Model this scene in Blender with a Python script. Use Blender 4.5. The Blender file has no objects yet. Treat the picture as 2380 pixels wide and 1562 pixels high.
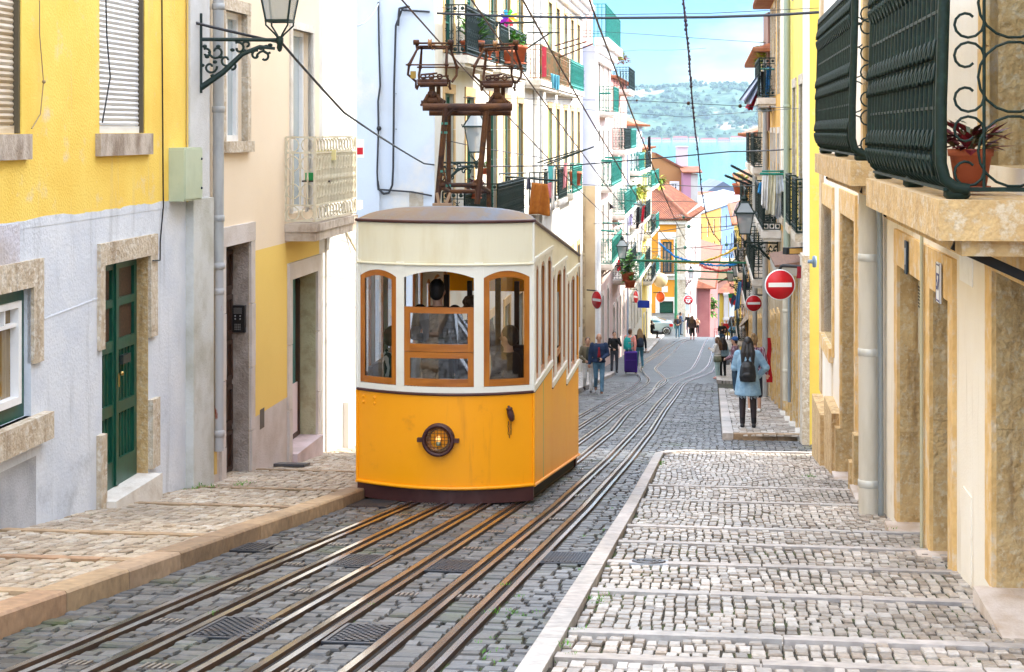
import bpy, math, random
from mathutils import Vector, Matrix, noise
random.seed(7)
PI = math.pi
# ---------------------------------------------------------------- camera, sky, sun, exposure
SC = bpy.context.scene
HAZE = 0.00003
F, CX, HY = 3910.0, 1190.0, 305.0          # focal length, centre and horizon in a 2380-wide frame
cd = bpy.data.cameras.new('camera'); cam = bpy.data.objects.new('camera', cd)
SC.collection.objects.link(cam); SC.camera = cam
cd.sensor_width = 36.0; cd.lens = F / 2380 * 36; cd.clip_start = 0.2; cd.clip_end = 30000
cd.shift_y = -(781.0 - HY) / 2380
cam.location = (0, 0, 0); cam.rotation_euler = (PI / 2, 0, 0)
SUN_AZ, SUN_EL = math.radians(80), math.radians(36)      # azimuth from +Y towards +X
W = bpy.data.worlds.new('World'); SC.world = W; W.use_nodes = True
nt = W.node_tree; nt.nodes.clear()
_o = nt.nodes.new('ShaderNodeOutputWorld'); _b = nt.nodes.new('ShaderNodeBackground')
_s = nt.nodes.new('ShaderNodeTexSky'); _s.sky_type = 'NISHITA'; _s.sun_disc = False
_s.sun_elevation = SUN_EL; _s.sun_rotation = SUN_AZ; _s.air_density = 1.0; _s.dust_density = 0.6; _s.ozone_density = 1.5
_b.inputs['Strength'].default_value = 0.15
_tc = nt.nodes.new('ShaderNodeTexCoord'); _mp = nt.nodes.new('ShaderNodeMapping'); _mp.inputs['Scale'].default_value = (1.0, 1.0, 2.6)
_n = nt.nodes.new('ShaderNodeTexNoise'); _n.inputs['Scale'].default_value = 5.5; _n.inputs['Detail'].default_value = 7; _n.inputs['Roughness'].default_value = 0.55
_r = nt.nodes.new('ShaderNodeValToRGB'); _r.color_ramp.elements[0].position = 0.53; _r.color_ramp.elements[1].position = 0.68
_mx = nt.nodes.new('ShaderNodeMix'); _mx.data_type = 'RGBA'
_mx.inputs[7].default_value = (1.5, 1.6, 1.7, 1)
nt.links.new(_tc.outputs['Generated'], _mp.inputs[0]); nt.links.new(_mp.outputs[0], _n.inputs['Vector'])
nt.links.new(_n.outputs['Fac'], _r.inputs[0]); nt.links.new(_r.outputs[0], _mx.inputs[0])
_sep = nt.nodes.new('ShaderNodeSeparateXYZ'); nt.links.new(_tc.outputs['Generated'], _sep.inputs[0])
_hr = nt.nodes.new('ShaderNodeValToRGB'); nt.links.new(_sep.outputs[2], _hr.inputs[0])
_hr.color_ramp.elements[0].position = 0.0; _hr.color_ramp.elements[0].color = (.125, .225, .36, 1); _hr.color_ramp.elements[1].position = .38; _hr.color_ramp.elements[1].color = (3.8, 3.6, 3.4, 1)  # upper end boosts the sky above the view as added fill for the shade
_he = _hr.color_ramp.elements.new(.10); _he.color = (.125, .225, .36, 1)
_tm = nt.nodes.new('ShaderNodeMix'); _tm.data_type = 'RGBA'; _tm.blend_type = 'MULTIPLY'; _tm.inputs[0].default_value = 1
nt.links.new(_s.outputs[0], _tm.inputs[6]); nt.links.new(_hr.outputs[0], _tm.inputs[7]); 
_ov = nt.nodes.new('ShaderNodeMix'); _ov.data_type = 'RGBA'; _ov.inputs[7].default_value = (6.5, 6.45, 6.45, 1)      # even fill light added overhead, above the view, to brighten shaded walls
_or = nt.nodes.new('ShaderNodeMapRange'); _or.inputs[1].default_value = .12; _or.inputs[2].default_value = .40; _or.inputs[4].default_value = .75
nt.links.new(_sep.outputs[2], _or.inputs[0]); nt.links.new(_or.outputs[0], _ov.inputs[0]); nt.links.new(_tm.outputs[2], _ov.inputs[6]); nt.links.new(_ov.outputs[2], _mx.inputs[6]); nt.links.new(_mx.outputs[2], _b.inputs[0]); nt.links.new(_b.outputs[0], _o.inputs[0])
sl = bpy.data.lights.new('sun', 'SUN'); sl.energy = 2.0; sl.angle = math.radians(0.5); sl.color = (1.0, 0.93, 0.80)
sun = bpy.data.objects.new('sun', sl); SC.collection.objects.link(sun)
_sd = Vector((math.sin(SUN_AZ) * math.cos(SUN_EL), math.cos(SUN_AZ) * math.cos(SUN_EL), math.sin(SUN_EL)))
sun.rotation_euler = _sd.to_track_quat('Z', 'Y').to_euler()
SC.view_settings.view_transform = 'Standard'; SC.view_settings.look = 'None'
SC.view_settings.exposure = 2.3; SC.view_settings.gamma = 1.0
try:
    SC.cycles.use_denoising = True; SC.cycles.denoiser = 'OPENIMAGEDENOISE'
    SC.cycles.max_bounces = 8; SC.cycles.diffuse_bounces = 6; SC.cycles.transparent_max_bounces = 12
    SC.cycles.sample_clamp_indirect = 6; SC.cycles.volume_bounces = 0
except Exception: pass
# ---------------------------------------------------------------- placing helpers
def P(u, v, Y): return Vector(((u - CX) / F * Y, Y, -(v - HY) / F * Y))
DP = [(-14, -0.6), (0, 1.40), (8, 2.55), (17, 3.80), (24.5, 4.76), (30, 5.42), (40, 6.60), (50, 7.78), (68, 9.85), (95, 12.5), (118, 14.45), (127, 15.3), (134, 16.9), (150, 20.5), (200, 28), (330, 42), (420, 46.5), (9000, 47.5)]
def D(t):
    if t <= DP[0][0]: return DP[0][1]
    for (a, da), (b, db) in zip(DP, DP[1:]):
        if t <= b: return da + (db - da) * (t - a) / (b - a)
    return DP[-1][1]
HD = 0.12                                   # the street runs towards (HD, 1)
def zg(X, Y): return -D(Y + HD * X)
def G(u, v, up=0.0):                         # where the sight line through (u, v) meets the ground (+up)
    Y = 5.0; st = 0.5
    f = lambda Y: -(v - HY) / F * Y - (zg((u - CX) / F * Y, Y) + up)
    while f(Y) > 0 and Y < 400: Y += st
    a, b = Y - st, Y
    for _ in range(30):
        m = (a + b) / 2
        if f(m) > 0: a = m
        else: b = m
    return P(u, v, b)
def TW(t, w, up=0.0):                        # street coordinates: t along, w across
    X = (w + HD * t) / (1 + HD * HD) ; Y = t - HD * X
    return Vector((X, Y, -D(t) + up))
def tw(p): return p[1] + HD * p[0], p[0] - HD * p[1]
# ---------------------------------------------------------------- mesh builder
class MB:
    def __init__(s): s.v = []; s.f = []; s.m = []; s.sm = []; s.cur = 0; s.smooth = False
    def mat(s, i): s.cur = i; return s
    def add(s, vs, fs, sm=None):
        o = len(s.v); s.v.extend([tuple(p) for p in vs])
        for f in fs: s.f.append(tuple(o + i for i in f)); s.m.append(s.cur); s.sm.append(s.smooth if sm is None else sm)
        return s
    def quad(s, a, b, c, d): return s.add([a, b, c, d], [(0, 1, 2, 3)])
    def box(s, x0, x1, y0, y1, z0, z1, M=None):
        vs = [Vector((x, y, z)) for z in (z0, z1) for x, y in ((x0, y0), (x1, y0), (x1, y1), (x0, y1))]
        if M is not None: vs = [M @ p for p in vs]
        return s.add(vs, [(3, 2, 1, 0), (4, 5, 6, 7), (0, 1, 5, 4), (1, 2, 6, 5), (2, 3, 7, 6), (3, 0, 4, 7)], False)
    def hexa(s, vs): return s.add(vs, [(3, 2, 1, 0), (4, 5, 6, 7), (0, 1, 5, 4), (1, 2, 6, 5), (2, 3, 7, 6), (3, 0, 4, 7)], False)
    def tube(s, pts, r, n=6, cap=True, flat=1.0):
        pts = [Vector(p) for p in pts]; N = len(pts); rs = r if isinstance(r, (list, tuple)) else [r] * N
        vs = []; up = None
        for i, p in enumerate(pts):
            d = (pts[min(i + 1, N - 1)] - pts[max(i - 1, 0)])
            if d.length < 1e-9: d = Vector((0, 0, 1))
            d.normalize()
            if up is None: up = Vector((0, 0, 1)) if abs(d.z) < .9 else Vector((1, 0, 0))
            a = d.cross(up)
            if a.length < 1e-4: a = d.cross(Vector((1, 0.3, 0)))
            a.normalize(); b = a.cross(d).normalized(); up = b
            for k in range(n):
                t = 2 * PI * k / n + (PI / 4 if n == 4 else 0); vs.append(p + a * (math.cos(t) * rs[i]) + b * (math.sin(t) * rs[i] * flat))
        fs = [(i * n + k, i * n + (k + 1) % n, (i + 1) * n + (k + 1) % n, (i + 1) * n + k) for i in range(N - 1) for k in range(n)]
        s.add(vs, fs, n > 4)
        if cap: s.add([vs[k] for k in range(n)], [tuple(range(n - 1, -1, -1))], False); s.add([vs[(N - 1) * n + k] for k in range(n)], [tuple(range(n))], False)
        return s
    def bar(s, a, b, w, h=None):
        a = Vector(a); b = Vector(b); return s.tube([a, b], w * .7071, 4, True, (h or w) / w)
    def lathe(s, prof, c=(0, 0, 0), n=16, axis='z', M=None, a0=0, a1=2 * PI):
        vs = []; c = Vector(c); full = abs(a1 - a0 - 2 * PI) < 1e-6; K = n if full else n + 1
        for r, z in prof:
            for k in range(K):
                t = a0 + (a1 - a0) * k / n
                p = Vector((r * math.cos(t), r * math.sin(t), z))
                if axis == 'y': p = Vector((p.x, p.z, p.y))
                if axis == 'x': p = Vector((p.z, p.x, p.y))
                if M is not None: p = M @ p
                vs.append(c + p)
        fs = [(i * K + k, i * K + (k + 1) % K, (i + 1) * K + (k + 1) % K, (i + 1) * K + k) for i in range(len(prof) - 1) for k in range(n)]
        return s.add(vs, fs, True)
    def prism(s, poly, y0, y1, ax='y'):       # polygon in (x,z) pushed along y (or in (x,y) along z)
        n = len(poly)
        f = (lambda p, h: (p[0], h, p[1])) if ax == 'y' else ((lambda p, h: (p[0], p[1], h)) if ax == 'z' else (lambda p, h: (h, p[0], p[1])))
        vs = [f(p, y0) for p in poly] + [f(p, y1) for p in poly]
        return s.add(vs, [tuple(range(n)), tuple(range(2 * n - 1, n - 1, -1))] + [(i + n, (i + 1) % n + n, (i + 1) % n, i) for i in range(n)], False)
    def ball(s, c, r, n=8, M=None):
        r = r if isinstance(r, (tuple, list)) else (r, r, r); vs = []; m = max(4, n // 2 + 1)
        for i in range(m + 1):
            a = PI * i / m
            for k in range(n):
                t = 2 * PI * k / n; p = Vector((math.sin(a) * math.cos(t) * r[0], math.sin(a) * math.sin(t) * r[1], math.cos(a) * r[2]))
                if M is not None: p = M @ p
                vs.append(p + Vector(c))
        return s.add(vs, [(i * n + k, (i + 1) * n + k, (i + 1) * n + (k + 1) % n, i * n + (k + 1) % n) for i in range(m) for k in range(n)], True)
    def build(s, name, mats, parent=None, loc=None, fix=True):
        me = bpy.data.meshes.new(name); me.from_pydata(s.v, [], s.f)
        for m in (mats if isinstance(mats, (list, tuple)) else [mats]): me.materials.append(m)
        me.polygons.foreach_set('material_index', s.m); me.polygons.foreach_set('use_smooth', s.sm)
        me.update()
        o = bpy.data.objects.new(name, me); SC.collection.objects.link(o)
        if parent is not None: o.parent = parent
        if loc is not None: o.location = loc
        return o
def tag(o, label=None, cat=None, group=None, kind=None):
    if label: o['label'] = label
    if cat: o['category'] = cat
    if group: o['group'] = group
    if kind: o['kind'] = kind
    return o
def empty(name, loc=(0, 0, 0), rz=0, label=None, cat=None, group=None):
    o = bpy.data.objects.new(name, None); SC.collection.objects.link(o); o.empty_display_size = .2
    o.location = loc; o.rotation_euler = (0, 0, rz); return tag(o, label, cat, group)
def copy_tree(o, parent=None):
    c = o.copy(); SC.collection.objects.link(c)
    if parent is not None: c.parent = parent
    for ch in list(o.children): copy_tree(ch, c)
    return c
# ---------------------------------------------------------------- materials
MATS = {}
def M(name, c, rough=.75, metal=0, c2=None, ns=3.0, lo=.42, hi=.62, bump=0, bs=60, spec=.4, stretch=(1, 1, 1), alpha=1, trans=0, detail=6, c3=None, ns3=1.0, lo3=.5, hi3=.6, emit=None, es=1, sheen=0, coord='Object', streak=None, sk=(.56, .74)):
    if name in MATS: return MATS[name]
    m = bpy.data.materials.new(name); m.use_nodes = True; MATS[name] = m
    n = m.node_tree.nodes; L = m.node_tree.links; b = n['Principled BSDF']
    c = tuple(c) + (1,) if len(c) == 3 else c
    b.inputs['Base Color'].default_value = c; b.inputs['Roughness'].default_value = rough; b.inputs['Metallic'].default_value = metal
    b.inputs['Specular IOR Level'].default_value = spec
    if trans: b.inputs['Transmission Weight'].default_value = trans
    if alpha < 1: b.inputs['Alpha'].default_value = alpha
    if emit: b.inputs['Emission Color'].default_value = tuple(emit) + (1,); b.inputs['Emission Strength'].default_value = es
    if sheen: b.inputs['Sheen Weight'].default_value = sheen
    if c2 or bump:
        tc = n.new('ShaderNodeTexCoord'); mp = n.new('ShaderNodeMapping'); mp.inputs['Scale'].default_value = stretch
        L.new(tc.outputs[coord], mp.inputs[0])
    if c2:
        t = n.new('ShaderNodeTexNoise'); t.inputs['Scale'].default_value = ns; t.inputs['Detail'].default_value = detail; t.inputs['Roughness'].default_value = .62
        r = n.new('ShaderNodeValToRGB'); r.color_ramp.elements[0].position = lo; r.color_ramp.elements[1].position = hi
        r.color_ramp.elements[0].color = c; r.color_ramp.elements[1].color = tuple(c2) + (1,)
        L.new(mp.outputs[0], t.inputs['Vector']); L.new(t.outputs['Fac'], r.inputs[0]); out = r.outputs[0]
        if c3:
            t3 = n.new('ShaderNodeTexNoise'); t3.inputs['Scale'].default_value = ns3; t3.inputs['Detail'].default_value = 9; t3.inputs['Roughness'].default_value = .7
            r3 = n.new('ShaderNodeValToRGB'); r3.color_ramp.elements[0].position = lo3; r3.color_ramp.elements[1].position = hi3
            mx = n.new('ShaderNodeMix'); mx.data_type = 'RGBA'; mx.inputs[7].default_value = tuple(c3) + (1,)
            L.new(mp.outputs[0], t3.inputs['Vector']); L.new(t3.outputs['Fac'], r3.inputs[0]); L.new(r3.outputs[0], mx.inputs[0]); L.new(out, mx.inputs[6]); out = mx.outputs[2]
        if streak:
            m5 = n.new('ShaderNodeMapping'); m5.inputs['Scale'].default_value = (3.2, 3.2, .32); L.new(tc.outputs[coord], m5.inputs[0])
            t5 = n.new('ShaderNodeTexNoise'); t5.inputs['Scale'].default_value = 1.6; t5.inputs['Detail'].default_value = 8; t5.inputs['Roughness'].default_value = .65; L.new(m5.outputs[0], t5.inputs['Vector'])
            r5 = n.new('ShaderNodeValToRGB'); r5.color_ramp.elements[0].position = sk[0]; r5.color_ramp.elements[1].position = sk[1]; L.new(t5.outputs['Fac'], r5.inputs[0])
            x5 = n.new('ShaderNodeMix'); x5.data_type = 'RGBA'; x5.inputs[7].default_value = tuple(streak) + (1,); L.new(r5.outputs[0], x5.inputs[0]); L.new(out, x5.inputs[6]); out = x5.outputs[2]
        L.new(out, b.inputs['Base Color'])
    if bump:
        t2 = n.new('ShaderNodeTexNoise'); t2.inputs['Scale'].default_value = bs; t2.inputs['Detail'].default_value = 5
        bp = n.new('ShaderNodeBump'); bp.inputs['Strength'].default_value = bump; bp.inputs['Distance'].default_value = .02
        L.new(mp.outputs[0], t2.inputs['Vector']); L.new(t2.outputs['Fac'], bp.inputs['Height']); L.new(bp.outputs[0], b.inputs['Normal'])
    return m
def glass(name, tint=(.04, .06, .07), rough=.04, clear=.0):
    if name in MATS: return MATS[name]
    m = bpy.data.materials.new(name); m.use_nodes = True; MATS[name] = m
    n = m.node_tree.nodes; L = m.node_tree.links; b = n['Principled BSDF']
    b.inputs['Base Color'].default_value = tuple(tint) + (1,); b.inputs['Roughness'].default_value = rough; b.inputs['Specular IOR Level'].default_value = .8
    if clear > 0:
        tr = n.new('ShaderNodeBsdfTransparent'); gl = n.new('ShaderNodeBsdfGlossy'); gl.inputs['Roughness'].default_value = .02; mx = n.new('ShaderNodeMixShader')
        fr = n.new('ShaderNodeFresnel'); fr.inputs['IOR'].default_value = 1.5
        md = n.new('ShaderNodeMath'); md.operation = 'MULTIPLY_ADD'; md.inputs[1].default_value = 1.0; md.inputs[2].default_value = 1 - clear
        L.new(fr.outputs[0], md.inputs[0]); L.new(md.outputs[0], mx.inputs[0]); L.new(tr.outputs[0], mx.inputs[1]); L.new(gl.outputs[0], mx.inputs[2])
        L.new(mx.outputs[0], n['Material Output'].inputs[0])
    return m
def island(name, cols, rough=.6, bump=.35, bs=45, spec=.4, moss=None):
    """stones: every loose piece of the mesh gets its own tone, plus speckle"""
    if name in MATS: return MATS[name]
    m = bpy.data.materials.new(name); m.use_nodes = True; MATS[name] = m
    n = m.node_tree.nodes; L = m.node_tree.links; b = n['Principled BSDF']; b.inputs['Roughness'].default_value = rough; b.inputs['Specular IOR Level'].default_value = spec
    g = n.new('ShaderNodeNewGeometry'); r = n.new('ShaderNodeValToRGB'); r.color_ramp.interpolation = 'LINEAR'
    e = r.color_ramp.elements
    for i, c in enumerate(cols):
        x = i / (len(cols) - 1)
        if i < 2: e[i].position = x; e[i].color = tuple(c) + (1,)
        else: q = e.new(x); q.color = tuple(c) + (1,)
    L.new(g.outputs['Random Per Island'], r.inputs[0])
    tc = n.new('ShaderNodeTexCoord'); t = n.new('ShaderNodeTexNoise'); t.inputs['Scale'].default_value = bs; t.inputs['Detail'].default_value = 6
    L.new(tc.outputs['Object'], t.inputs['Vector'])
    h = n.new('ShaderNodeMix'); h.data_type = 'RGBA'; h.blend_type = 'OVERLAY'; h.inputs[0].default_value = .55
    L.new(r.outputs[0], h.inputs[6]); L.new(t.outputs['Fac'], h.inputs[7]); out = h.outputs[2]
    t4 = n.new('ShaderNodeTexNoise'); t4.inputs['Scale'].default_value = .55; t4.inputs['Detail'].default_value = 5; L.new(tc.outputs['Object'], t4.inputs['Vector'])
    r4 = n.new('ShaderNodeValToRGB'); r4.color_ramp.elements[0].position = .35; r4.color_ramp.elements[1].position = .65
    r4.color_ramp.elements[0].color = (.62, .62, .62, 1); r4.color_ramp.elements[1].color = (1, 1, 1, 1)
    h2 = n.new('ShaderNodeMix'); h2.data_type = 'RGBA'; h2.blend_type = 'MULTIPLY'; h2.inputs[0].default_value = 1
    L.new(t4.outputs['Fac'], r4.inputs[0]); L.new(out, h2.inputs[6]); L.new(r4.outputs[0], h2.inputs[7]); out = h2.outputs[2]
    if moss:
        t6 = n.new('ShaderNodeTexNoise'); t6.inputs['Scale'].default_value = .9; t6.inputs['Detail'].default_value = 9; t6.inputs['Roughness'].default_value = .75; L.new(tc.outputs['Object'], t6.inputs['Vector'])
        r6 = n.new('ShaderNodeValToRGB'); r6.color_ramp.elements[0].position = .54; r6.color_ramp.elements[1].position = .70; r6.color_ramp.elements[1].color = (.75, .75, .75, 1); L.new(t6.outputs['Fac'], r6.inputs[0])
        x6 = n.new('ShaderNodeMix'); x6.data_type = 'RGBA'; x6.inputs[7].default_value = tuple(moss) + (1,); L.new(r6.outputs[0], x6.inputs[0]); L.new(out, x6.inputs[6]); out = x6.outputs[2]
    L.new(out, b.inputs['Base Color'])
    if bump:
        bp = n.new('ShaderNodeBump'); bp.inputs['Strength'].default_value = bump; bp.inputs['Distance'].default_value = .012
        L.new(t.outputs['Fac'], bp.inputs['Height']); L.new(bp.outputs[0], b.inputs['Normal'])
    return m
def wood(name, c, c2, sc=(30, 30, 2.0), rough=.35):
    if name in MATS: return MATS[name]
    m = M(name, c, rough, 0, c2, 1.6, .35, .7, bump=.05, bs=3, stretch=sc, spec=.5); return m
def bricks(name, c1, c2, mort, scale=1.0, w=.22, h=.1, ms=.012, rough=.8, bump=.6, coord='Object', off=.5):
    if name in MATS: return MATS[name]
    m = bpy.data.materials.new(name); m.use_nodes = True; MATS[name] = m
    n = m.node_tree.nodes; L = m.node_tree.links; b = n['Principled BSDF']; b.inputs['Roughness'].default_value = rough
    tc = n.new('ShaderNodeTexCoord'); t = n.new('ShaderNodeTexBrick'); t.offset = off
    t.inputs['Scale'].default_value = scale; t.inputs['Brick Width'].default_value = w; t.inputs['Row Height'].default_value = h; t.inputs['Mortar Size'].default_value = ms
    t.inputs['Color1'].default_value = tuple(c1) + (1,); t.inputs['Color2'].default_value = tuple(c2) + (1,); t.inputs['Mortar'].default_value = tuple(mort) + (1,)
    ns = n.new('ShaderNodeTexNoise'); ns.inputs['Scale'].default_value = 2.5; ns.inputs['Detail'].default_value = 4
    mx = n.new('ShaderNodeMix'); mx.data_type = 'RGBA'; mx.blend_type = 'LINEAR_LIGHT'; mx.inputs[0].default_value = .04
    L.new(tc.outputs[coord], ns.inputs['Vector']); L.new(tc.outputs[coord], mx.inputs[6]); L.new(ns.outputs['Color'], mx.inputs[7]); L.new(mx.outputs[2], t.inputs['Vector'])
    n2 = n.new('ShaderNodeTexNoise'); n2.inputs['Scale'].default_value = .8; n2.inputs['Detail'].default_value = 6; L.new(tc.outputs[coord], n2.inputs['Vector'])
    h = n.new('ShaderNodeMix'); h.data_type = 'RGBA'; h.blend_type = 'OVERLAY'; h.inputs[0].default_value = .6
    L.new(t.outputs['Color'], h.inputs[6]); L.new(n2.outputs['Fac'], h.inputs[7]); L.new(h.outputs[2], b.inputs['Base Color'])
    bp = n.new('ShaderNodeBump'); bp.inputs['Strength'].default_value = bump; bp.inputs['Distance'].default_value = .02; bp.invert = True
    L.new(t.outputs['Fac'], bp.inputs['Height']); L.new(bp.outputs[0], b.inputs['Normal'])
    return m
stone = M('limestone', (.54, .46, .35), .85, c2=(.40, .31, .21), ns=7, lo=.40, hi=.66, bump=.8, bs=26, c3=(.62, .57, .49), ns3=16, lo3=.50, hi3=.62, streak=(.26, .19, .12))
stone_dark = M('weathered_limestone', (.54, .38, .18), .9, c2=(.42, .27, .11), ns=9, lo=.38, hi=.66, bump=1.0, bs=24, c3=(.54, .43, .27), ns3=22, lo3=.5, hi3=.62, streak=(.20, .11, .04))
stone_pale = M('pale_limestone', (.66, .62, .56), .8, c2=(.48, .42, .35), ns=3, lo=.45, hi=.75, bump=.35, bs=30)
iron = M('green_black_iron', (.006, .020, .018), .55, 0, c2=(.012, .038, .032), ns=14, lo=.5, hi=.8, spec=.35)
iron_green = M('turquoise_green_iron', (.01, .22, .17), .45, .1, c2=(.01, .13, .10), ns=9)
iron_blue = M('dark_blue_iron', (.012, .03, .05), .45, .3)
iron_cream = M('cream_painted_iron', (.60, .55, .42), .5, .1, c2=(.42, .34, .22), ns=14, lo=.5, hi=.8)
rust = M('rusty_iron', (.055, .022, .014), .7, .2, c2=(.13, .052, .014), ns=5, lo=.42, hi=.68, bump=.3, bs=80, c3=(.028, .014, .012), ns3=4, lo3=.52, hi3=.62)
white_paint = M('white_paint', (.80, .80, .80), .45, c2=(.66, .66, .65), ns=6, lo=.5, hi=.8)
green_paint = M('dark_green_paint', (.006, .075, .045), .35, c2=(.004, .045, .03), ns=7, lo=.4, hi=.7, stretch=(3, 3, .6), spec=.5)
pane_dark = glass('window_glass', (.03, .045, .055), .03)
pane_pale = glass('curtained_glass', (.34, .40, .42), .05)
black = M('black_rubber', (.012, .012, .013), .6)
cable_mat = M('black_cable', (.02, .022, .028), .55)
pipe_mat = M('grey_painted_pipe', (.40, .41, .41), .5, .1, c2=(.30, .31, .32), ns=5, lo=.45, hi=.7, stretch=(2, 2, .6))
# ---------------------------------------------------------------- ground, road, pavements, kerbs
soil = M('road_joint_soil', (.030, .026, .022), .95, c2=(.055, .048, .038), ns=9, bump=.5, bs=60, c3=(.045, .085, .018), ns3=1.7, lo3=.56, hi3=.64)
setts = bricks('granite_setts', (.095, .10, .112), (.05, .054, .058), (.022, .028, .014), 1, .22, .12, .02, .55, .8)
sett_stones = island('granite_sett_stones', [(.030, .030, .031), (.075, .077, .082), (.125, .128, .135), (.065, .056, .047), (.18, .182, .188), (.045, .043, .042)], .5, .7, 30, .5, moss=(.055, .085, .022))
calcada = island('limestone_paving_stones', [(.37, .31, .25), (.52, .46, .40), (.27, .22, .17), (.60, .55, .50), (.42, .34, .27), (.17, .135, .10)], .42, .45, 40, .5)
calcada_warm = island('tan_limestone_paving_stones', [(.44, .35, .25), (.55, .46, .35), (.34, .26, .18), (.50, .42, .33), (.40, .30, .20), (.58, .52, .44)], .6, .35, 40)
pav_joint = M('pavement_joint_soil', (.035, .030, .020), .95, c2=(.05, .07, .018), ns=3, lo=.5, hi=.6)
kerb_pale = island('pale_kerb_stone', [(.46, .41, .38), (.54, .49, .46), (.40, .35, .31), (.50, .47, .45)], .6, .5, 14)
kerb_tan = island('tan_kerb_stone', [(.36, .24, .13), (.46, .32, .19), (.29, .19, .11), (.42, .31, .21), (.38, .22, .12)], .7, .6, 14)
far_calc = bricks('distant_paving', (.50, .46, .42), (.36, .33, .29), (.10, .09, .07), 1, .12, .1, .012, .7, .5, off=.3)

mb = MB()                                    # the land as one sheet
ts = [-14, -6, 0, 8, 17, 24.5, 30, 40, 50, 59, 68, 80, 95, 106, 118, 122, 126, 130, 134, 142, 150, 175, 200, 260, 330, 420]
ws = [-900, -300, -80, -25, -12, -6, -3, 0, 3, 6, 12, 25, 80, 300, 900]
for t in ts:
    for w in ws: mb.v.append(tuple(TW(t, w, -.012)))
nW = len(ws)
for i in range(len(ts) - 1):
    for j in range(nW - 1): mb.f.append((i * nW + j, i * nW + j + 1, (i + 1) * nW + j + 1, (i + 1) * nW + j)); mb.m.append(0); mb.sm.append(False)
tag(mb.build('ground', soil), kind='structure')

def KL(t): return -3.67 - .0 * t             # near left kerb line (w)
def road_mid(t): return 0
# rail lines: fitted on the near straight, then through the points of the passing loop
def zpt(x, y): return G((2300 + x / 2.604) / 1.721, (1150 + y / 2.604) / 1.721)
near_w = [-3.15, -2.80, -2.41, -2.08, -1.66, -1.35]
def near_line(i, tend):
    out = []
    t = -2.0
    while t < tend:
        w = near_w[i] + .0075 * (t - 8); out.append(tw(TW(t, w))); t += 2.0
    return out
branch = [
 [(400, 1150), (520, 1085), (610, 1030), (665, 990), (682, 960), (668, 925), (640, 895), (625, 870), (632, 840), (665, 800), (760, 740), (860, 670), (960, 600), (1050, 555), (1190, 518)],
 [(450, 1190), (600, 1105), (700, 1035), (755, 995), (768, 965), (750, 935), (710, 890), (690, 855), (700, 822), (760, 775), (850, 715), (960, 640), (1060, 575), (1130, 545), (1210, 530)],
 [(520, 1250), (680, 1160), (820, 1075), (905, 1020), (950, 985), (952, 960), (905, 915), (860, 875), (842, 850), (855, 825), (905, 785), (990, 710), (1060, 640), (1110, 580), (1190, 545)],
 [(560, 1300), (700, 1200), (800, 1110), (850, 1030), (895, 980), (950, 955), (1030, 935), (1110, 905), (1190, 870), (1235, 830), (1270, 770), (1310, 680), (1350, 590), (1385, 530), (1400, 497)],
 [(850, 1230), (950, 1120), (1010, 1050), (1060, 995), (1130, 955), (1230, 920), (1310, 885), (1370, 840), (1400, 800), (1412, 760), (1430, 690), (1450, 600), (1465, 500)],
 [(930, 1290), (1020, 1170), (1080, 1085), (1115, 1030), (1160, 990), (1240, 955), (1340, 920), (1400, 895), (1440, 875), (1460, 840), (1475, 790), (1490, 700), (1500, 600), (1510, 500)]]
rail_paths = []
for i in range(6):
    b = [tw(zpt(*p)) for p in branch[i] if p[1] >= 526]
    n_ = near_line(i, b[0][0] - 7)
    # smooth blend by Catmull-Rom through all
    pts = n_ + b; out = []
    for k in range(len(pts) - 1):
        p0, p1, p2, p3 = pts[max(k - 1, 0)], pts[k], pts[k + 1], pts[min(k + 2, len(pts) - 1)]
        for q in range(4):
            s = q / 4
            out.append(tuple(.5 * (2 * p1[c] + (p2[c] - p0[c]) * s + (2 * p0[c] - 5 * p1[c] + 4 * p2[c] - p3[c]) * s * s + (3 * p1[c] - p0[c] - 3 * p2[c] + p3[c]) * s ** 3) for c in (0, 1)))
    out.append(pts[-1]); rail_paths.append(out)
def rail_w(i, t):
    p = rail_paths[i]
    for a, b in zip(p, p[1:]):
        if a[0] <= t <= b[0] or b[0] <= t <= a[0]: return a[1] + (b[1] - a[1]) * (t - a[0]) / max(1e-6, b[0] - a[0])
    return None
steel = M('worn_steel', (.44, .45, .47), .22, .95, c2=(.30, .25, .20), ns=2.0, lo=.46, hi=.74, stretch=(1, .25, 1), bump=.05, bs=20)
rail_rust = M('rusted_rail_side', (.055, .032, .022), .55, .4, c2=(.09, .045, .022), ns=5)
groove = M('rail_groove', (.015, .012, .010), .9)
rail_labels = ['steel rail nearest the left kerb', 'grooved cable slot left of the yellow tram centre line', 'third steel line from the left kerb', 'fourth steel line passing under the right of the tram', 'fifth steel line just right of the tram', 'outermost steel rail nearest the right pavement']
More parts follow.
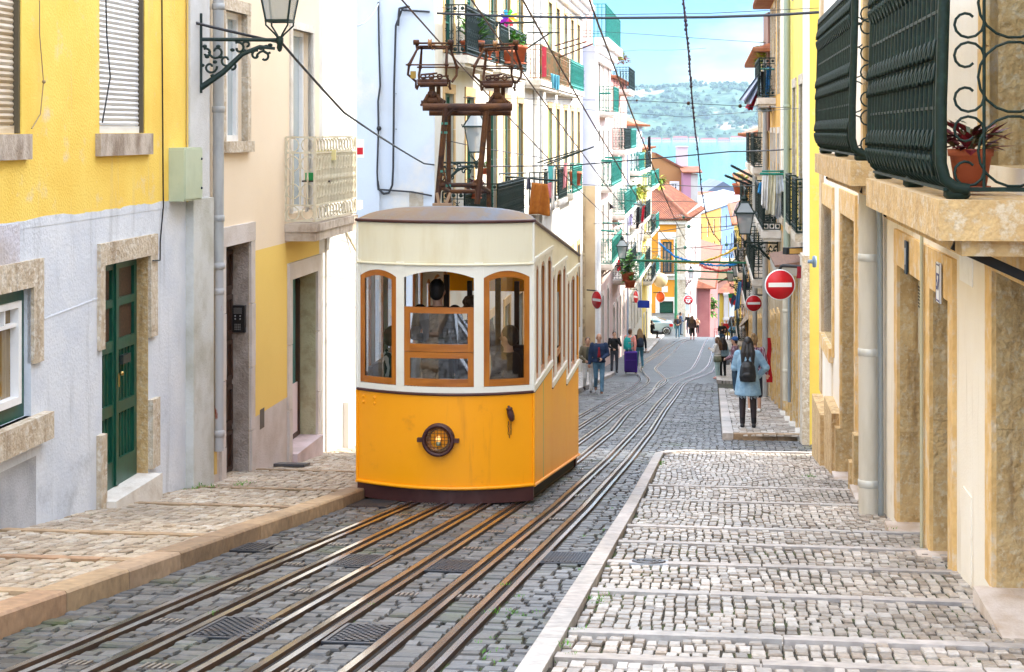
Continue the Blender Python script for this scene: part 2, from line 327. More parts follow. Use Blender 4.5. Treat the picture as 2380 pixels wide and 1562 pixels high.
for i, path in enumerate(rail_paths):
    mb = MB(); pts = [(t, w) for t, w in path if t < 127.5]
    prof = [(-.068, -.03, 1), (-.066, .004, 0), (-.022, .007, 1), (-.018, -.012, 2), (.020, -.012, 1), (.026, .006, 0), (.058, .003, 1), (.060, -.03, 1)]
    rows = []
    for k, (t, w) in enumerate(pts):
        a = pts[max(k - 1, 0)]; b = pts[min(k + 1, len(pts) - 1)]
        dt, dw = b[0] - a[0], b[1] - a[1]; L_ = math.hypot(dt, dw) or 1
        nt_, nw_ = -dw / L_, dt / L_
        rows.append([TW(t + nt_ * x, w + nw_ * x, h + .012) for x, h, _ in prof])
    for a, b in zip(rows, rows[1:]):
        for j in range(len(prof) - 1):
            mb.mat(prof[j][2] if j != 0 else 1); mb.quad(a[j], a[j + 1], b[j + 1], b[j])
    tag(mb.build('rail', [steel, rail_rust, groove]), rail_labels[i], 'rail', 'rails set in the cobbled street')

def stones(name, mat, inside, t0, t1, ds, dt, w0f, w1f, upf, gap=.012, h=.022, jit=.25, rowsalong=False, crown=.006):
    """hand-laid stones as bevelled blocks; rows across the street"""
    mb = MB(); t = t0
    rnd = random.Random(hash(name) % 1000 + 5)
    rnd = random.Random(len(name) * 13 + int(t0 * 7))
    if not rowsalong:
        while t < t1:
            dtt = dt * rnd.uniform(.85, 1.2); w = w0f(t) - rnd.uniform(0, ds); wend = w1f(t)
            while w < wend:
                dw = ds * rnd.uniform(.65, 1.45); c = (t + dtt / 2, w + dw / 2)
                a = max(w, w0f(t)); b_ = min(w + dw, wend)
                if b_ - a > .05 and inside(*c): stone_block(mb, t, t + dtt, a, b_, upf, gap, h, jit, rnd, crown)
                w += dw
            t += dtt
    else:
        w = w0f(t0)
        wmax = max(w1f(t0), w1f(t1)); wmin = min(w0f(t0), w0f(t1)); w = wmin
        while w < wmax:
            dw = ds * rnd.uniform(.88, 1.15); t = t0 - rnd.uniform(0, dt)
            while t < t1:
                dtt = dt * rnd.uniform(.72, 1.3); tc_ = t + dtt / 2
                wob = .030 * noise.noise(Vector((tc_ * .9, w * .8, 3))) * 2 + .012 * noise.noise(Vector((tc_ * 6, w * 2, 7))) * 2
                a = max(w + wob, w0f(tc_)); b_ = min(w + dw + wob, w1f(tc_))
                if b_ - a > .035 and inside(tc_, (a + b_) / 2): stone_block(mb, t, t + dtt, a, b_, upf, gap, h, jit, rnd, crown)
                t += dtt
            w += dw
    return mb
def road_stones(t0, t1, ds, dt, w0f, w1f, gap, jit, crown, seed):
    mb = MB(); rnd = random.Random(seed); t = t0
    while t < t1:
        dtt = dt * rnd.uniform(.82, 1.2); tc_ = t + dtt / 2
        xs = sorted(x for x in rails_at(tc_) if w0f(tc_) < x < w1f(tc_))
        ed = [w0f(tc_)] + xs + [w1f(tc_)]
        for k in range(len(ed) - 1):
            a = ed[k] + (.078 if k else 0); b = ed[k + 1] - (.078 if k < len(ed) - 2 else 0)
            if b - a < .05: continue
            n = max(1, round((b - a) / ds + rnd.uniform(-.35, .35))); cuts = [a] + sorted(a + (b - a) * (i + rnd.uniform(-.22, .22)) / n for i in range(1, n)) + [b]
            for p, q in zip(cuts, cuts[1:]):
                cw = (p + q) / 2
                if any(g[0] < tc_ < g[1] and g[2] - .02 < cw < g[3] + .02 for g in GR): continue
                stone_block(mb, t + rnd.uniform(-.02, .02), t + dtt + rnd.uniform(-.02, .02), p, q, lambda t, w: 0.0, gap, .03, jit, rnd, crown)
        t += dtt
    return mb
def stone_block(mb, t0, t1, w0, w1, upf, gap, h, jit, rnd, crown):
    g = gap / 2; t0 += g; t1 -= g; w0 += g; w1 -= g
    if t1 - t0 < .02 or w1 - w0 < .02: return
    j = lambda s: rnd.uniform(-jit, jit) * s
    c = [(t0, w0), (t0, w1), (t1, w1), (t1, w0)]; sz = min(t1 - t0, w1 - w0) * .16
    base = [(a + j(sz), b + j(sz)) for a, b in c]; cx = sum(p[0] for p in base) / 4; cy = sum(p[1] for p in base) / 4
    up = upf(cx, cy); dz = rnd.uniform(-.006, .006); k = .88
    tl, wl = rnd.uniform(-.02, .02), rnd.uniform(-.03, .03)
    lo = [TW(a, b, up - h) for a, b in base]; mid = [TW(a, b, up - .006 + dz + (a - cx) * tl + (b - cy) * wl) for a, b in base]
    top = [TW(cx + (a - cx) * k, cy + (b - cy) * k, up + crown + dz + (a - cx) * tl + (b - cy) * wl) for a, b in base]
    o = len(mb.v); mb.v.extend([tuple(p) for p in lo + mid + top])
    for a_ in (0, 4):
        for q in range(4): mb.f.append((o + a_ + q, o + a_ + (q + 1) % 4, o + a_ + 4 + (q + 1) % 4, o + a_ + 4 + q)); mb.m.append(0); mb.sm.append(False)
    mb.f.append((o + 8, o + 9, o + 10, o + 11)); mb.m.append(0); mb.sm.append(False)
near_rail = lambda t, w: all(abs(w - (rail_w(i, t) if rail_w(i, t) is not None else 99)) > .085 for i in range(6))
# cached rail positions for speed
_rc = {}
def rails_at(t):
    k = round(t * 4)
    if k not in _rc: _rc[k] = [x for x in (rail_w(i, k / 4) for i in range(6)) if x is not None]
    return _rc[k]
GR = []                                      # iron covers: (t0,t1,w0,w1)
def road_ok(t, w):
    for x in rails_at(t):
        if abs(w - x) < .13: return False
    for a, b, c, d in GR:
        if a < t < b and c < w < d: return False
    return True
# pavement outlines -------------------------------------------------------------
WL, WR = -5.5, 1.66                          # wall lines in w = X - .12 Y
def kl(t): return -3.64                      # left kerb
def kr(t): return -.86 + .0 * t              # right near kerb
def c2t(u, v): return tw(G(u, v))
# road: iron covers and grates
covers = [((1328, 1300), .75, .38, 'chequered steel cover beside the right kerb'),
          ((592, 1275), .55, .24, 'small chequered iron cover near the left kerb'),
          ((868, 1172), .9, .44, 'dark iron grate beside the tram front'),
          ((556, 1463), .70, .37, 'chequered iron cover between the left rails'),
          ((842, 1477), .62, .30, 'chequered iron cover between the middle rails'),
          ((838, 1307), .75, .34, 'brown iron cover left of the middle rails'),
          ((1056, 1318), .70, .34, 'rusty iron cover ahead of the tram')]
cover_m = M('chequered_iron', (.10, .105, .12), .4, .7, c2=(.16, .12, .09), ns=5, lo=.5, hi=.75)
cover_b = M('cover_recess', (.03, .03, .034), .7, .2)
for (u, v), lt, lw, lab in covers:
    t, w = tw(G(u, v)); 
    if lab.startswith('chequered steel'): w = -1.09; lw = .40
    GR.append((t - lt / 2, t + lt / 2, w - lw / 2, w + lw / 2))
for (a, b, c, d), cv in zip(GR, covers):
    mb = MB(); t = (a + b) / 2
    mb.mat(1); mb.hexa([TW(x, y, z) for z in (-.02, .008) for x, y in ((a, c), (a, d), (b, d), (b, c))])
    mb.mat(0)
    for e in ((a, a + .02, c, d), (b - .02, b, c, d), (a + .02, b - .02, c, c + .02), (a + .02, b - .02, d - .02, d)):
        mb.hexa([TW(x, y, z) for z in (-.02, .015) for x, y in ((e[0], e[2]), (e[0], e[3]), (e[1], e[3]), (e[1], e[2]))])
    x = a + .04; r = 0
    while x < b - .05:
        y = c + .04 + (r % 2) * .022
        while y < d - .045:
            mb.hexa([TW(p, q, z) for z in (.009, .019) for p, q in ((x, y), (x, y + .026), (x + .022, y + .026), (x + .022, y))]); y += .044
        x += .036; r += 1
    tag(mb.build('iron_cover', [cover_m, cover_b]), cv[3], 'drain cover', 'iron covers in the roadway')
nearroad = road_stones(2.0, 36, .118, .135, lambda t: kl(t) if t < 25.6 else -4.6, lambda t: kr(t) if t < 25.2 else (2.2 if t < 30 else .15), .015, .40, .006, 4)
tag(nearroad.build('road', sett_stones), kind='structure')
midroad = road_stones(36, 62, .19, .19, lambda t: -4.0, lambda t: .14, .016, .30, .004, 6)
tag(midroad.build('road_middle', sett_stones), kind='structure')
# farther road: one sheet with sett pattern
mb = MB(); t = 62.0
while t < 127:
    t2 = t + 1.5
    for a, b in ((-6.5, -3.0), (-3.0, 0.0), (0.0, 3.0)): mb.quad(TW(t, a, -.006), TW(t, b, -.006), TW(t2, b, -.006), TW(t2, a, -.006))
    t = t2
tag(mb.build('far_road', setts), kind='structure')
mb = MB()                                    # side streets
for a, b, c, d in ((25.4, 30, 2.2, 40), (25.7, 33.5, -45, -4.6)):
    mb.quad(TW(a, c, -.006), TW(a, d, -.006), TW(b, d, -.006), TW(b, c, -.006))
tag(mb.build('side_street', setts), kind='structure')
# grilles: short iron ladders between the rails (cable way inspection slots)
t = 6.2
slot_m = M('slot_iron', (.28, .25, .23), .35, .7); slot_b = M('slot_recess', (.05, .045, .04), .8)
while t < 52:
    for i, j in ((0, 1), (1, 2), (3, 4), (4, 5)):
        if (int(t * 10) + i * 7) % 3 == 0 and t < 30 and i in (1, 4): continue
        wi, wj = rail_w(i, t), rail_w(j, t)
        if wi is None or wj is None: continue
        wc = wi + .10 if (i in (0, 3)) else wj - .10 - .14
        if any(g[0] - .2 < t < g[1] + .05 and g[2] - .1 < wc + .07 < g[3] + .1 for g in GR): continue
        mb = MB(); mb.mat(1); mb.hexa([TW(x, y, z) for z in (-.02, .006) for x, y in ((t - .01, wc - .008), (t - .01, wc + .143), (t + .14, wc + .143), (t + .14, wc - .008))]); mb.mat(0)
        for q in range(5):
            mb.hexa([TW(x, y, z) for z in (.004, .015) for x, y in ((t, wc + q * .03), (t, wc + q * .03 + .015), (t + .13, wc + q * .03 + .015), (t + .13, wc + q * .03))])
        tag(mb.build('slot_grille', [slot_m, slot_b]), 'small iron grille of short slots set in the cobbles beside a rail', 'grille', 'slot grilles beside the rails')
    t += 1.35
# pavements
def pavement(name, mat, t0, t1, wa, wb, strips, joint_up=.05, ds=.105, dt=.095, kerb_side=1, saw=.06, bed=pav_joint, lab=None):
    st = sorted([s for s in strips if t0 < s < t1]); ed = [t0] + st + [t1]
    def up(t, w):
        for a, b in zip(ed, ed[1:]):
            if a <= t <= b: return .10 - saw * (1 - (t - a) / (b - a)) if a != t0 else .10 - saw * .0
        return .10
    def ok(t, w): return all(not (s - .02 < t < s + .17) for s in st)
    mb = stones(name, mat, ok, t0, t1, ds, dt, wa, wb, up, (.009 if name.startswith('right') else .012), .03, .55, rowsalong=True, crown=.002)
    root = mb.build(name, mat); tag(root, kind='structure')
    b = MB(); t = t0
    while t < t1 - 1e-6:
        t2 = min(t + .25, t1)
        b.quad(TW(t, wa(t), up(t, 0) - .009), TW(t, wb(t), up(t, 0) - .009), TW(t2, wb(t2), up(t2, 0) - .009), TW(t2, wa(t2), up(t2, 0) - .009)); t = t2
    b.build('joint_bed', bed, root)
    s_ = MB(); rnd = random.Random(5)
    for s in st:
        w = wa(s)
        while w < wb(s) - .02:
            w2 = min(w + rnd.uniform(.7, 1.1), wb(s)); k = .006
            pts = [(s, w + k), (s, w2 - k), (s + .15, w2 - k), (s + .15, w + k)]
            s_.hexa([TW(a_, b_, -.02) for a_, b_ in pts] + [TW(a_, b_, up(s - .01, 0) + .008) for a_, b_ in pts]); w = w2
    s_.build('step_edge', kerb_pale if name.startswith('right') else kerb_tan, root)
    return root
def kerb(name, mat, pts, w=.16, up=.115, sgn=1):
    """kerb stones laid end to end along (t, w) points; sgn = side on which the body lies"""
    mb = MB(); rnd = random.Random(2)
    for (a, b) in zip(pts, pts[1:]):
        L_ = math.hypot(b[0] - a[0], b[1] - a[1]); n = max(1, round(L_ / 1.05)); dx, dy = (b[0] - a[0]) / L_, (b[1] - a[1]) / L_
        nx, ny = -dy * sgn, dx * sgn
        for i in range(n):
            s0 = L_ * i / n + .006; s1 = L_ * (i + 1) / n - .006; e = rnd.uniform(-.003, .003)
            c = [(a[0] + dx * s, a[1] + dy * s) for s in (s0, s1)]
            q = [c[0], c[1], (c[1][0] + nx * w, c[1][1] + ny * w), (c[0][0] + nx * w, c[0][1] + ny * w)]
            q2 = [(c[0][0] + nx * .012, c[0][1] + ny * .012), (c[1][0] + nx * .012, c[1][1] + ny * .012), q[2], q[3]]
            lo = [TW(x, y, -.03) for x, y in q]; mi = [TW(x, y, up - .015 + e) for x, y in q]; tp = [TW(x, y, up + e) for x, y in q2]
            mb.add(lo + mi + tp, [(a_ + k, a_ + (k + 1) % 4, a_ + 4 + (k + 1) % 4, a_ + 4 + k) for a_ in (0, 4) for k in range(4)] + [(8, 9, 10, 11)], False)
    return tag(mb.build(name, mat), kind='structure')
def strip_ts(lst): return [tw(G(u, v, .08))[0] for u, v in lst]
ls = strip_ts([(300, 1248), (300, 1312), (120, 1388), (480, 1180), (560, 1140), (760, 1100), (60, 1500)])
rs = strip_ts([(1515, 1133), (1495, 1168), (1458, 1229), (1436, 1267), (1412, 1315), (1373, 1383), (1318, 1481), (1287, 1541)])
left_pav = pavement('left_pavement', calcada_warm, 3.0, 25.6, lambda t: WL - .35, lambda t: kl(t) - .19, ls, saw=.03, ds=.088, dt=.135)
right_pav = pavement('right_pavement', calcada, 3.0, 25.3, lambda t: kr(t) + .125, lambda t: WR + .35, rs, saw=.06, ds=.066, dt=.115)
kerb('left_kerb', kerb_tan, [(3, -3.64), (25.6, -3.64)], .19, .125, -1)
kerb('right_kerb', kerb_pale, [(3, -.86), (24.6, -.86)], .125, .125, 1)
kerb('right_kerb_end', kerb_pale, [(24.6, -.86), (25.1, -.70), (25.42, -.35), (25.5, .1), (25.5, 1.9)], .17, .12, 1)
for o in list(SC.objects):
    pass
# farther pavements (t from picture corners)
pr2a, pr2b = 29.9, 54.0
pavement('right_pavement_beyond', calcada, 30.1, 54.0, lambda t: .19 + .15, lambda t: WR + .2, [36.5, 43, 49], ds=.12, dt=.13, saw=.0)
kerb('right_far_kerb', kerb_pale, [(29.9, .15), (54.0, .15)], .19, .12, 1)
kerb('right_far_kerb_end', kerb_tan, [(29.95, .34), (30.35, 1.9)], .14, .12, -1)
def flat_pav(name, t0, t1, wa, wb, mat=far_calc):
    mb = MB(); t = t0
    while t < t1 - 1e-6:
        t2 = min(t + 2, t1)
        mb.hexa([TW(t, wa, -.03), TW(t, wb, -.03), TW(t2, wb, -.03), TW(t2, wa, -.03), TW(t, wa, .10), TW(t, wb, .10), TW(t2, wb, .10), TW(t2, wa, .10)]); t = t2
    return tag(mb.build(name, mat), kind='structure')
for k, (t0, t1, wa, wb) in enumerate([(62, 92, .1, 1.9), (101, 127, .1, 1.9)]):
    flat_pav('right_distant_pavement', t0, t1, wa + .18, wb); kerb('right_distant_kerb', kerb_pale, [(t0, wa), (t1, wa)], .18, .12, 1)
for k, (t0, t1, wa, wb) in enumerate([(33.6, 70, -5.8, -4.1), (97, 127, -5.8, -3.7)]):
    flat_pav('left_distant_pavement', t0, t1, wa, wb - .18); kerb('left_distant_kerb', kerb_pale, [(t0, wb), (t1, wb)], .18, .12, -1)
# ---------------------------------------------------------------- buildings
class Bld:
    """local frame: x along the facade (rightwards in the picture), y into the wall, z up (world height until finish())"""
    def __init__(s, name, label, A, B, z0, z1, mats, thick=6.0, cat='building', group=None, zone=None, zcuts=(), scuts=(), roofm=None, zb=None):
        s.A = Vector((A[0], A[1])); s.B = Vector((B[0], B[1])); d = s.B - s.A; s.L = d.length; s.d = d / s.L; s.n = Vector((-s.d.y, s.d.x))
        s.z0, s.z1, s.thick, s.mats, s.zone = z0, z1, thick, mats if isinstance(mats, list) else [mats], zone
        s.zb = zb if zb is not None else z0
        s.root = empty(name, (A[0], A[1], 0), math.atan2(s.d.y, s.d.x), label, cat, group); s.holes = []; s.zc = list(zcuts); s.sc = list(scuts); s.roofm = roofm
    def hit(s, U):
        k = (U - CX) / F; d = s.d; a = s.A       # X = kY on the line a + t d
        t = (k * a.y - a.x) / (d.x - k * d.y); return t, a.y + t * d.y
    def S(s, U): return s.hit(U)[0]
    def Z(s, U, V): return -(V - HY) / F * s.hit(U)[1]
    def W(s, x, y, z): return Vector((s.A.x + s.d.x * x + s.n.x * y, s.A.y + s.d.y * x + s.n.y * y, z))
    def gz(s, x): return zg(s.A.x + s.d.x * x, s.A.y + s.d.y * x)
    def part(s, mb, name, mats, parent=None): return mb.build(name, mats, parent or s.root)
    def hole(s, a, b, c, d, dep=.2): s.holes.append((a, b, c, d, dep))
    def surround(s, a, b, c, d, m, w=.16, pr=.03, sill=True, wt=None, sides=True, name='stone_surround', parent=None, jamb_bot=None):
        mb = MB(); wt = wt or w
        mb.box(a - w, b + w, -pr, .05, d, d + wt)
        zb_ = c if jamb_bot is None else jamb_bot
        if sides:
            nb = max(1, round((d - zb_) / .75)) if w > .12 and d - zb_ > 1.2 and s.A.y < 60 else 1
            for q in range(nb):
                z0_ = zb_ + (d - zb_) * q / nb + (.009 if q else 0); z1_ = zb_ + (d - zb_) * (q + 1) / nb; e_ = .004 * (q % 2)
                mb.box(a - w, a, -pr + .002 + e_, .05, z0_, z1_); mb.box(b, b + w, -pr + .002 + e_, .05, z0_, z1_)
        if sill: mb.box(a - w, b + w, -pr - .04, .05, c - w * .9, c)
        return s.part(mb, name, m, parent)
    def window(s, a, b, c, d, fm=None, pm=None, dep=.14, nx=2, nz=3, fw=.05, sur=None, sw=.14, sill=True, name='window', hole=True, sash=None):
        fm = fm or white_paint; pm = pm or pane_dark
        if hole: s.hole(a, b, c, d, dep + .05)
        mb = MB(); y0, y1 = dep - .03, dep + .03
        mb.box(a, b, y0, y1, d - fw, d); mb.box(a, b, y0, y1, c, c + fw); mb.box(a, a + fw, y0, y1, c + fw, d - fw); mb.box(b - fw, b, y0, y1, c + fw, d - fw)
        for i in range(1, nx):
            x = a + (b - a) * i / nx; mb.box(x - fw * .45, x + fw * .45, y0 + .01, y1 - .01, c + fw, d - fw)
        for i in range(1, nz):
            z = c + (d - c) * i / nz; mb.box(a + fw, b - fw, y0 + .015, y1 - .015, z - fw * .22, z + fw * .22)
        o = s.part(mb, name, fm)
        p = MB(); p.quad((a + fw, dep + .02, c + fw), (b - fw, dep + .02, c + fw), (b - fw, dep + .02, d - fw), (a + fw, dep + .02, d - fw)); p.build('pane', pm, o)
        if sur: s.surround(a, b, c, d, sur, sw, .03, sill, parent=o)
        return o
    def door(s, a, b, c, d, m, dep=.2, panels=3, leaves=2, glassm=None, hole=True, name='door'):
        if hole: s.hole(a, b, c, d, dep + .06)
        mb = MB(); mb.box(a, b, dep, dep + .05, c, d)
        for l in range(leaves):
            x0 = a + (b - a) * l / leaves + .03; x1 = a + (b - a) * (l + 1) / leaves - .03; h = (d - c)
            for k in range(panels):
                z0 = c + .06 + (h - .1) * k / panels; z1 = c + (h - .1) * (k + 1) / panels
                for q in ((x0, x1, z0, z0 + .05), (x0, x1, z1 - .05, z1), (x0, x0 + .06, z0 + .05, z1 - .05), (x1 - .06, x1, z0 + .05, z1 - .05)): mb.box(q[0], q[1], dep - .025, dep, q[2], q[3])
        mb.box((a + b) / 2 - .02, (a + b) / 2 + .02, dep - .035, dep - .025, c + .02, d - .02)
        return s.part(mb, name, m)
    def balcony(s, a, b, z, out=.45, rm=None, h=1.0, sm=None, th=.14, style='plain', step=.11, name='balcony', boards=None):
        rm = rm or iron
        mb = MB(); mb.box(a, b, -out, -.002, z - th, z); mb.box(a + .06, b - .06, -out + .06, -.002, z - th - .08, z - th)
        o = s.part(mb, name, sm or stone_pale)
        r = MB(); railing(r, [(a + .04, -.01), (a + .04, -out + .04), (b - .04, -out + .04), (b - .04, -.01)], z + .05, z + h, step, style)
        r.build('railing', rm, o); return o
    def finish(s, roof=None, eave=.25, roofh=None):
        zs = sorted({s.z0, s.z1, *s.zc, *[h[2] for h in s.holes], *[h[3] for h in s.holes]}); xs = sorted({0.0, s.L, *s.sc, *[h[0] for h in s.holes], *[h[1] for h in s.holes]})
        zs = [z for z in zs if s.z0 <= z <= s.z1]; xs = [x for x in xs if 0 <= x <= s.L]; mb = MB()
        for xa, xb in zip(xs, xs[1:]):
            for za, zb in zip(zs, zs[1:]):
                cx, cz = (xa + xb) / 2, (za + zb) / 2
                if xb - xa < 1e-5 or zb - za < 1e-5: continue
                if any(h[0] < cx < h[1] and h[2] < cz < h[3] for h in s.holes): continue
                mb.mat(s.zone(cx, cz) if s.zone else 0); mb.quad((xa, 0, za), (xb, 0, za), (xb, 0, zb), (xa, 0, zb))
        mr = len(s.mats) - 1 if len(s.mats) > 1 and getattr(s, 'reveal_last', False) else 0
        for a, b, c, d, dep in s.holes:
            a = max(a, 0); b = min(b, s.L)
            mb.mat(mr if mr else (s.zone(max(a - .02, .01), (c + d) / 2) if s.zone else 0))
            mb.quad((a, 0, c), (a, 0, d), (a, dep, d), (a, dep, c)); mb.quad((b, 0, c), (b, dep, c), (b, dep, d), (b, 0, d))
            mb.quad((a, 0, d), (b, 0, d), (b, dep, d), (a, dep, d)); mb.quad((a, 0, c), (a, dep, c), (b, dep, c), (b, 0, c))
            mb.quad((a, dep, c), (a, dep, d), (b, dep, d), (b, dep, c))
        mb.mat(s.zone(-1, s.z1 - 1) if s.zone else 0); T = s.thick
        mb.quad((0, 0, s.z0), (0, 0, s.z1), (0, T, s.z1), (0, T, s.z0)); mb.quad((s.L, 0, s.z0), (s.L, T, s.z0), (s.L, T, s.z1), (s.L, 0, s.z1))
        mb.quad((0, T, s.z0), (0, T, s.z1), (s.L, T, s.z1), (s.L, T, s.z0)); mb.quad((0, 0, s.z1), (s.L, 0, s.z1), (s.L, T, s.z1), (0, T, s.z1))
        s.part(mb, 'wall', s.mats)
        if roof:
            r = MB(); rh = roofh or T * .22; e = eave; z = s.z1 + .002
            r.add([(-e, -e, z), (s.L + e, -e, z), (s.L + e, T + e, z), (-e, T + e, z), (T * .3, T / 2, z + rh), (s.L - T * .3, T / 2, z + rh), (-e, -e, z + .08), (s.L + e, -e, z + .08), (s.L + e, T + e, z + .08), (-e, T + e, z + .08)],
                  [(6, 7, 5, 4), (7, 8, 5), (8, 9, 4, 5), (9, 6, 4), (0, 1, 7, 6), (1, 2, 8, 7), (2, 3, 9, 8), (3, 0, 6, 9), (3, 2, 1, 0)])
            nt_ = int((s.L + 2 * e) / .28)
            for i in range(nt_):                 # tile ends along the eave
                x = -e + (i + .5) * (s.L + 2 * e) / nt_; r.lathe([(.07, -.02), (.07, .35)], (x, -e + 0, z + .07), 6, 'y')
            s.part(r, 'roof', roof)
        for ch in s.root.children: ch.location.z -= s.zb
        s.root.location.z = s.zb
        return s
def railing(mb, pts, z0, z1, step=.11, style='plain', r=.011):
    for (a, b) in zip(pts, pts[1:]):
        a3, b3 = Vector((a[0], a[1], 0)), Vector((b[0], b[1], 0)); L_ = (b3 - a3).length; n = max(1, int(L_ / step)); up = Vector((0, 0, 1))
        A = lambda q, z: a3.lerp(b3, q) + up * z
        mb.bar(A(0, z1), A(1, z1), .045, .03); mb.bar(A(0, z0), A(1, z0), .03, .03)
        mb.bar(A(0, z1 - .14), A(1, z1 - .14), .02, .02); mb.bar(A(0, z0 + .14), A(1, z0 + .14), .02, .02)
        for i in range(n + 1):
            q = i / n; mb.bar(A(q, z0), A(q, z1), r * 2 if 0 < i < n else .035)
            if style == 'scroll' and i < n:
                for zc in ((z0 + z1) / 2, z0 + .27, z1 - .27):
                    c = A(q + .5 / n, zc); rr = L_ / n * .45; dv = (b3 - a3).normalized()
                    mb.tube([c + dv * (rr * math.cos(t)) + up * (rr * 1.2 * math.sin(t)) for t in [2 * PI * k / 8 for k in range(9)]], r * .8, 4, False)
            if style == 'dense' and i < n:
                for zc in (z0 + .07, z1 - .07): mb.ball(A(q + .5 / n, zc), L_ / n * .3, 5)
                hh = z1 - z0; dv = (b3 - a3).normalized()
                for zc in (z0 + hh * (.22 + .05 * (i % 2)), z0 + hh * (.48 - .05 * (i % 2)), z0 + hh * (.74 + .04 * (i % 2))):
                    c = A(q, zc); mb.tube([c + dv * (step * .40) + up * -.05, c, c + dv * (-step * .40) + up * .05], r * .9, 4, False); mb.tube([c + dv * (-step * .40) + up * -.05, c, c + dv * (step * .40) + up * .05], r * .9, 4, False)
def lwall(U, w=WL):                              # a point on the left wall line seen at column U
    Y = -w / (HD - (U - CX) / F); return (w + HD * Y, Y)
def rwall(Y, w=1.65, h=.118): return (w + h * Y, Y)

tile_m = M('terracotta', (.34, .13, .06), .8, c2=(.22, .075, .035), ns=4, lo=.4, hi=.65, c3=(.40, .30, .12), ns3=1.6, lo3=.58, hi3=.7)
yellow_pl = M('yellow_plaster', (.83, .60, .125), .85, c2=(.79, .53, .09), ns=1.6, lo=.40, hi=.62, bump=.3, bs=45, c3=(.72, .57, .32), ns3=2.6, lo3=.57, hi3=.68, streak=(.62, .47, .22), sk=(.60, .80))
bluewhite = M('bluish_white_plaster', (.64, .67, .72), .85, c2=(.55, .59, .66), ns=1.5, lo=.42, hi=.62, bump=.35, bs=30, c3=(.26, .28, .31), ns3=1.1, lo3=.55, hi3=.76, streak=(.36, .38, .41), sk=(.55, .78))
grey_cem = M('grey_cement_patch', (.44, .45, .48), .9, c2=(.26, .27, .29), ns=2, lo=.4, hi=.7, bump=.4, bs=50)
beige_pl = M('beige_plaster', (.77, .64, .48), .8, c2=(.72, .59, .43), ns=.8, lo=.3, hi=.8, bump=.12, bs=60)
cream_yellow = M('cream_yellow_plaster', (.80, .57, .15), .8, c2=(.76, .53, .13), ns=.8, lo=.3, hi=.8, bump=.1, bs=60)
pale_st = M('pale_dressed_stone', (.58, .53, .50), .8, c2=(.46, .40, .35), ns=2.0, lo=.42, hi=.7, bump=.35, bs=45)
white_pl = M('white_plaster', (.62, .60, .56), .85, c2=(.54, .50, .45), ns=1.3, lo=.42, hi=.7, bump=.2, bs=60, c3=(.55, .50, .42), ns3=1.0, lo3=.64, hi3=.8)
shut_w = M('white_roller_shutter', (.66, .67, .68), .5, c2=(.55, .55, .55), ns=5, stretch=(.5, 1, 3), lo=.45, hi=.75)
shut_b = M('browned_roller_shutter', (.42, .32, .20), .6, c2=(.62, .56, .47), ns=3.0, stretch=(.25, 1, 2.2), lo=.42, hi=.62)
dark_door = wood('dark_brown_door', (.030, .014, .009), (.055, .025, .015), rough=.4)

# --- left building 1: yellow over bluish white ---------------------------------
A1 = (WL + HD * 5.2, 5.2); B1 = lwall(478)
b = Bld('yellow_townhouse', 'yellow and bluish white townhouse with roller shutters and a green door', A1, B1, -6, 4.6, [yellow_pl, bluewhite, grey_cem], 7, zb=-2.0)
zb1 = b.Z(200, 495); sG = b.S(80)
b.zc += [zb1, b.Z(40, 1080)]; b.sc += [b.S(84)]
gzc = b.Z(40, 1080)
b.zone = lambda x, z: 0 if z > zb1 else (2 if (x < sG and z < gzc) else 1)
def shutter(U0, U1, V1, m, ztop, lab=None):
    a, bb = b.S(U0), b.S(U1); c = b.Z((U0 + U1) / 2, V1); d = ztop
    b.hole(a, bb, c, d, .10); mb = MB(); z = c + .07
    mb.box(a + .035, bb - .035, .045, .075, c, c + .065)
    while z < d - .05: mb.add([(a + .03, .062, z), (bb - .03, .062, z), (bb - .03, .05, z + .022), (a + .03, .05, z + .022), (bb - .03, .062, z + .044), (a + .03, .062, z + .044)], [(0, 1, 2, 3), (3, 2, 4, 5)]); z += .047
    o = b.part(mb, 'roller_shutter', m); 
    g = MB(); g.box(a, a + .035, .012, .085, c, d); g.box(bb - .03, bb, .012, .085, c, d); g.build('guide_rail', M('guide_dark', (.10, .08, .05), .5), o)
    s_ = MB(); s_.box(a - .10, bb + .10, -.05, .06, c - .205, c - .003); s_.build('sill', pale_sill, o)
pale_sill = M('stained_sill_stone', (.50, .43, .36), .85, c2=(.25, .19, .14), ns=3.2, lo=.42, hi=.66, bump=.5, bs=40, stretch=(1.6, 1, .8))
shutter(-95, 50, 311, shut_b, 2.6); shutter(231, 337, 309.5, shut_w, 2.6)
# green door
a, bb = b.S(237), b.S(344); c = b.Z(237, 1162) - .02; d = b.Z(237, 617)
b.hole(a, bb, c, d, .2)
mb = MB(); y = .13; mb.box(a, bb, y, y + .05, c, d); mid = (a + bb) / 2 + .0
for x0, x1 in ((a + .02, mid - .015), (mid + .015, bb - .04)):
    H = d - c
    for z0, z1 in ((.04, .36), (.42, .46), (.62, .66), (.80, .84), (.97, .985)):
        pass
    for q in ((x0, x0 + .07, 0, H), (x1 - .07, x1, 0, H)): mb.box(q[0], q[1], y - .03, y, c + q[2], c + q[3])
    for z0, z1 in ((0, .12), (.32, .37), (.60, .65), (.795, .83), (.96, 1.0)): mb.box(x0 + .07, x1 - .07, y - .03, y, c + z0 * H, c + z1 * H)
    for k in range(1, 5): mb.box(x0 + .07 + (x1 - x0 - .14) * k / 5 - .004, x0 + .07 + (x1 - x0 - .14) * k / 5 + .004, y - .012, y, c + .12 * H, c + .60 * H)
mb.box(mid - .035, mid + .035, y - .05, y - .0, c + .02, d)
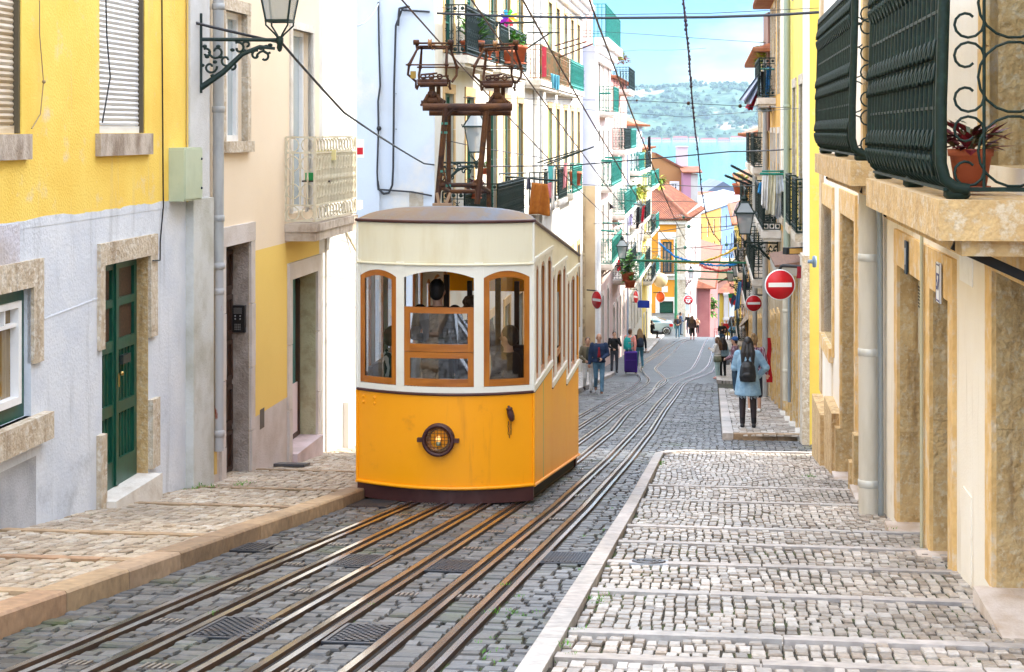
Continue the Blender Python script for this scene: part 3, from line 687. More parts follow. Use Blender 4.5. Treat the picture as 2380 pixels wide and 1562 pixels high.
dr = b.part(mb, 'green_door', green_paint)
for x0, x1 in ((a + .02, mid - .015), (mid + .015, bb - .04)):
    for z0, z1 in ((.65, .795), (.83, .96)): p = MB(); p.box(x0 + .09, x1 - .09, y - .006, y - .002, c + z0 * (d - c), c + z1 * (d - c)); p.build('door_grille', M('dark_door_mesh', (.035, .018, .010), .5, c2=(.07, .035, .02), ns=40), dr)
p = MB(); p.box(mid + .10, mid + .30, y - .07, y - .03, c + .535 * (d - c), c + .575 * (d - c)); p.build('letter_box', M('dark_letter_box', (.02, .03, .028), .4), dr)
p = MB(); p.ball((mid + .03, y - .08, c + .50 * (d - c)), .022, 8); p.tube([(mid + .03, y - .05, c + .5 * (d - c)), (mid + .03, y - .05, c + .44 * (d - c))], .01); p.build('handle', M('brass', (.45, .3, .1), .3, .9), dr)
mb = MB(); wl = .17                                   # ragged stone surround
mb.box(a - .12, bb + .2, -.035, .03, d, d + .20); mb.box(a - .12, a, -.033, .03, d - .75, d); mb.box(bb, bb + .20, -.033, .03, d - .80, d)
b.part(mb, 'stone_surround', stone)
mb = MB(); mb.box(a - .14, a, -.05, .03, c - .1, c + .62); b.part(mb, 'base_stone', stone)
mb = MB(); mb.box(bb, bb + .22, -.05, .03, c + .05, c + .72); b.part(mb, 'base_stone', stone)
mb = MB(); mb.box(b.S(-60), b.S(43), -.012, .02, b.Z(20, 640), b.Z(20, 522)); b.part(mb, 'bare_stone_patch', M('bare_lilac_stone', (.46, .42, .42), .9, c2=(.55, .54, .60), ns=3, lo=.45, hi=.6, bump=.5, bs=30))
mb = MB(); mb.hexa([(b.S(102), -.005, b.Z(102, 742)), (b.S(232), -.005, b.Z(232, 692)), (b.S(232), .01, b.Z(232, 692)), (b.S(102), .01, b.Z(102, 742)), (b.S(102), -.003, b.Z(102, 742) + .01), (b.S(232), -.003, b.Z(232, 692) + .01), (b.S(232), .01, b.Z(232, 692) + .01), (b.S(102), .01, b.Z(102, 742) + .01)]); b.part(mb, 'plaster_ridge', bluewhite)
mb = MB(); mb.box(bb - .004, bb + .004, .0, .13, c, d); mb.box(bb - .006, bb - .004, .0, .13, c + .72, c + .95 * (d - c)); b.part(mb, 'door_reveal', stone_dark)
mb = MB(); mb.box(a - .02, bb + .02, -.14, .135, c - .30, c + .012); b.part(mb, 'doorstep', stone_pale)
# low green window at the left edge
a, bb = b.S(-140), b.S(72); d = b.Z(50, 672); c = b.Z(70, 968)
b.hole(a, bb, c, d, .16); mb = MB()
mb.box(a, bb, .06, .13, d - .10, d); mb.box(a, bb, .06, .13, c, c + .12); mb.box(bb - .10, bb, .06, .13, c + .12, d - .10); mb.box(a, a + .1, .06, .13, c + .12, d - .1)
wo = b.part(mb, 'window', green_paint)
f = MB(); A_, B_ = a + .1, bb - .10; C_, D_ = c + .12, d - .1
for q in ((A_, B_, D_ - .05, D_), (A_, B_, C_, C_ + .06), (B_ - .06, B_, C_ + .06, D_ - .05), (A_, A_ + .05, C_ + .06, D_ - .05)): f.box(q[0], q[1], .035, .11, q[2], q[3])
f.box(A_, B_ - .06, .05, .10, C_ + .62, C_ + .65); f.box(B_ - .30, B_ - .28, .05, .10, C_ + .65, D_ - .05)
f.build('sash', white_paint, wo)
g_ = MB(); g_.quad((A_, .105, C_), (B_, .105, C_), (B_, .105, D_), (A_, .105, D_)); g_.build('pane', M('wood_behind_glass', (.16, .10, .025), .08, c2=(.24, .16, .05), ns=2, stretch=(14, 1, .6), spec=.9), wo)
mb = MB(); mb.box(a - .1, bb + .2, -.03, .03, d, d + .22); mb.box(bb, bb + .20, -.028, .03, d - .62, d); mb.box(a - .1, bb + .26, -.09, .05, c - .22, c); b.part(mb, 'stone_surround', stone)
mb = MB(); rnd = random.Random(21); x = 0.0; xe = b.S(432); zz = 0
while x < xe:
    x2 = min(x + rnd.uniform(.03, .12), xe); z2 = max(-.012, min(.020, zz + rnd.uniform(-.010, .010))); mb.hexa([(x, -.003, zb1 - .06), (x2, -.003, zb1 - .06), (x2, .004, zb1 - .06), (x, .004, zb1 - .06), (x, -.003, zb1 + zz), (x2, -.003, zb1 + z2), (x2, .004, zb1 + z2), (x, .004, zb1 + zz)]); x = x2; zz = z2
b.part(mb, 'ragged_paint_edge', bluewhite)
# raised end pilaster
a, bb = b.S(433), b.S(478)
mb = MB(); mb.box(a, bb, -.045, .05, b.Z(455, 461), 4.6); mb.mat(1); mb.box(a - .02, bb + .02, -.085, .05, -6, b.Z(455, 461) - .002)
b.part(mb, 'corner_pilaster', [M('grey_white_render', (.60, .61, .62), .85, c2=(.50, .50, .49), ns=2, lo=.4, hi=.7, bump=.4, bs=50), M('stained_pilaster_render', (.55, .56, .54), .85, c2=(.38, .37, .31), ns=1.8, lo=.42, hi=.68, bump=.4, bs=50)])
b.finish(tile_m, .3, 1.2); L1 = b
# --- left building 2: beige over yellow, sunlit end ------------------------------
B2 = lwall(828)
b = Bld('beige_townhouse', 'beige and cream townhouse with a small white balcony, its far end in sunlight', B1, B2, -7, 4.6, [beige_pl, cream_yellow, pale_st, white_pl], 7, zb=-3.7)
zy = b.Z(600, 581); zpl = b.Z(640, 940); sw = b.S(740)
b.zc += [zy, zpl]; b.sc += [b.S(683)]
s683 = b.S(742); b.sc += [s683]
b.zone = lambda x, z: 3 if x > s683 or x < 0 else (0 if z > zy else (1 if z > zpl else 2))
a, bb = b.S(521), b.S(571); c = b.Z(521, 329); d = b.Z(521, 22)
o = b.window(a, bb, c, d, white_paint, pane_pale, .12, 2, 1, .07)
b.surround(a, bb, c, d, stone, .14, .03, True, parent=o)
a, bb = b.S(677), b.S(724); c = b.Z(700, 492); d = b.Z(677, 66)
o = b.window(a, bb, c, d, white_paint, pane_pale, .14, 2, 1, .06); b.surround(a, bb, c, d, stone_pale, .10, .03, False, parent=o)
# balcony with cream scrollwork
a, bb = b.S(661), b.S(765); z = b.Z(661, 521)
mb = MB(); mb.box(a, bb, -.42, -.002, z - .10, z); mb.box(a + .02, bb - .02, -.40, -.002, z - .22, z - .10); bo = b.part(mb, 'balcony', pale_sill)
r = MB(); zt = b.Z(661, 319); z0 = z + .04
for (p0, p1) in (((a + .03, -.01), (a + .03, -.39)), ((a + .03, -.39), (bb - .03, -.39)), ((bb - .03, -.39), (bb - .03, -.01))):
    a3, b3 = Vector((*p0, 0)), Vector((*p1, 0)); L_ = (b3 - a3).length; dv = (b3 - a3) / L_; up = Vector((0, 0, 1)); n = max(2, round(L_ / .17))
    for zz in (z0, z0 + .2, zt - .2, zt): r.bar(a3 + up * zz, b3 + up * zz, .022)
    r.bar(a3 + up * z0, a3 + up * zt, .03)
    for i in range(n):
        cx_ = a3 + dv * (L_ * (i + .5) / n); rr = L_ / n * .46
        for zc, sc in ((z0 + .10, .9), (zt - .10, .9), (z0 + .38, 1), (zt - .34, 1)):
            r.tube([cx_ + dv * (rr * sc * math.cos(t)) + up * (zc + rr * 1.1 * sc * math.sin(t)) for t in [2 * PI * k / 10 for k in range(11)]], .009, 4, False)
        for q in (0, .5): r.bar(a3 + dv * (L_ * (i + q) / n) + up * (z0 + .2), a3 + dv * (L_ * (i + q) / n) + up * (zt - .2), .018); r.ball(a3 + dv * (L_ * (i + q) / n) + up * ((z0 + zt) / 2), (.016, .016, .06), 5)
r.build('railing', iron_cream, bo)
# doors
for U0, U1, V0, V1, dep, m, nm in ((520, 579, 574, 1118, .21, dark_door, 'dark_door'), (675, 734, 668, 1031, .25, None, 'shop_door')):
    a, bb = b.S(U0), b.S(U1); c = b.Z(U0 + 5, V1 + 22); d = b.Z(U0, V0 if U0 < 600 else 650)
    if m: b.door(a, bb, c, d, m, dep, 5, 1)
    else:
        o = b.window(a, bb, c, d, M('brown_frame', (.05, .025, .015), .5), glass('greenish_glass', (.10, .24, .22), .05), dep, 1, 1, .07, name='shop_door'); q = MB(); q.box(a + .07, bb - .07, dep - .01, dep + .0, c + .07, c + .75); q.build('kick_panel', M('pale_pink_panel', (.62, .52, .54), .6), o)
    mb = MB(); mb.box(bb - .004, bb + .004, .002, dep, c, d); b.part(mb, 'door_reveal', M('rough_pink_grey_stone', (.36, .31, .28), .9, c2=(.22, .18, .15), ns=5, lo=.4, hi=.7, bump=.9, bs=40) if m else M('speckled_green_stone', (.42, .40, .26), .9, c2=(.28, .24, .14), ns=5, lo=.45, hi=.7, bump=.8, bs=40))
    b.surround(a, bb, c, d, pale_st, .17, .035, False, wt=.22, jamb_bot=c - .25)
    mb = MB(); mb.box(a - .02, bb + .02, -.10, dep, c - .30, c + .012); b.part(mb, 'doorstep', M('pinkish_step_stone', (.55, .44, .44), .7, c2=(.42, .33, .32), ns=3, bump=.2))
mb = MB(); a = b.S(604); mb.box(a, a + .20, -.002, .004, b.Z(604, 999), b.Z(604, 953)); b.part(mb, 'vent_opening', M('vent_dark', (.12, .10, .08), .9))
mb = MB(); mb.box(b.S(755), b.S(828), -.03, .02, -7, zy + .1 - .0); mb.box(b.S(792), b.S(828) + .02, -.12, .02, -7, b.Z(805, 925)); mb.box(b.S(796), b.S(828) + .02, -.10, .02, b.Z(805, 490), b.Z(805, 470)); b.part(mb, 'end_pilaster', white_pl)
mb = MB(); mb.tube([b_ for b_ in ((b.S(795), -.03, b.Z(795, 530)), (b.S(812), -.10, b.Z(812, 582)))], .02, 6); b.part(mb, 'wall_spike', iron_cream)
b.finish(tile_m, .3, 1.2); L2 = b
# intercom on the door reveal
mb = MB(); a = L2.S(579); zt_ = L2.Z(560, 716)
o_ = empty('intercom', tuple(L2.W(a - .03, .12, zt_ - .32)), math.atan2(L2.d.y, L2.d.x), 'black intercom panel with steel buttons inside the dark door recess', 'intercom')
mb.box(-.035, .03, -.085, .085, 0, .32); mb.build('housing', M('black_plastic', (.012, .012, .014), .35), o_)
mb = MB()
for r_ in range(2):
    for k in range(2): mb.lathe([(0, 0), (.010, 0), (.010, .006), (0, .008)], (-.036, -.03 + k * .06, .16 + r_ * .035), 8, 'x', Matrix.Rotation(PI, 3, 'Z'))
for r_ in range(4):
    for k in range(4): mb.box(-.040, -.035, -.035 + k * .02, -.023 + k * .02, .03 + r_ * .02, .042 + r_ * .02)
for r_ in range(6): mb.box(-.038, -.035, -.05, .05, .225 + r_ * .012, .229 + r_ * .012)
mb.build('button', M('brushed_steel_button', (.4, .4, .42), .35, .8), o_)

# --- right building 1: white with stone door frames -------------------------------
far_, near_ = rwall(24.5), rwall(2.0)
white_r = M('cream_white_plaster', (.80, .75, .66), .8, c2=(.74, .66, .54), ns=.9, lo=.35, hi=.7, bump=.2, bs=50, c3=(.56, .44, .28), ns3=1.1, lo3=.60, hi3=.76, streak=(.46, .37, .26), sk=(.56, .78))
tan_st = M('orange_tan_stone', (.70, .47, .20), .8, c2=(.58, .36, .13), ns=6, lo=.4, hi=.64, bump=.6, bs=30, c3=(.66, .54, .38), ns3=5, lo3=.5, hi3=.62)
b = Bld('white_stone_framed_house', 'cream white house with orange stone door frames beside the stepped pavement', far_, near_, -7, 7.2, [white_r, stone_dark], 7, zb=-4)
b.reveal_last = True
ops = [(1914, 1937, -1.05, 1037, .45, 'window'), (1958, 1990, -1.02, 1098, .4, 'door'), (2003, 2021, -1.10, 1130, .35, 'door'), (2092, 2148, None, 1216, .4, 'door'), (2169, 2212, None, 1284, .4, 'door'), (2316, 2470, -.80, 1370, .4, 'door')]
for i, (U0, U1, d, V1, dep, kind) in enumerate(ops):
    a, bb = b.S(U0), b.S(U1)
    if d is None: d = -1.16
    c = b.Z(U0, V1)
    if i == 0: c = b.Z(U0, 769)
    b.hole(a, bb, c, d, dep)
    dm = MB(); dm.box(a, bb, dep - .03, dep + .02, c, d); b.part(dm, kind, green_paint if i in (0, 2) else dark_door)
    w = .20 if i < 3 else .24
    mb = MB(); mb.box(a - w, bb + w, -.03, .04, d, d + .30); mb.box(a - w, a, -.028, .04, c if i else c - .1, d); mb.box(bb, bb + w, -.028, .04, c if i else c - .1, d)
    b.part(mb, 'stone_surround', tan_st)
    mb = MB(); nb = max(1, round((d - c) / .8))
    for q in range(nb): mb.box(a - .003, a + .003 + .003 * (q % 2), -.002 * (q % 2), dep, c + (d - c) * q / nb + .005, c + (d - c) * (q + 1) / nb)
    b.part(mb, 'door_reveal', stone_dark)
    if i:
        mb = MB(); zb_ = c + .5
        m3 = MB(); m3.box(a - w - .03, a + .002, -.085, .05, b.gz(a) - .3, c + .55); (b.part(m3, 'plinth', stone_dark) if i < 3 else None)
        mb.box(a - .02, bb + .02, -.13, dep, c - .45, c + .012); b.part(mb, 'doorstep', M('worn_step_stone', (.58, .50, .44), .75, c2=(.44, .34, .26), ns=3, bump=.3))
        if i < 3:
            mb = MB(); mb.box(bb, bb + w + .02, -.09, .05, b.gz(bb) - .3, c + .55); b.part(mb, 'plinth', stone_dark)
a = b.S(1914); mb = MB(); mb.box(a, b.S(1937), -.06, .3, b.Z(1914, 800), b.Z(1914, 770)); mb.mat(1); mb.box(a + .1, b.S(1936), -.022, .0, b.Z(1914, 935), b.Z(1914, 803)); b.part(mb, 'window_sill', [tan_st, white_r])
stone_warm = M('warm_brown_base_stone', (.55, .38, .18), .9, c2=(.38, .24, .10), ns=6, lo=.4, hi=.66, bump=.9, bs=24, c3=(.58, .45, .27), ns3=18, lo3=.5, hi3=.62, streak=(.14, .08, .04), sk=(.54, .70))
mb = MB(); mb.box(-.02, b.S(1936), -.17, .05, -7, b.Z(1895, 870)); mb.box(b.S(1936), b.S(1955) , -.12, .05, -7, b.Z(1945, 940)); b.part(mb, 'plinth', stone_warm)
mb = MB(); mb.box(-.01, b.S(1910), -.04, .05, b.Z(1895, 870), 7.2); b.part(mb, 'corner_stone', M('worn_cream_stone', (.60, .48, .32), .85, c2=(.46, .32, .18), ns=2.2, lo=.4, hi=.68, bump=.5, bs=30))
# meter panel on the wall near the camera, number plates
mb = MB(); a = b.S(2240); mb.box(a, a + .35, -.006, 0, b.Z(2240, 1330), b.Z(2240, 1130)); b.part(mb, 'flush_panel', white_r)
mb = MB(); mb.box(b.S(2233), b.S(2268), -.006, 0, b.Z(2250, 655), b.Z(2235, 523)) if False else mb.box(b.S(2232), b.S(2262), -.006, 0, -.98, -.52); b.part(mb, 'white_panel', white_paint)
b.R = b
# upper windows behind the balconies
for U0, U1 in ((2012, 2042), (2300, 2420)):
    a, bb = b.S(U0), b.S(U1); o = b.window(a, bb, -.2, 2.6, green_paint, pane_dark, .25, 2, 3, .07); b.surround(a, bb, -.2, 2.6, tan_st, .28, .03, False, parent=o)
def bulge_balcony(Yf, Yn, out, zs, lab):
    a = b.hit_s(Yf); bb = b.hit_s(Yn); mb = MB()
    mb.box(a - .12, bb + .12, -out - .06, -.002, zs - .20, zs); mb.box(a - .05, bb + .05, -out + .06, -.002, zs - .28, zs - .2); o = b.part(mb, 'balcony', stone_bal)
    r = MB(); h = 1.35; zs_ = zs + .05
    prof = [(0.0, 0), (-.07, .012), (-.115, .05), (-.135, .13), (-.135, .40), (-.125, .75), (-.115, 1.1), (-.11, h)]
    n = int((bb - a) / .19)
    for i in range(n + 1):
        x = a + (bb - a) * i / n
        r.tube([(x, -out + .10 + p, zs_ + z) for p, z in prof], .018 if 0 < i < n else .032, 6, False)
        if i < n: r.tube([(x + .095, -out + .11 + p, zs_ + z) for p, z in prof], .009, 5, False)
        if i < n:
            xm = x + .044
            for zc in (.12, .24, .58, .70, 1.10, 1.22):
                k = min(range(len(prof)), key=lambda j: abs(prof[j][1] - zc)); yy = -out + .10 + prof[k][0] - .012; up_ = 1 if int(zc * 100) in (12, 58, 110) else -1
                for sg in (-1, 1): r.tube([(x + sg * .006, yy, zs_ + zc - .055 * up_), (x + sg * .042, yy - .012, zs_ + zc - .02 * up_), (x + sg * .058, yy - .02, zs_ + zc + .02 * up_), (x + sg * .036, yy - .022, zs_ + zc + .045 * up_), (x + sg * .022, yy - .02, zs_ + zc + .02 * up_)], .0085, 5, False)
    for zc in (.0, .41, .90, 1.34):
        yy = -out + .10 + [p for p, z in prof if z <= zc + .06][-1]; r.bar((a, yy, zs_ + zc), (bb, yy, zs_ + zc), .016)
    r.bar((a, -out, zs_ + 1.36), (bb, -out, zs_ + 1.36), .07, .05)
    for x in (a, bb):                            # end panels of scrollwork rings
        r.bar((x, -out + .06, zs_ + 0), (x, -.01, zs_ + 0), .022); r.bar((x, -out + .02, zs_ + 1.34), (x, -.01, zs_ + 1.34), .03)
        W_ = out
        for zc in (.19, .56, .93, 1.25):
            rr = .175
            for yc in ((-W_ * .30), ):
                r.tube([(x, yc + rr * 1.0 * math.cos(t), zs_ + zc + rr * math.sin(t)) for t in [2 * PI * k / 18 for k in range(19)]], .0075, 5, False)
            for sgn, zo in ((1, .10), (-1, -.10)):
                r.tube([(x, -W_ * .80 + .085 * math.cos(t) * (1 - t / 11), zs_ + zc + zo + sgn * .085 * math.sin(t) * (1 - t / 11)) for t in [k * .5 for k in range(0, 12)]], .0075, 5, False)
        r.tube([(x, -W_ * .62, zs_ + z / 20 * 1.34) for z in range(0, 21)], .009, 5, False)
    for x in (a + .05, (a + bb) / 2, bb - .05): r.ball((x, -out + .05, zs_ - .02), (.07, .07, .05), 8); 
    r.build('railing', iron_old, o)
    for x in (a + .1, bb - .2): br = MB(); br.bar((x, -.01, zs - .42), (x, -out + .05, zs - .24), .03, .05); br.build('bracket', black, o)
stone_bal = M('stained_balcony_stone', (.58, .40, .19), .85, c2=(.38, .24, .10), ns=7, lo=.36, hi=.66, bump=.7, bs=26, c3=(.58, .48, .34), ns3=14, lo3=.5, hi3=.62)
iron_old = M('old_green_iron', (.003, .014, .010), .6, 0, c2=(.010, .034, .026), ns=22, lo=.5, hi=.75, spec=.3)
b.hit_s = lambda Y: (b.A.y - Y) / abs(b.d.y)
bulge_balcony(18.0, 13.6, .46, -.24, '')
bulge_balcony(12.0, 8.35, .46, -.34, '')
b.finish(tile_m, .3, 1.2); R1 = b
# ---------------------------------------------------------------- the funicular tram
TX, TY, TZ, TR = -.697, 17.475, -3.86, -math.atan(.1217)
tram_yellow = M('tram_yellow_paint', (.96, .385, .002), .36, c2=(.92, .355, .002), ns=1.1, lo=.35, hi=.7, spec=.5, bump=.02, bs=4, c3=(.62, .24, .01), ns3=2.2, lo3=.58, hi3=.78, streak=(.58, .21, .012), sk=(.57, .80))
tram_side_m = M('tram_side_yellow', (.97, .45, .004), .38, c2=(.93, .40, .003), ns=1.6, lo=.35, hi=.7, spec=.22, bump=.03, bs=2.5)
tram_cream = M('tram_cream_paint', (.74, .71, .56), .42, c2=(.66, .60, .42), ns=1.6, lo=.48, hi=.75, stretch=(2.5, 2.5, .5), bump=.02, bs=5, c3=(.50, .40, .22), ns3=2.2, lo3=.68, hi3=.85)
tram_white = M('tram_white_paint', (.78, .78, .72), .4, c2=(.70, .68, .60), ns=3, lo=.5, hi=.8)
maroon = M('maroon_brown_paint', (.055, .018, .018), .45, c2=(.075, .028, .025), ns=4, lo=.4, hi=.7)
teak = wood('varnished_teak', (.46, .16, .016), (.30, .09, .010), (9, 9, 1.6), .3)
teak_h = wood('varnished_teak_rail', (.44, .15, .016), (.28, .085, .010), (1.6, 1.6, 12), .3)
roof_m = M('weathered_tram_roof', (.12, .15, .20), .6, c2=(.20, .115, .04), ns=.75, lo=.46, hi=.62, spec=.2, bump=.1, bs=20, c3=(.17, .14, .11), ns3=6, lo3=.52, hi3=.6)
clear = glass('clear_tram_glass', clear=.82)
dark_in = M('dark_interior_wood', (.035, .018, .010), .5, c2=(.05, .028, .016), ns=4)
tram = empty('tram', (TX, TY, TZ), TR, 'yellow and cream funicular tram with wooden windows on the sloping tracks', 'tram')
TI = (Matrix.Translation((TX, TY, TZ)) @ Matrix.Rotation(TR, 4, 'Z')).inverted()
HW, SG, LEN, SL = .925, .30, 5.70, .135
yf = lambda x: -SG * (1 - (x / HW) ** 2)
def xl(U):                                    # local x on the curved front seen at column U
    best = None
    for i in range(-200, 201):
        x = HW * i / 200; p = TI.inverted() @ Vector((x, yf(x), 0)); u = CX + F * p.x / p.y
        if best is None or abs(u - U) < best[0]: best = (abs(u - U), x)
    return best[1]
def ys(U):                                    # local y on the right side wall seen at column U
    k = (U - CX) / F; Mx = TI.inverted(); a = Mx @ Vector((HW, 0, 0)); d = (Mx @ Vector((HW, 1, 0))) - a
    return (k * a.y - a.x) / (d.x - k * d.y)
zf = lambda V, Y=17.2: -(V - HY) / F * Y - TZ
def fplate(mb, x0, x1, zlo, zhi, off=0.0, n=None, thick=.03):
    n = n or max(1, int(abs(x1 - x0) / .04)); f1 = zlo if callable(zlo) else (lambda x: zlo); f2 = zhi if callable(zhi) else (lambda x: zhi)
    for i in range(n):
        a = x0 + (x1 - x0) * i / n; b = x0 + (x1 - x0) * (i + 1) / n
        mb.smooth = True
        lo = [(a, yf(a) - off, f1(a)), (b, yf(b) - off, f1(b)), (b, yf(b) - off + thick, f1(b)), (a, yf(a) - off + thick, f1(a))]
        hi = [(a, yf(a) - off, f2(a)), (b, yf(b) - off, f2(b)), (b, yf(b) - off + thick, f2(b)), (a, yf(a) - off + thick, f2(a))]
        o = len(mb.v); mb.add(lo + hi, [(0, 1, 5, 4)], True); mb.add(lo + hi, [(2, 3, 7, 6)], True); mb.add(lo + hi, [(4, 5, 6, 7), (3, 2, 1, 0)] + ([(0, 4, 7, 3)] if i == 0 else []) + ([(1, 2, 6, 5)] if i == n - 1 else []), False)
        mb.smooth = False
NX = 24
xs_ = [HW * (2 * i / NX - 1) for i in range(NX + 1)]
mb = MB(); fplate(mb, -HW, HW, .21, 1.165); tb = mb.build('front_panel', tram_yellow, tram)
mb = MB()
for x in (xl(845), xl(870)):
    for z in ((1.10, 1.04)): mb.ball((x, yf(x) - .002, z), .016, 8)
mb.build('rivet', tram_yellow, tb)
mb = MB(); mb.tube([(x, yf(x) - .012, .215) for x in xs_], .018, 8); mb.build('lower_trim', tram_yellow, tb)
mb = MB()
for i in range(NX):
    a, b_ = xs_[i], xs_[i + 1]; q = lambda x: yf(x) * .85 - .005
    mb.hexa([(a, q(a), .05), (b_, q(b_), .05), (b_, q(b_) + .05, .05), (a, q(a) + .05, .05), (a, q(a), .20), (b_, q(b_), .20), (b_, q(b_) + .05, .20), (a, q(a) + .05, .20)])
mb.build('bumper_skirt', maroon, tram)
mb = MB(); mb.tube([(x, yf(x) - .010, 1.172) for x in xs_], .015, 8); mb.build('belt_rail', maroon, tram)
mb = MB(); fplate(mb, -HW, HW, 1.185, 1.245, .004); ws_ = mb.build('window_sill', tram_white, tram)
mb = MB(); fplate(mb, -HW, HW, 2.50, 2.925); lb = mb.build('letterboard', tram_cream, tram)
mb = MB(); mb.tube([(x, yf(x) - .012, 2.495) for x in xs_], .013, 8); mb.build('moulding', tram_cream, lb)
mb = MB(); mb.tube([(x, yf(x) - .015, 2.935) for x in xs_], .018, 8)
for sx in (-1, 1): mb.tube([(sx * (HW + .012), 0, 2.935), (sx * (HW + .012), LEN, 2.935 - SL * LEN)], .018, 8)
mb.build('gutter', maroon, tram)
# front frame: posts and arched heads
XB = [-HW, xl(838), xl(921), xl(939), xl(1102), xl(1124), xl(1231), HW]
mb = MB()
for a, b_ in ((XB[0], XB[1]), (XB[2], XB[3]), (XB[4], XB[5]), (XB[6], XB[7])): fplate(mb, a, b_, 1.245, 2.50, .006)
def arch(x0, x1, top, drop): return lambda x: top - drop * ((2 * x - x0 - x1) / (x1 - x0)) ** 2
for a, b_ in ((XB[1], XB[2]), (XB[3], XB[4]), (XB[5], XB[6])): fplate(mb, a, b_, arch(a, b_, 2.43, .07), 2.50, .0)
mb.build('front_post', tram_white, tram)
for x in (XB[0] + .02, (XB[2] + XB[3]) / 2, (XB[4] + XB[5]) / 2, XB[7] - .02):
    for z in (1.22, 2.46):
        mb = MB(); w = .042 if abs(x) < .8 else .018
        fplate(mb, x - w, x + w, z - .05, z + .06, .009, 2)
        for dx in (-.6, .6):
            for dz in (-.03, .035): mb.ball((x + dx * w, yf(x + dx * w) - .012, z + dz), .004, 5)
        mb.build('corner_plate', tram_white, tram)
def fframe(name, a, b_, z0, z1, w, rails=(), topdrop=0, off=-.005, glassed=True):
    mb = MB(); top = arch(a, b_, z1, topdrop)
    fplate(mb, a, a + w, z0, top, off, 3); fplate(mb, b_ - w, b_, z0, top, off, 3)
    mb.mat(1); fplate(mb, a + w, b_ - w, z0, z0 + w * 1.25, off); fplate(mb, a + w, b_ - w, lambda x: arch(a, b_, z1, topdrop * 1.1)(x) - w * (1.1 if topdrop else 1), top, off)
    for z, h in rails: fplate(mb, a + w, b_ - w, z, z + h, off - .004)
    o = mb.build(name, [teak, teak_h], tram)
    if glassed:
        g = MB(); n = 6
        for i in range(n):
            p, q = a + w + (b_ - a - 2 * w) * i / n, a + w + (b_ - a - 2 * w) * (i + 1) / n
            g.smooth = True; g.quad((p, yf(p) + .02, z0 + w), (q, yf(q) + .02, z0 + w), (q, yf(q) + .02, top(q) - w * .8), (p, yf(p) + .02, top(p) - w * .8))
        g.build('pane', clear, o)
    return o
fframe('window', XB[1], XB[2], 1.25, 2.425, .052, (), .06)
fframe('window', XB[5], XB[6], 1.25, 2.425, .055, (), .06)
fframe('window', XB[3], XB[4], 1.25, 1.60, .062, (), 0, -.008)
o = fframe('window', XB[3], XB[4], 1.605, 2.06, .062, (), .0, -.002)
# headlight
hx = xl(1020); hz = zf(1021, 17.18); hy = yf(hx)
hl = MB(); hl.lathe([(.125, -.02), (.125, .05), (.165, .05), (.168, .025), (.168, -.01), (.13, -.01)], (hx, hy - .03, hz), 28, 'y')
ho = hl.build('headlight', maroon, tram)
g = MB()
g.lathe([(0.128, .0), (.135, -.045), (.165, -.045), (.165, -.02)], (hx, hy - .03, hz), 28, 'y'); g.box(hx - .215, hx - .16, hy - .07, hy - .02, hz - .02, hz + .02); g.box(hx + .16, hx + .215, hy - .07, hy - .02, hz - .022, hz + .018); g.build('ring', maroon, ho)
g = MB()
for k in range(-3, 4):
    x = k * .035; h = math.sqrt(.128 ** 2 - x * x); g.bar((hx + x, hy - .072, hz - h), (hx + x, hy - .072, hz + h), .005); g.bar((hx - h, hy - .074, hz + x), (hx + h, hy - .074, hz + x), .005)
g.build('wire_grille', rust, ho)
g = MB(); g.lathe([(0, .05), (.06, .045), (.10, .03), (.127, -.005)], (hx, hy - .03, hz), 24, 'y'); g.build('reflector', M('dull_reflector', (.45, .33, .20), .25, .7, c2=(.25, .18, .14), ns=9), ho)
g = MB(); g.ball((hx + .005, hy - .055, hz + .012), (.028, .02, .034), 10); g.build('bulb', M('lit_bulb', (1, .7, .3), .5, emit=(1.0, .42, .08), es=.22), ho)
g = MB(); g.lathe([(0, -.05), (.022, -.05), (.024, -.012), (0, -.01)], (hx + .005, hy - .055, hz - .005), 10); g.build('socket', M('socket_green', (.22, .26, .18), .5), ho)
# bell shaped plug with chain
px = xl(1188); pz = zf(962, 17.2); py = yf(px) - .05
g = MB(); g.lathe([(0, .085), (.012, .08), (.014, .065), (.032, .06), (.034, .045), (.030, .04), (.034, .02), (.036, -.03), (.026, -.07), (0, -.085)], (px, py, pz), 12, 'z', Matrix.Rotation(-.25, 3, 'Y')); g.box(px - .02, px + .01, py, py + .06, pz - .02, pz + .02)
c_ = g.build('brake_plug', maroon, tram)
g = MB()
for i in range(9):
    z = pz - .10 - (i % 5) * .034; x = px - .022 + (.024 if i >= 5 else 0) + (.01 if i % 5 == 4 else 0)
    g.tube([(x + .007 * math.cos(t) * (1 if i % 2 else .5), py + .02, z + .02 * math.sin(t)) for t in [2 * PI * k / 8 for k in range(9)]], .003, 4, False)
g.build('chain', rust, c_)
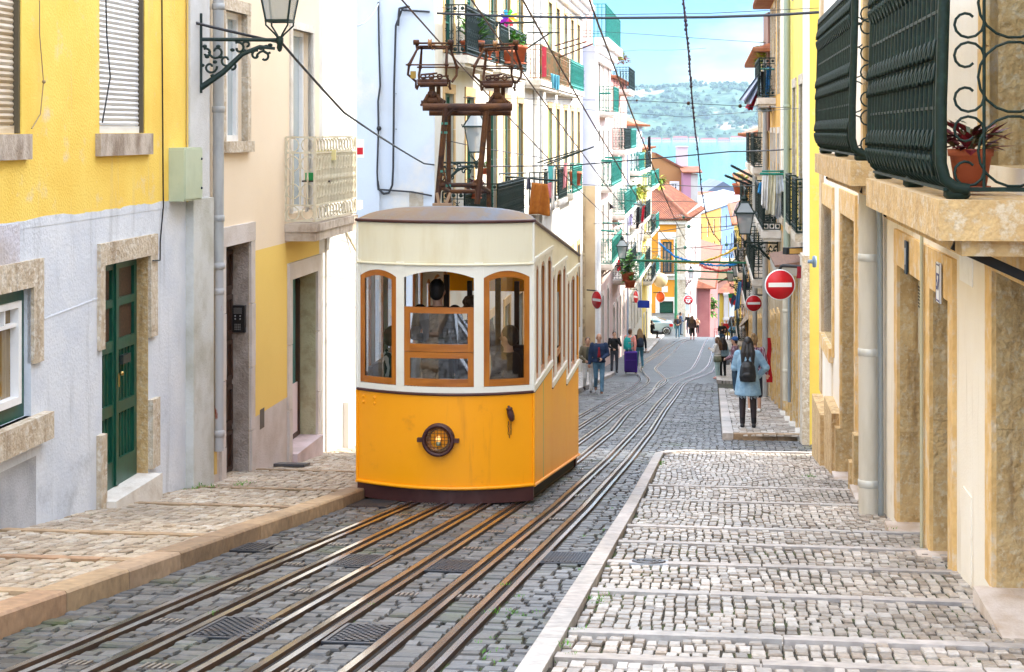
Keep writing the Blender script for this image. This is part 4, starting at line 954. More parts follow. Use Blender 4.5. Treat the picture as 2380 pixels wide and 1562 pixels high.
# side walls: three level compartments stepping down
CY = [0.0, ys(1283), ys(1316), LEN]
SILLZ = [1.225, .97, .735]
def sidewall(sx):
    X = sx * HW; out = sx
    def box(mb, y0, y1, z0, z1, t0=0.0, t1=.035):   # t outward offsets
        a, b_ = sorted((X - out * t1, X + out * t0)); mb.box(a, b_, y0, y1, z0, z1)
    names = []
    for k in range(3):
        y0, y1, zs = CY[k], CY[k + 1], SILLZ[k]; e = .006
        m = MB(); zb0, zb1 = .21 - SL * y0, .21 - SL * y1; X0, X1 = X, X - out * .03
        m.hexa([(X0, y0 + e, zb0), (X0, y1 - e, zb1), (X1, y1 - e, zb1), (X1, y0 + e, zb0), (X0, y0 + e, zs - .07), (X0, y1 - e, zs - .07), (X1, y1 - e, zs - .07), (X1, y0 + e, zs - .07)])
        po = m.build('side_panel', tram_side_m, tram)
        m = MB(); box(m, y0 + .0, y1 - .0, zs - .07, zs - .055, .014); m.build('belt_rail', maroon, po)
        m = MB(); box(m, y0 + .0, y1, zs - .055, zs + .01, .018); m.build('sill', tram_white, po)
        m = MB(); box(m, y0 + .0, y1 + .0, zs + 1.285, zs + 1.325, .022); m.build('moulding', tram_white, po)
        m = MB(); zt0, zt1 = 2.925 - SL * y0, 2.925 - SL * y1; zm = zs + 1.29
        m.hexa([(X0, y0, zm), (X0, y1, zm), (X1, y1, zm), (X1, y0, zm), (X0, y0, zt0), (X0, y1, zt1), (X1, y1, zt1), (X1, y0, zt0)]); m.build('letterboard', tram_cream, tram)
        wins = [[(1245.8, 1253), (1256.5, 1268), (1272, 1282.5)], [(1285, 1290.5), (1294, 1306), (1308.5, 1315)], [(1319, 1324.5), (1326.5, 1337), (1339, 1344.5)]][k]
        wy = [(ys(a), ys(b_)) for a, b_ in wins]
        cuts = [y0] + [v for w in wy for v in w] + [y1]
        m = MB()
        for j in range(0, len(cuts), 2): box(m, cuts[j], cuts[j + 1], zs + .01, zm, .004)
        zt = zs + 1.22
        for a, b_ in wy:                      # arched head fillets
            n = 6
            for i in range(n):
                p, q = a + (b_ - a) * i / n, a + (b_ - a) * (i + 1) / n; f = lambda y: zt - .10 * abs((2 * y - a - b_) / (b_ - a)) ** 2.5
                m.hexa([(X, p, f(p)), (X, q, f(q)), (X - out * .035, q, f(q)), (X - out * .035, p, f(p)), (X, p, zm), (X, q, zm), (X - out * .035, q, zm), (X - out * .035, p, zm)])
        m.build('side_post', tram_white, tram)
        for j, (a, b_) in enumerate(wy):
            m = MB(); w = .045; op = (k == 1 and j == 1)
            ztop = zt - .0
            X2, X3 = X - out * .010, X - out * .034
            def bb(ya, yb, za, zb_):
                p, q = sorted((X2, X3)); m.box(p, q, ya, yb, za, zb_)
            bb(a, a + w, zs + .01, ztop); bb(b_ - w, b_, zs + .01, ztop); bb(a + w, b_ - w, zs + .01, zs + .07); bb(a + w, b_ - w, ztop - .05, ztop)
            if op: bb(a + w, b_ - w, zs + .20, zs + .27)
            wo = m.build('side_window', teak, tram)
            if not op:
                m = MB(); m.quad((X - out * .022, a, zs + .03), (X - out * .022, b_, zs + .03), (X - out * .022, b_, ztop), (X - out * .022, a, ztop)); m.build('pane', clear, wo)
    m = MB(); m.tube([(X + out * .01, 0, .205), (X + out * .01, LEN, .205 - SL * LEN)], .016, 8); m.build('lower_trim', tram_yellow, tram)
    m = MB(); m.hexa([(X, -.02, .06), (X, LEN, .06 - SL * LEN), (X - out * .04, LEN, .06 - SL * LEN), (X - out * .04, -.02, .06), (X, -.02, .2), (X, LEN, .2 - SL * LEN), (X - out * .04, LEN, .2 - SL * LEN), (X - out * .04, -.02, .2)]) if False else None
sidewall(1); sidewall(-1)
m = MB(); yy = ys(1262); m.quad((HW + .001, yy, .21 - SL * yy), (HW + .001, yy + .07, .21 - SL * yy), (HW + .001, yy + .07, 1.14), (HW + .001, yy, 1.14)); m.build('green_paint_streak', M('green_paint_smear', (.30, .45, .10), .4, c2=(.45, .42, .06), ns=4), tram)
m = MB()
for sx in (-1, 1): m.box(sx * HW - .02, sx * HW + .02, -.02, .02, .2, 2.5)
m.build('corner_post', tram_yellow, tram) if False else None
m = MB()
for sx in (-1, 1): m.tube([(sx * (HW + .004), -.005, .21), (sx * (HW + .004), -.005, 1.16)], .013, 8)
m.build('corner_bead', tram_yellow, tram)
m = MB()
for sx in (-1, 1): m.tube([(sx * (HW + .002), -.005, 1.19), (sx * (HW + .002), -.005, 2.92)], .013, 8)
m.build('corner_bead', tram_white, tram)
# back end
m = MB(); dz = -SL * LEN
for q in ((-HW, HW, .21, 1.17), (-HW, HW, 2.43, 2.925), (-HW, -HW + .07, 1.17, 2.43), (HW - .07, HW, 1.17, 2.43), (-.40, -.32, 1.17, 2.43), (.32, .40, 1.17, 2.43)): m.box(q[0], q[1], LEN - .03, LEN, q[2] + dz, q[3] + dz)
m.build('rear_wall', tram_side_m, tram)
m = MB(); m.box(.45, HW - .03, LEN - .1, LEN + .12, -.02 + dz, .2 + dz); m.build('rear_buffer', maroon, tram)
# roof
m = MB(); ny, nx = 26, 20; m.smooth = True; vs = []
ylist = [-1 + i for i in range(ny + 1)]
for i in range(ny + 1):
    y = LEN * i / ny; 
    for j in range(nx + 1):
        x = HW * (2 * j / nx - 1); y_ = y + yf(x) * (1 - i / ny)
        fx = math.sqrt(max(0, 1 - abs(x / HW) ** 2.6)); dfr = (y + .0) / .55; fy = min(1, math.sqrt(max(0, 1 - (1 - min(1, dfr)) ** 2)))
        drb = (LEN - y) / .5; fb = min(1, math.sqrt(max(0, 1 - (1 - min(1, drb)) ** 2)))
        vs.append((x * 1.012, y_, 2.945 - SL * y + .195 * fx * fy * fb))
m.add(vs, [(i * (nx + 1) + j, i * (nx + 1) + j + 1, (i + 1) * (nx + 1) + j + 1, (i + 1) * (nx + 1) + j) for i in range(ny) for j in range(nx)], True)
m.smooth = False; m.build('roof', roof_m, tram)
# floor, inner lining, benches, underframe
m = MB()
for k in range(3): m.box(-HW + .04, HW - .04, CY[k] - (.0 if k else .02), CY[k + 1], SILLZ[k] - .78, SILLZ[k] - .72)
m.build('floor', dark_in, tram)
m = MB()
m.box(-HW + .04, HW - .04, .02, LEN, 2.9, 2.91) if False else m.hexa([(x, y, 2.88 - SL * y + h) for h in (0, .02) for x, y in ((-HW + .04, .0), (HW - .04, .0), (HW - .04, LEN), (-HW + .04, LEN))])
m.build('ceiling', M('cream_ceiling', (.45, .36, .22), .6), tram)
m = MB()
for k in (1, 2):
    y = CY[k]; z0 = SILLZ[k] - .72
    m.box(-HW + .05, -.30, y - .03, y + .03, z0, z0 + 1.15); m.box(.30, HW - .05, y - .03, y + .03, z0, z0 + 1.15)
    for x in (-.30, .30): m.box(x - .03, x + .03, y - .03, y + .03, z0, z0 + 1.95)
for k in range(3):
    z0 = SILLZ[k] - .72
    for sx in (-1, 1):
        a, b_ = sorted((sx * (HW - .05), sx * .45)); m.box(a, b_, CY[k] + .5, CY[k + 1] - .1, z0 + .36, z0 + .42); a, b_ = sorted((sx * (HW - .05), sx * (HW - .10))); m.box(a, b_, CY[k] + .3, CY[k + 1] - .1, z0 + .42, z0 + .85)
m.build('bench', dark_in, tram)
m = MB()
m.hexa([(x, y, -SL * y + h) for h in (.06, .19) for x, y in ((-HW + .05, .12), (HW - .05, .12), (HW - .05, LEN), (-HW + .05, LEN))]); m.build('underframe', M('black_underframe', (.01, .009, .008), .8), tram)
for y in (1.2, 4.4):
    for x in (-.42, .42):
        m = MB(); m.lathe([(0, -.03), (.20, -.03), (.22, -.03), (.20, .03), (0, .03)], (0, 0, 0), 18, 'x'); o = m.build('wheel', rust, tram); o.location = (x, y, .20 - SL * y - .0)
m = MB(); m.box(-.30, -.22, .02, .5, .02, .10); m.box(-.5, .5, .3, .4, .03, .09); m.build('coupler', rust, tram)
# roof mast ---------------------------------------------------------------------
ms = MB(); Y1, Y2 = .72, 1.45
loc = lambda U, V, Y: TI @ P(U, V, Y)
YF, YR = 18.15, 18.85
def L_(U, V, Y): return loc(U, V, Y)
fl0, fl1 = L_(1016, 474, YF), L_(1036, 249, YF); fr0, fr1 = L_(1109, 474, YF), L_(1131, 249, YF)
rl0, rl1 = L_(1043, 490, YR), L_(1043, 262, YR); rr0, rr1 = L_(1136, 490, YR), L_(1136, 262, YR)
for a, b_ in ((fl0, fl1), (fr0, fr1)): ms.tube([a, b_], .032, 8)
for a, b_ in ((rl0, rl1), (rr0, rr1)): ms.tube([a, b_], .026, 8)
fz = L_(1020, 430, YF); 
def on(a, b_, V, Y): 
    za = (L_(0, V, Y)).z; t = (za - a.z) / (b_.z - a.z); return a.lerp(b_, t)
a1, a2, a3, a4 = on(fl0, fl1, 430, YF), on(fr0, fr1, 430, YF), on(rl0, rl1, 445, YR), on(rr0, rr1, 445, YR)
for a, b_ in ((a1, a2), (a2, a4), (a4, a3), (a3, a1)): ms.tube([a, b_], .024, 8)
ms.tube([fl1 + Vector((-.25, 0, .0)), fr1 + Vector((.28, 0, 0))], .042, 10); ms.tube([rl1 + Vector((-.22, 0, 0)), rr1 + Vector((.25, 0, 0))], .036, 10)
for p in (fl1, fr1): ms.bar(p, p + Vector((0, YR - YF, 0)), .06, .05)
for p, s_ in ((a1, 1), (a2, -1)):
    ms.add([p + Vector((0, .004, .09)), p + Vector((0, .004, -.09)), p + Vector((s_ * .10, .004, 0))], [(0, 1, 2)]); ms.add([p + Vector((0, -.004, .09)), p + Vector((0, -.004, -.09)), p + Vector((s_ * .10, -.004, 0))], [(0, 1, 2)])
for p in (fl1, fr1):
    s_ = 1 if p is fl1 else -1
    ms.tube([p + Vector((0, 0, -.10)), p + Vector((s_ * .10, 0, 0))], .02, 6)
ms.tube([L_(1034, 262, YF - .03), L_(1029, 320, YF - .04), L_(1032, 345, YF - .05), L_(1028, 380, YF - .05), L_(1036, 420, YF - .05), L_(1048, 440, YF - .03)], .009, 5)
mo = ms.build('mast', rust, tram)
g = MB()
for U, V in ((1033, 287), (1032, 308), (1028, 398), (1042, 431), (1085, 250)):
    p = L_(U, V, YF); g.lathe([(.037, -.012), (.037, .012)], p, 10)
g.build('teal_tape', M('teal_tape', (.05, .22, .19), .5), mo)
g = MB()
c0 = L_(1028, 479, 17.75)
g.box(c0.x - .10, c0.x + .10, c0.y - .04, c0.y + .04, c0.z - .03, c0.z + .03)
for U in (1015, 1047): p = L_(U, 448, 17.75); g.bar(c0 + Vector((-.03 if U < 1020 else .03, 0, 0)), p, .028)
g.build('mast_foot', M('dusty_brown_bracket', (.30, .20, .13), .7), mo)
def pantograph(Uc, Vb, tilt, Yc=18.45):
    """lozenge shaped contact frame with twin wheels, as in the photo"""
    s = Yc / F; c0 = P(Uc, Vb, Yc)
    root = MB(); Rw = Matrix.Rotation(TR, 3, 'Z')
    def w(dx, dv, dy): # offsets in picture units
        return TI @ (P(Uc + dx, Vb + dv, Yc) + Vector((0, dy, 0)))
    b_ = root
    # base bearings
    b_.tube([w(-18, -6, 0), w(18, -6, 0)], .045, 10); b_.ball(w(-2, -20, 0), (.055, .05, .055), 10); b_.tube([w(-2, -16, 0), w(-2, -38, 0)], .035, 8)
    for d in (-20, 18): b_.tube([w(d, -2, -.05), w(d * .55, -20, -.03)], .018, 6); b_.box(*sum(([v - .03, v + .03] for v in w(d, 0, -.02)), [])); b_.tube([w(d, -8, -.06), w(d, 8, -.06)], .01, 6)
    for d in (-26, -12, 4, 20, 28): b_.ball(w(d, 4, -.05), .016, 6)
    b_.tube([w(12, -14, .12), w(12, -42, .12)], .025, 6); b_.tube([w(6, -16, .02), w(28, -2, .05)], .022, 6)
    # spring deck
    for dy, dv in ((-.10, -44), (.10, -52)):
        b_.tube([w(-34, dv, dy), w(34, dv, dy)], .022, 8)
    b_.tube([w(-36, -50, 0), w(36, -50, 0)], .030, 8); b_.tube([w(-30, -40, 0), w(34, -42, 0)], .016, 6)
    for dx in (-24, -16, -8, 0, 8, 16, 24): b_.lathe([(.034, -.008), (.034, .008)], w(dx, -50, 0), 8, 'x')
    for dx in (-22, -3, 16):
        b_.tube([w(dx + 6 * math.cos(t), -62 + 5 * math.sin(t), -.02) for t in [k * PI / 4 for k in range(9)]], .010, 5, False); b_.tube([w(dx, -58, 0), w(dx, -50, 0)], .012, 5)
    b_.tube([w(-28, -66, -.02), w(10, -70, .02)], .012, 6); b_.tube([w(-26, -60, .05), w(36, -64, .08)], .010, 6)
    for dx in (-38, 40): b_.tube([w(dx, -54, -.1), w(dx, -34 - 4 * (dx > 0), -.1)], .012, 5); b_.tube([w(dx * .92, -42, .1), w(dx * 1.02, -32, .1)], .014, 5)
    # lower arms, elbow bars, upper arms
    for dy, sx in ((-.16, 0), (.16, 22)):
        for sg in (-1, 1):
            lo = w(sg * 38 + sx * .25, -50, dy * .6); md = w(sg * 41 - 12 + sx + (4 if sg > 0 else 0), -88 + (3 if dy > 0 else 0), dy); kn = w(sg * 44 - 12 + sx, -70, dy * .9)
            b_.tube([lo, kn + Vector((0, 0, -.02)), md], .014, 6); b_.ball(md, .024, 8)
            up = w(sg * 33 - 0 + sx * .3, -130 + tilt * sg * -4, dy * .35); b_.tube([md, up], [.018, .011], 6); b_.ball(up, .02, 6)
        b_.tube([w(-41 - 20 + sx, -88 + (3 if dy > 0 else 0), dy), w(41 - 2 + sx, -88 + (3 if dy > 0 else 0), dy)], .010, 6)
    for dv, dy, r in ((-132, .0, .013), (-139, -.05, .012), (-128, .06, .012)):
        b_.tube([w(-38, dv + tilt * 4, dy), w(44, dv - tilt * 4, dy)], r, 6)
    for sg in (-1, 1):
        b_.lathe([(0, -.03), (.030, -.03), (.030, .03), (0, .03)], w(sg * 40 + 2, -141 - tilt * 4 * sg, -.05), 10, 'x'); b_.tube([w(sg * 40 + 2, -141 - tilt * 4 * sg, -.05), w(sg * 40 + 4, -126 - tilt * 4 * sg, .05)], .018, 6)
    o = b_.build('pantograph', rust, tram)
    for dx, dv, dy in ((-6, -140, -.05), (1, -133, .05)):
        g = MB(); g.lathe([(.0, -.018), (.045, -.018), (.045, -.012), (.034, -.006), (.034, .006), (.045, .012), (.045, .018), (0, .018)], w(dx, dv, dy), 16, 'x'); g.build('contact_wheel', M('worn_bronze', (.35, .20, .10), .4, .7), o)
pantograph(1006, 240, 0); pantograph(1157, 243, .7)
g = MB(); p = L_(960.5, 174, YF); g.box(p.x - .03, p.x + .03, p.y - .01, p.y, p.z - .04, p.z + .04); g.build('small_tag', M('ochre_tag', (.30, .20, .04), .6), tram)
# ---------------------------------------------------------------- the street rows farther down
tiles = bricks('terracotta_tiles', (.30, .11, .05), (.22, .075, .035), (.20, .08, .05), 1, .2, .3, .02, .8, .7)
tile_m = M('terracotta', (.34, .13, .06), .8, c2=(.22, .075, .035), ns=4, lo=.4, hi=.65, c3=(.40, .30, .12), ns3=1.6, lo3=.58, hi3=.7)
lav = M('lavender_white_wall', (.56, .57, .68), .85, c2=(.62, .62, .70), ns=1, lo=.4, hi=.7)
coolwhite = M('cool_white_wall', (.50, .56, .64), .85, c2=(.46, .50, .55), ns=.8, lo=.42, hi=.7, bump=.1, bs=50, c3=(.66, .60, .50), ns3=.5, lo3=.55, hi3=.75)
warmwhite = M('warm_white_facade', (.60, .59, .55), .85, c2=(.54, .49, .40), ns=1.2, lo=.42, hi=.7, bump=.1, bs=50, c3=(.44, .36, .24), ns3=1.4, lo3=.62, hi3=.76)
pink_w = M('pink_wall', (.58, .28, .24), .85, c2=(.50, .22, .19), ns=1.5, lo=.4, hi=.7)
pinkwhite = M('pinkish_white_wall', (.60, .48, .44), .85, c2=(.52, .38, .34), ns=1.2, lo=.4, hi=.7)
tan_ash = bricks('tan_ashlar', (.62, .46, .27), (.56, .40, .22), (.42, .30, .17), 1, .9, .42, .01, .85, .4)
yel_w = M('bright_yellow_wall', (.78, .60, .12), .8, c2=(.72, .52, .09), ns=1.2, lo=.4, hi=.7, c3=(.70, .58, .30), ns3=1.2, lo3=.6, hi3=.72)
org_w = M('orange_yellow_wall', (.66, .38, .08), .8, c2=(.58, .30, .05), ns=1.4, lo=.4, hi=.7, c3=(.70, .56, .36), ns3=1.3, lo3=.56, hi3=.7)
org_deep = M('orange_wall', (.62, .26, .02), .8, c2=(.55, .21, .015), ns=1.4, lo=.4, hi=.7)
peach = M('peach_wall', (.52, .26, .11), .85, c2=(.48, .23, .09), ns=1.2, lo=.4, hi=.7)
cream_w = M('cream_wall', (.72, .62, .44), .85, c2=(.64, .52, .34), ns=1.4, lo=.4, hi=.7, c3=(.50, .38, .22), ns3=1.2, lo3=.6, hi3=.75)
blue_w = M('pale_blue_wall', (.22, .32, .50), .85, c2=(.18, .27, .43), ns=1, lo=.4, hi=.7)
tan_mid = M('tan_window_stone', (.56, .38, .18), .85, c2=(.42, .27, .12), ns=3, lo=.4, hi=.7)
frame_g = M('green_window_frame', (.02, .12, .09), .45); frame_w = white_paint
frame_lime = M('lime_green_frame', (.18, .42, .05), .5)
def bl(b, Yc, w):   # along-facade span for a window centred at depth Yc
    c = abs(b.A.y - Yc) / abs(b.d.y); return c - w / 2, c + w / 2
def tallwin(b, Yc, z0, z1, w=1.1, fm=None, pm=None, sur=None, sw=.20, nz=4, dep=.10):
    w *= 1.12; sur = sur or tan_mid
    a, c = bl(b, Yc, w)
    if a < .05 or c > b.L - .05: return
    o = b.window(a, c, z0, z1, fm or frame_g, pm or pane_dark, dep, 2, nz, .07); b.surround(a, c, z0, z1, sur or stone, sw, .03, False, parent=o); return o
def span_balc(b, Y0, Y1, z, out=.5, rm=None, style='plain', h=1.0, sm=None, step=.12):
    a, c = sorted((abs(b.A.y - Y0) / abs(b.d.y), abs(b.A.y - Y1) / abs(b.d.y))); a = max(a, .05); c = min(c, b.L - .05)
    return b.balcony(a, c, z, out, rm, h, sm, .16, style, step)
# --- left 3 : tall white apartment house -----------------------------------------
A3, B3 = lwall(1010), lwall(1354)
b = Bld('white_apartment_house', 'tall white apartment house with plain side wall, green windows and iron balconies', A3, B3, -12, 5.2, [warmwhite, coolwhite], 9, zb=-6)
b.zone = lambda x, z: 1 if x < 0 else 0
Ys_ = [34.9, 37.9, 41.9, 44.7, 47.7, 53.2, 56.4, 59.2, 62.3, 65.2, 68.2]
for i, Y in enumerate(Ys_):
    tallwin(b, Y, -2.2, .78, 1.05, frame_g if i not in (6,) else frame_lime, pane_dark if i % 3 else pane_pale)
    tallwin(b, Y, 1.6, 4.3, 1.05, frame_g if i not in (6,) else frame_lime, pane_pale if i % 4 == 1 else pane_dark)
    tallwin(b, Y, -9.6 if i % 3 == 0 else -8.0, -4.6, 1.0, frame_g, pane_dark)
for Y0, Y1, z, st, rm in ((34.2, 38.6, 1.55, 'dense', None), (39.6, 45.2, 1.55, 'dense', None), (48.9, 54.4, 1.5, 'plain', 'r'), (55.0, 58.5, 1.5, 'scroll', 'r'), (59.2, 65.0, 1.5, 'dense', 'g'),
                          (34.0, 37.3, -2.25, 'dense', None), (39.2, 44.6, -2.25, 'dense', None), (50.0, 53.6, -2.25, 'plain', None), (54.6, 57.6, -2.25, 'scroll', None), (60, 64.2, -2.25, 'dense', 'g')):
    span_balc(b, Y0, Y1, z, .5, {'r': M('rusty_green_iron', (.10, .12, .06), .6, .2, c2=(.30, .13, .05), ns=5, lo=.4, hi=.6), 'g': iron_green, None: iron}[rm], st, 1.02, stone_pale, .13)
mb = MB(); mb.box(-.3, b.L + .35, -.50, .0, 5.05, 5.25); mb.box(-.2, b.L + .2, -.32, .0, 4.85, 5.05); mb.box(-.1, b.L + .1, -.16, 0, 4.65, 4.85); b.part(mb, 'cornice', white_paint)
mb = MB()                                         # marks on the plain side wall (x<0 side, local y runs into the block)
x = -.004
def sidep(U, V, b=b): # point on the side wall plane
    k = (U - CX) / F; a = b.A; n = b.n; t = (k * a.y - a.x) / (n.x - k * n.y); Y = a.y + t * n.y; return t, -(V - HY) / F * Y
for (U0, U1, V0, V1, nm, m) in ((820, 880, 416, 640, 'green_band', M('grey_green_band', (.34, .46, .45), .85, c2=(.40, .50, .48), ns=2)), (951, 984, 446, 482, 'bare_patch', M('bare_mortar', (.36, .31, .24), .9, c2=(.48, .45, .40), ns=4, bump=.5, bs=30))):
    t0, z0 = sidep(U0, V0); t1, z1 = sidep(U1, V1); m_ = MB(); m_.box(-.006, 0, min(t0, t1), max(t0, t1), min(z0, z1), max(z0, z1)); b.part(m_, nm, m)
t0, z0 = sidep(883, 10); t1, _ = sidep(800, 10)
m_ = MB(); m_.box(-.05, 0, t0, t1 + 4, -9, 5.0); b.part(m_, 'side_pilaster', coolwhite)
b.finish(tiles); L3 = b
# --- left 4 : lavender end, pink front, roof terrace -------------------------------
def lw2(Y, w): return (w + HD * Y, Y)
b = Bld('lavender_house', 'lavender and pink corner house with white cornice and turquoise roof terrace railing', lw2(70.8, -5.0), lw2(81.7, -5.0), -13, 3.6, [pinkwhite, lav], 9, zb=-10)
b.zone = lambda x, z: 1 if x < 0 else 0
gY = [(73.2, 1.0), (75.6, 1.0), (79.3, 1.0)]
for z in (.9, -2.35, -5.7):
    for Y, w in gY: tallwin(b, Y, z, z + 2.4, .9, frame_w if z > 0 else frame_g, pane_dark, stone_pale)
for Y, w in gY: tallwin(b, Y, -9.9, -7.4, .9, frame_g, pane_dark, stone_pale)
for z, Y0, Y1 in ((.85, 73.5, 77.5), (-2.4, 72, 80), (-5.75, 72.5, 80)): span_balc(b, Y0, Y1, z, .65, iron_green, 'dense' if z < 0 else 'plain', 1.1, stone_pale, .14)
mb = MB(); mb.box(-.25, b.L + .2, -.55, 0, 3.62, 3.95); mb.box(-.12, b.L + .1, -.34, 0, 3.3, 3.62); mb.box(-.05, b.L, -.18, 0, 2.95, 3.3); mb.box(0, .5, -.08, 0, -12, 2.95); b.part(mb, 'cornice', white_paint)
mb = MB(); railing(mb, [(.0, 3), (.0, -.45), (b.L, -.45)], 3.97, 5.35, .16, 'plain', .014); b.part(mb, 'terrace_railing', iron_green)
mb = MB(); mb.box(1.6, b.L, .9, 6, 3.6, 6.4); b.part(mb, 'penthouse', pink_w)
mb = MB(); mb.box(-.012, 0, 0, 9, -13, -2.3); b.part(mb, 'ashlar_side', tan_ash)
b.finish(); L4 = b
b = Bld('pink_house', 'pink house with flower filled black balconies beyond the lavender corner', lw2(81.8, -5.0), lw2(96.6, -5.0), -14, 2.6, [pink_w, pinkwhite], 9, zb=-11)
b.zone = lambda x, z: 0 if z > -1 else 1
for k, z in enumerate((-.9, -4.1, -7.3, -11)):
    for Y in (84, 87, 90, 93.2): tallwin(b, Y, z, z + 2.2, .9, frame_g if k % 2 else frame_w, pane_dark, stone_pale)
    if k < 3:
        span_balc(b, 83, 88.3, z - .05, .65, iron_green if k == 1 else iron, 'scroll', 1.1, stone_pale, .15); span_balc(b, 89.2, 95, z - .05, .65, iron_green if k != 2 else iron, 'dense', 1.1, stone_pale, .15)
span_balc(b, 84, 90, 2.1, .8, iron, 'scroll', 1.1, stone_pale, .15)
b.finish(tiles); L5 = b
b = Bld('pale_blue_house', 'pale blue white house with a red tiled roof and laundry balconies', lw2(96.8, -4.9), lw2(110, -4.7), -15, .3, [M('blue_white_wall', (.42, .52, .62), .85), warmwhite], 9, zb=-12)
b.zone = lambda x, z: 0 if z > -2.5 else 1
for k, z in enumerate((-2.3, -5.4, -8.5, -12)):
    for Y in (99, 102, 105, 108): tallwin(b, Y, z, z + 2.1, .9, frame_w if k % 2 else frame_g, pane_dark, stone_pale)
    if k < 3: span_balc(b, 97.5, 103, z - .05, .6, iron if k % 2 else iron_green, 'dense', 1.05, stone_pale, .16); span_balc(b, 104, 109.5, z - .05, .6, iron, 'scroll', 1.05, stone_pale, .16)
b.finish(tile_m, .5, 2.0); L6 = b
b = Bld('cream_yellow_house', 'narrow cream and yellow house at the end of the left row by the parked car', lw2(110.2, -4.7), lw2(121.5, -4.5), -17, -1.2, [cream_w, yel_w], 9, zb=-14.5)
b.zone = lambda x, z: 0 if x > 5 else 1
for k, z in enumerate((-3.7, -6.8, -9.9, -14.4)):
    for Y in (112, 115, 118, 120.3): tallwin(b, Y, z, z + 2.1, .8, frame_g if k % 2 else frame_w, pane_dark, stone_pale)
    if k < 3: span_balc(b, 111, 115.8, z - .05, .6, iron_green if k == 0 else iron, 'dense', 1.05, stone_pale, .18); span_balc(b, 116.8, 121, z - .05, .6, iron_green, 'scroll', 1.05, stone_pale, .18)
b.finish(tile_m, .3, 1.0); L7 = b
# --- right row -----------------------------------------------------------------------
def rw2(Y, w=1.65): return (w + .118 * Y, Y)
b = Bld('bright_yellow_house', 'bright yellow house with white corner pilaster and dark iron window railings', rw2(38.4), rw2(28.4), -9, 7.5, [yel_w, stone], 5, zb=-5.5)
b.zone = lambda x, z: 1 if z < -2.15 else 0
zones = [(30.4, 1.0), (32.9, 1.0), (35.6, 1.0)]
for Y, w in zones:
    tallwin(b, Y, -1.8, .85, .95, frame_g, pane_dark, stone, .18); tallwin(b, Y, 2.6, 5.0, .95, frame_g, pane_dark, stone, .18)
    a, c = bl(b, Y, 1.5); mb = MB(); mb.box(a, c, -.16, 0, -1.96, -1.82); o = b.part(mb, 'balcony', stone); r = MB(); railing(r, [(a + .03, -.01), (a + .03, -.13), (c - .03, -.13), (c - .03, -.01)], -1.78, -.85, .10, 'dense'); r.build('railing', iron, o)
for Y, w, zt in ((30.0, 1.0, -2.75), (32.4, .9, -2.9), (34.6, .8, -3.0), (36.7, 1.0, -3.1)):
    a, c = bl(b, Y, w); g0 = b.gz((a + c) / 2) + .12; b.hole(a, c, g0, zt, .4); o = b.surround(a, c, g0, zt, tan_st, .2, .04, False, wt=.26)
    m_ = MB(); m_.box(a, c, .33, .38, g0, zt); b.part(m_, 'door', green_paint); m_ = MB(); m_.box(a, c, -.12, .3, g0 - .3, g0); b.part(m_, 'doorstep', stone_pale); m_ = MB(); m_.box(a - .003, a + .002, 0, .33, g0, zt); b.part(m_, 'door_reveal', stone_dark)
mb = MB(); mb.box(b.L - .75, b.L + .01, -.05, .02, -2.1, 7.5); b.part(mb, 'white_pilaster', white_paint); mb = MB(); mb.box(-.02, .55, -.05, .02, -2.1, 7.5); b.part(mb, 'white_pilaster', white_paint)
mb = MB(); mb.box(b.L - .75, b.L + .02, -.10, .02, -9, -2.1); b.part(mb, 'stone_pilaster', stone)
b.finish(); R2 = b
stone_lo = M('grey_cream_base_stone', (.50, .42, .30), .85, c2=(.36, .27, .17), ns=1.2, lo=.38, hi=.66, bump=.4, bs=25, c3=(.60, .54, .44), ns3=3, lo3=.55, hi3=.65)
def rrow(name, label, Y0, Y1, zt, mats, floors, cols, rail='dense', rm=None, w=1.65, roof=None, balc=(), zone=None, out=.45):
    b = Bld(name, label, rw2(Y1, w), rw2(Y0, w), -18, zt, mats, 8, zb=zg(*rw2(Y1, w)))
    lim = floors[0] - .25 if min(floors) == floors[0] else min(floors) - .25
    mats = list(mats) + [stone_lo]; zn = zone or (lambda x, z: 0); b.mats = mats; b.zone = lambda x, z: (len(mats) - 1) if (z < lim and x >= 0) else zn(x, z)
    for k, z in enumerate(floors):
        for Y in cols: tallwin(b, Y, z, z + 2.25, .9, frame_g if (k + int(Y)) % 3 else frame_w, pane_dark, stone if k % 2 else stone_pale, .15)
    for Y in cols:
        a, c = bl(b, Y, .95); g0 = b.gz((a + c) / 2) + .12; zt_ = g0 + 2.15
        if zt_ > floors[-1] - .3: zt_ = floors[-1] - .35
        b.hole(a, c, g0, zt_, .3); b.surround(a, c, g0, zt_, tan_st, .18, .04, False); m_ = MB(); m_.box(a, c, .24, .28, g0, zt_); b.part(m_, 'door', green_paint if int(Y) % 2 else dark_door)
    for Ya, Yb, z in balc: span_balc(b, Ya, Yb, z, out, rm or iron, rail, 1.0, stone_pale, .13)
    b.finish(roof, .45); return b
R3 = rrow('orange_yellow_house', 'orange yellow house with laundry balconies beyond the bright yellow house', 38.6, 46.5, 3.4, [org_w, cream_w], (-2.3, .9), (40.5, 43, 45.2), balc=((39.4, 42.4, -2.35), (43, 46, -2.35), (42.5, 46.2, .85)), roof=tile_m)
R4 = rrow('tall_cream_house', 'cream and orange house with wrought iron balconies behind the second no entry sign', 46.7, 58, 2.2, [org_w, cream_w], (-4.2, -1.0), (48.5, 51.5, 54.5, 57), 'scroll', balc=((48, 52.3, -4.25), (53.2, 57.4, -4.25), (47.6, 51, -1.05), (54, 57.6, -1.05)), roof=tile_m, zone=lambda x, z: 0 if x > 5 else 1)
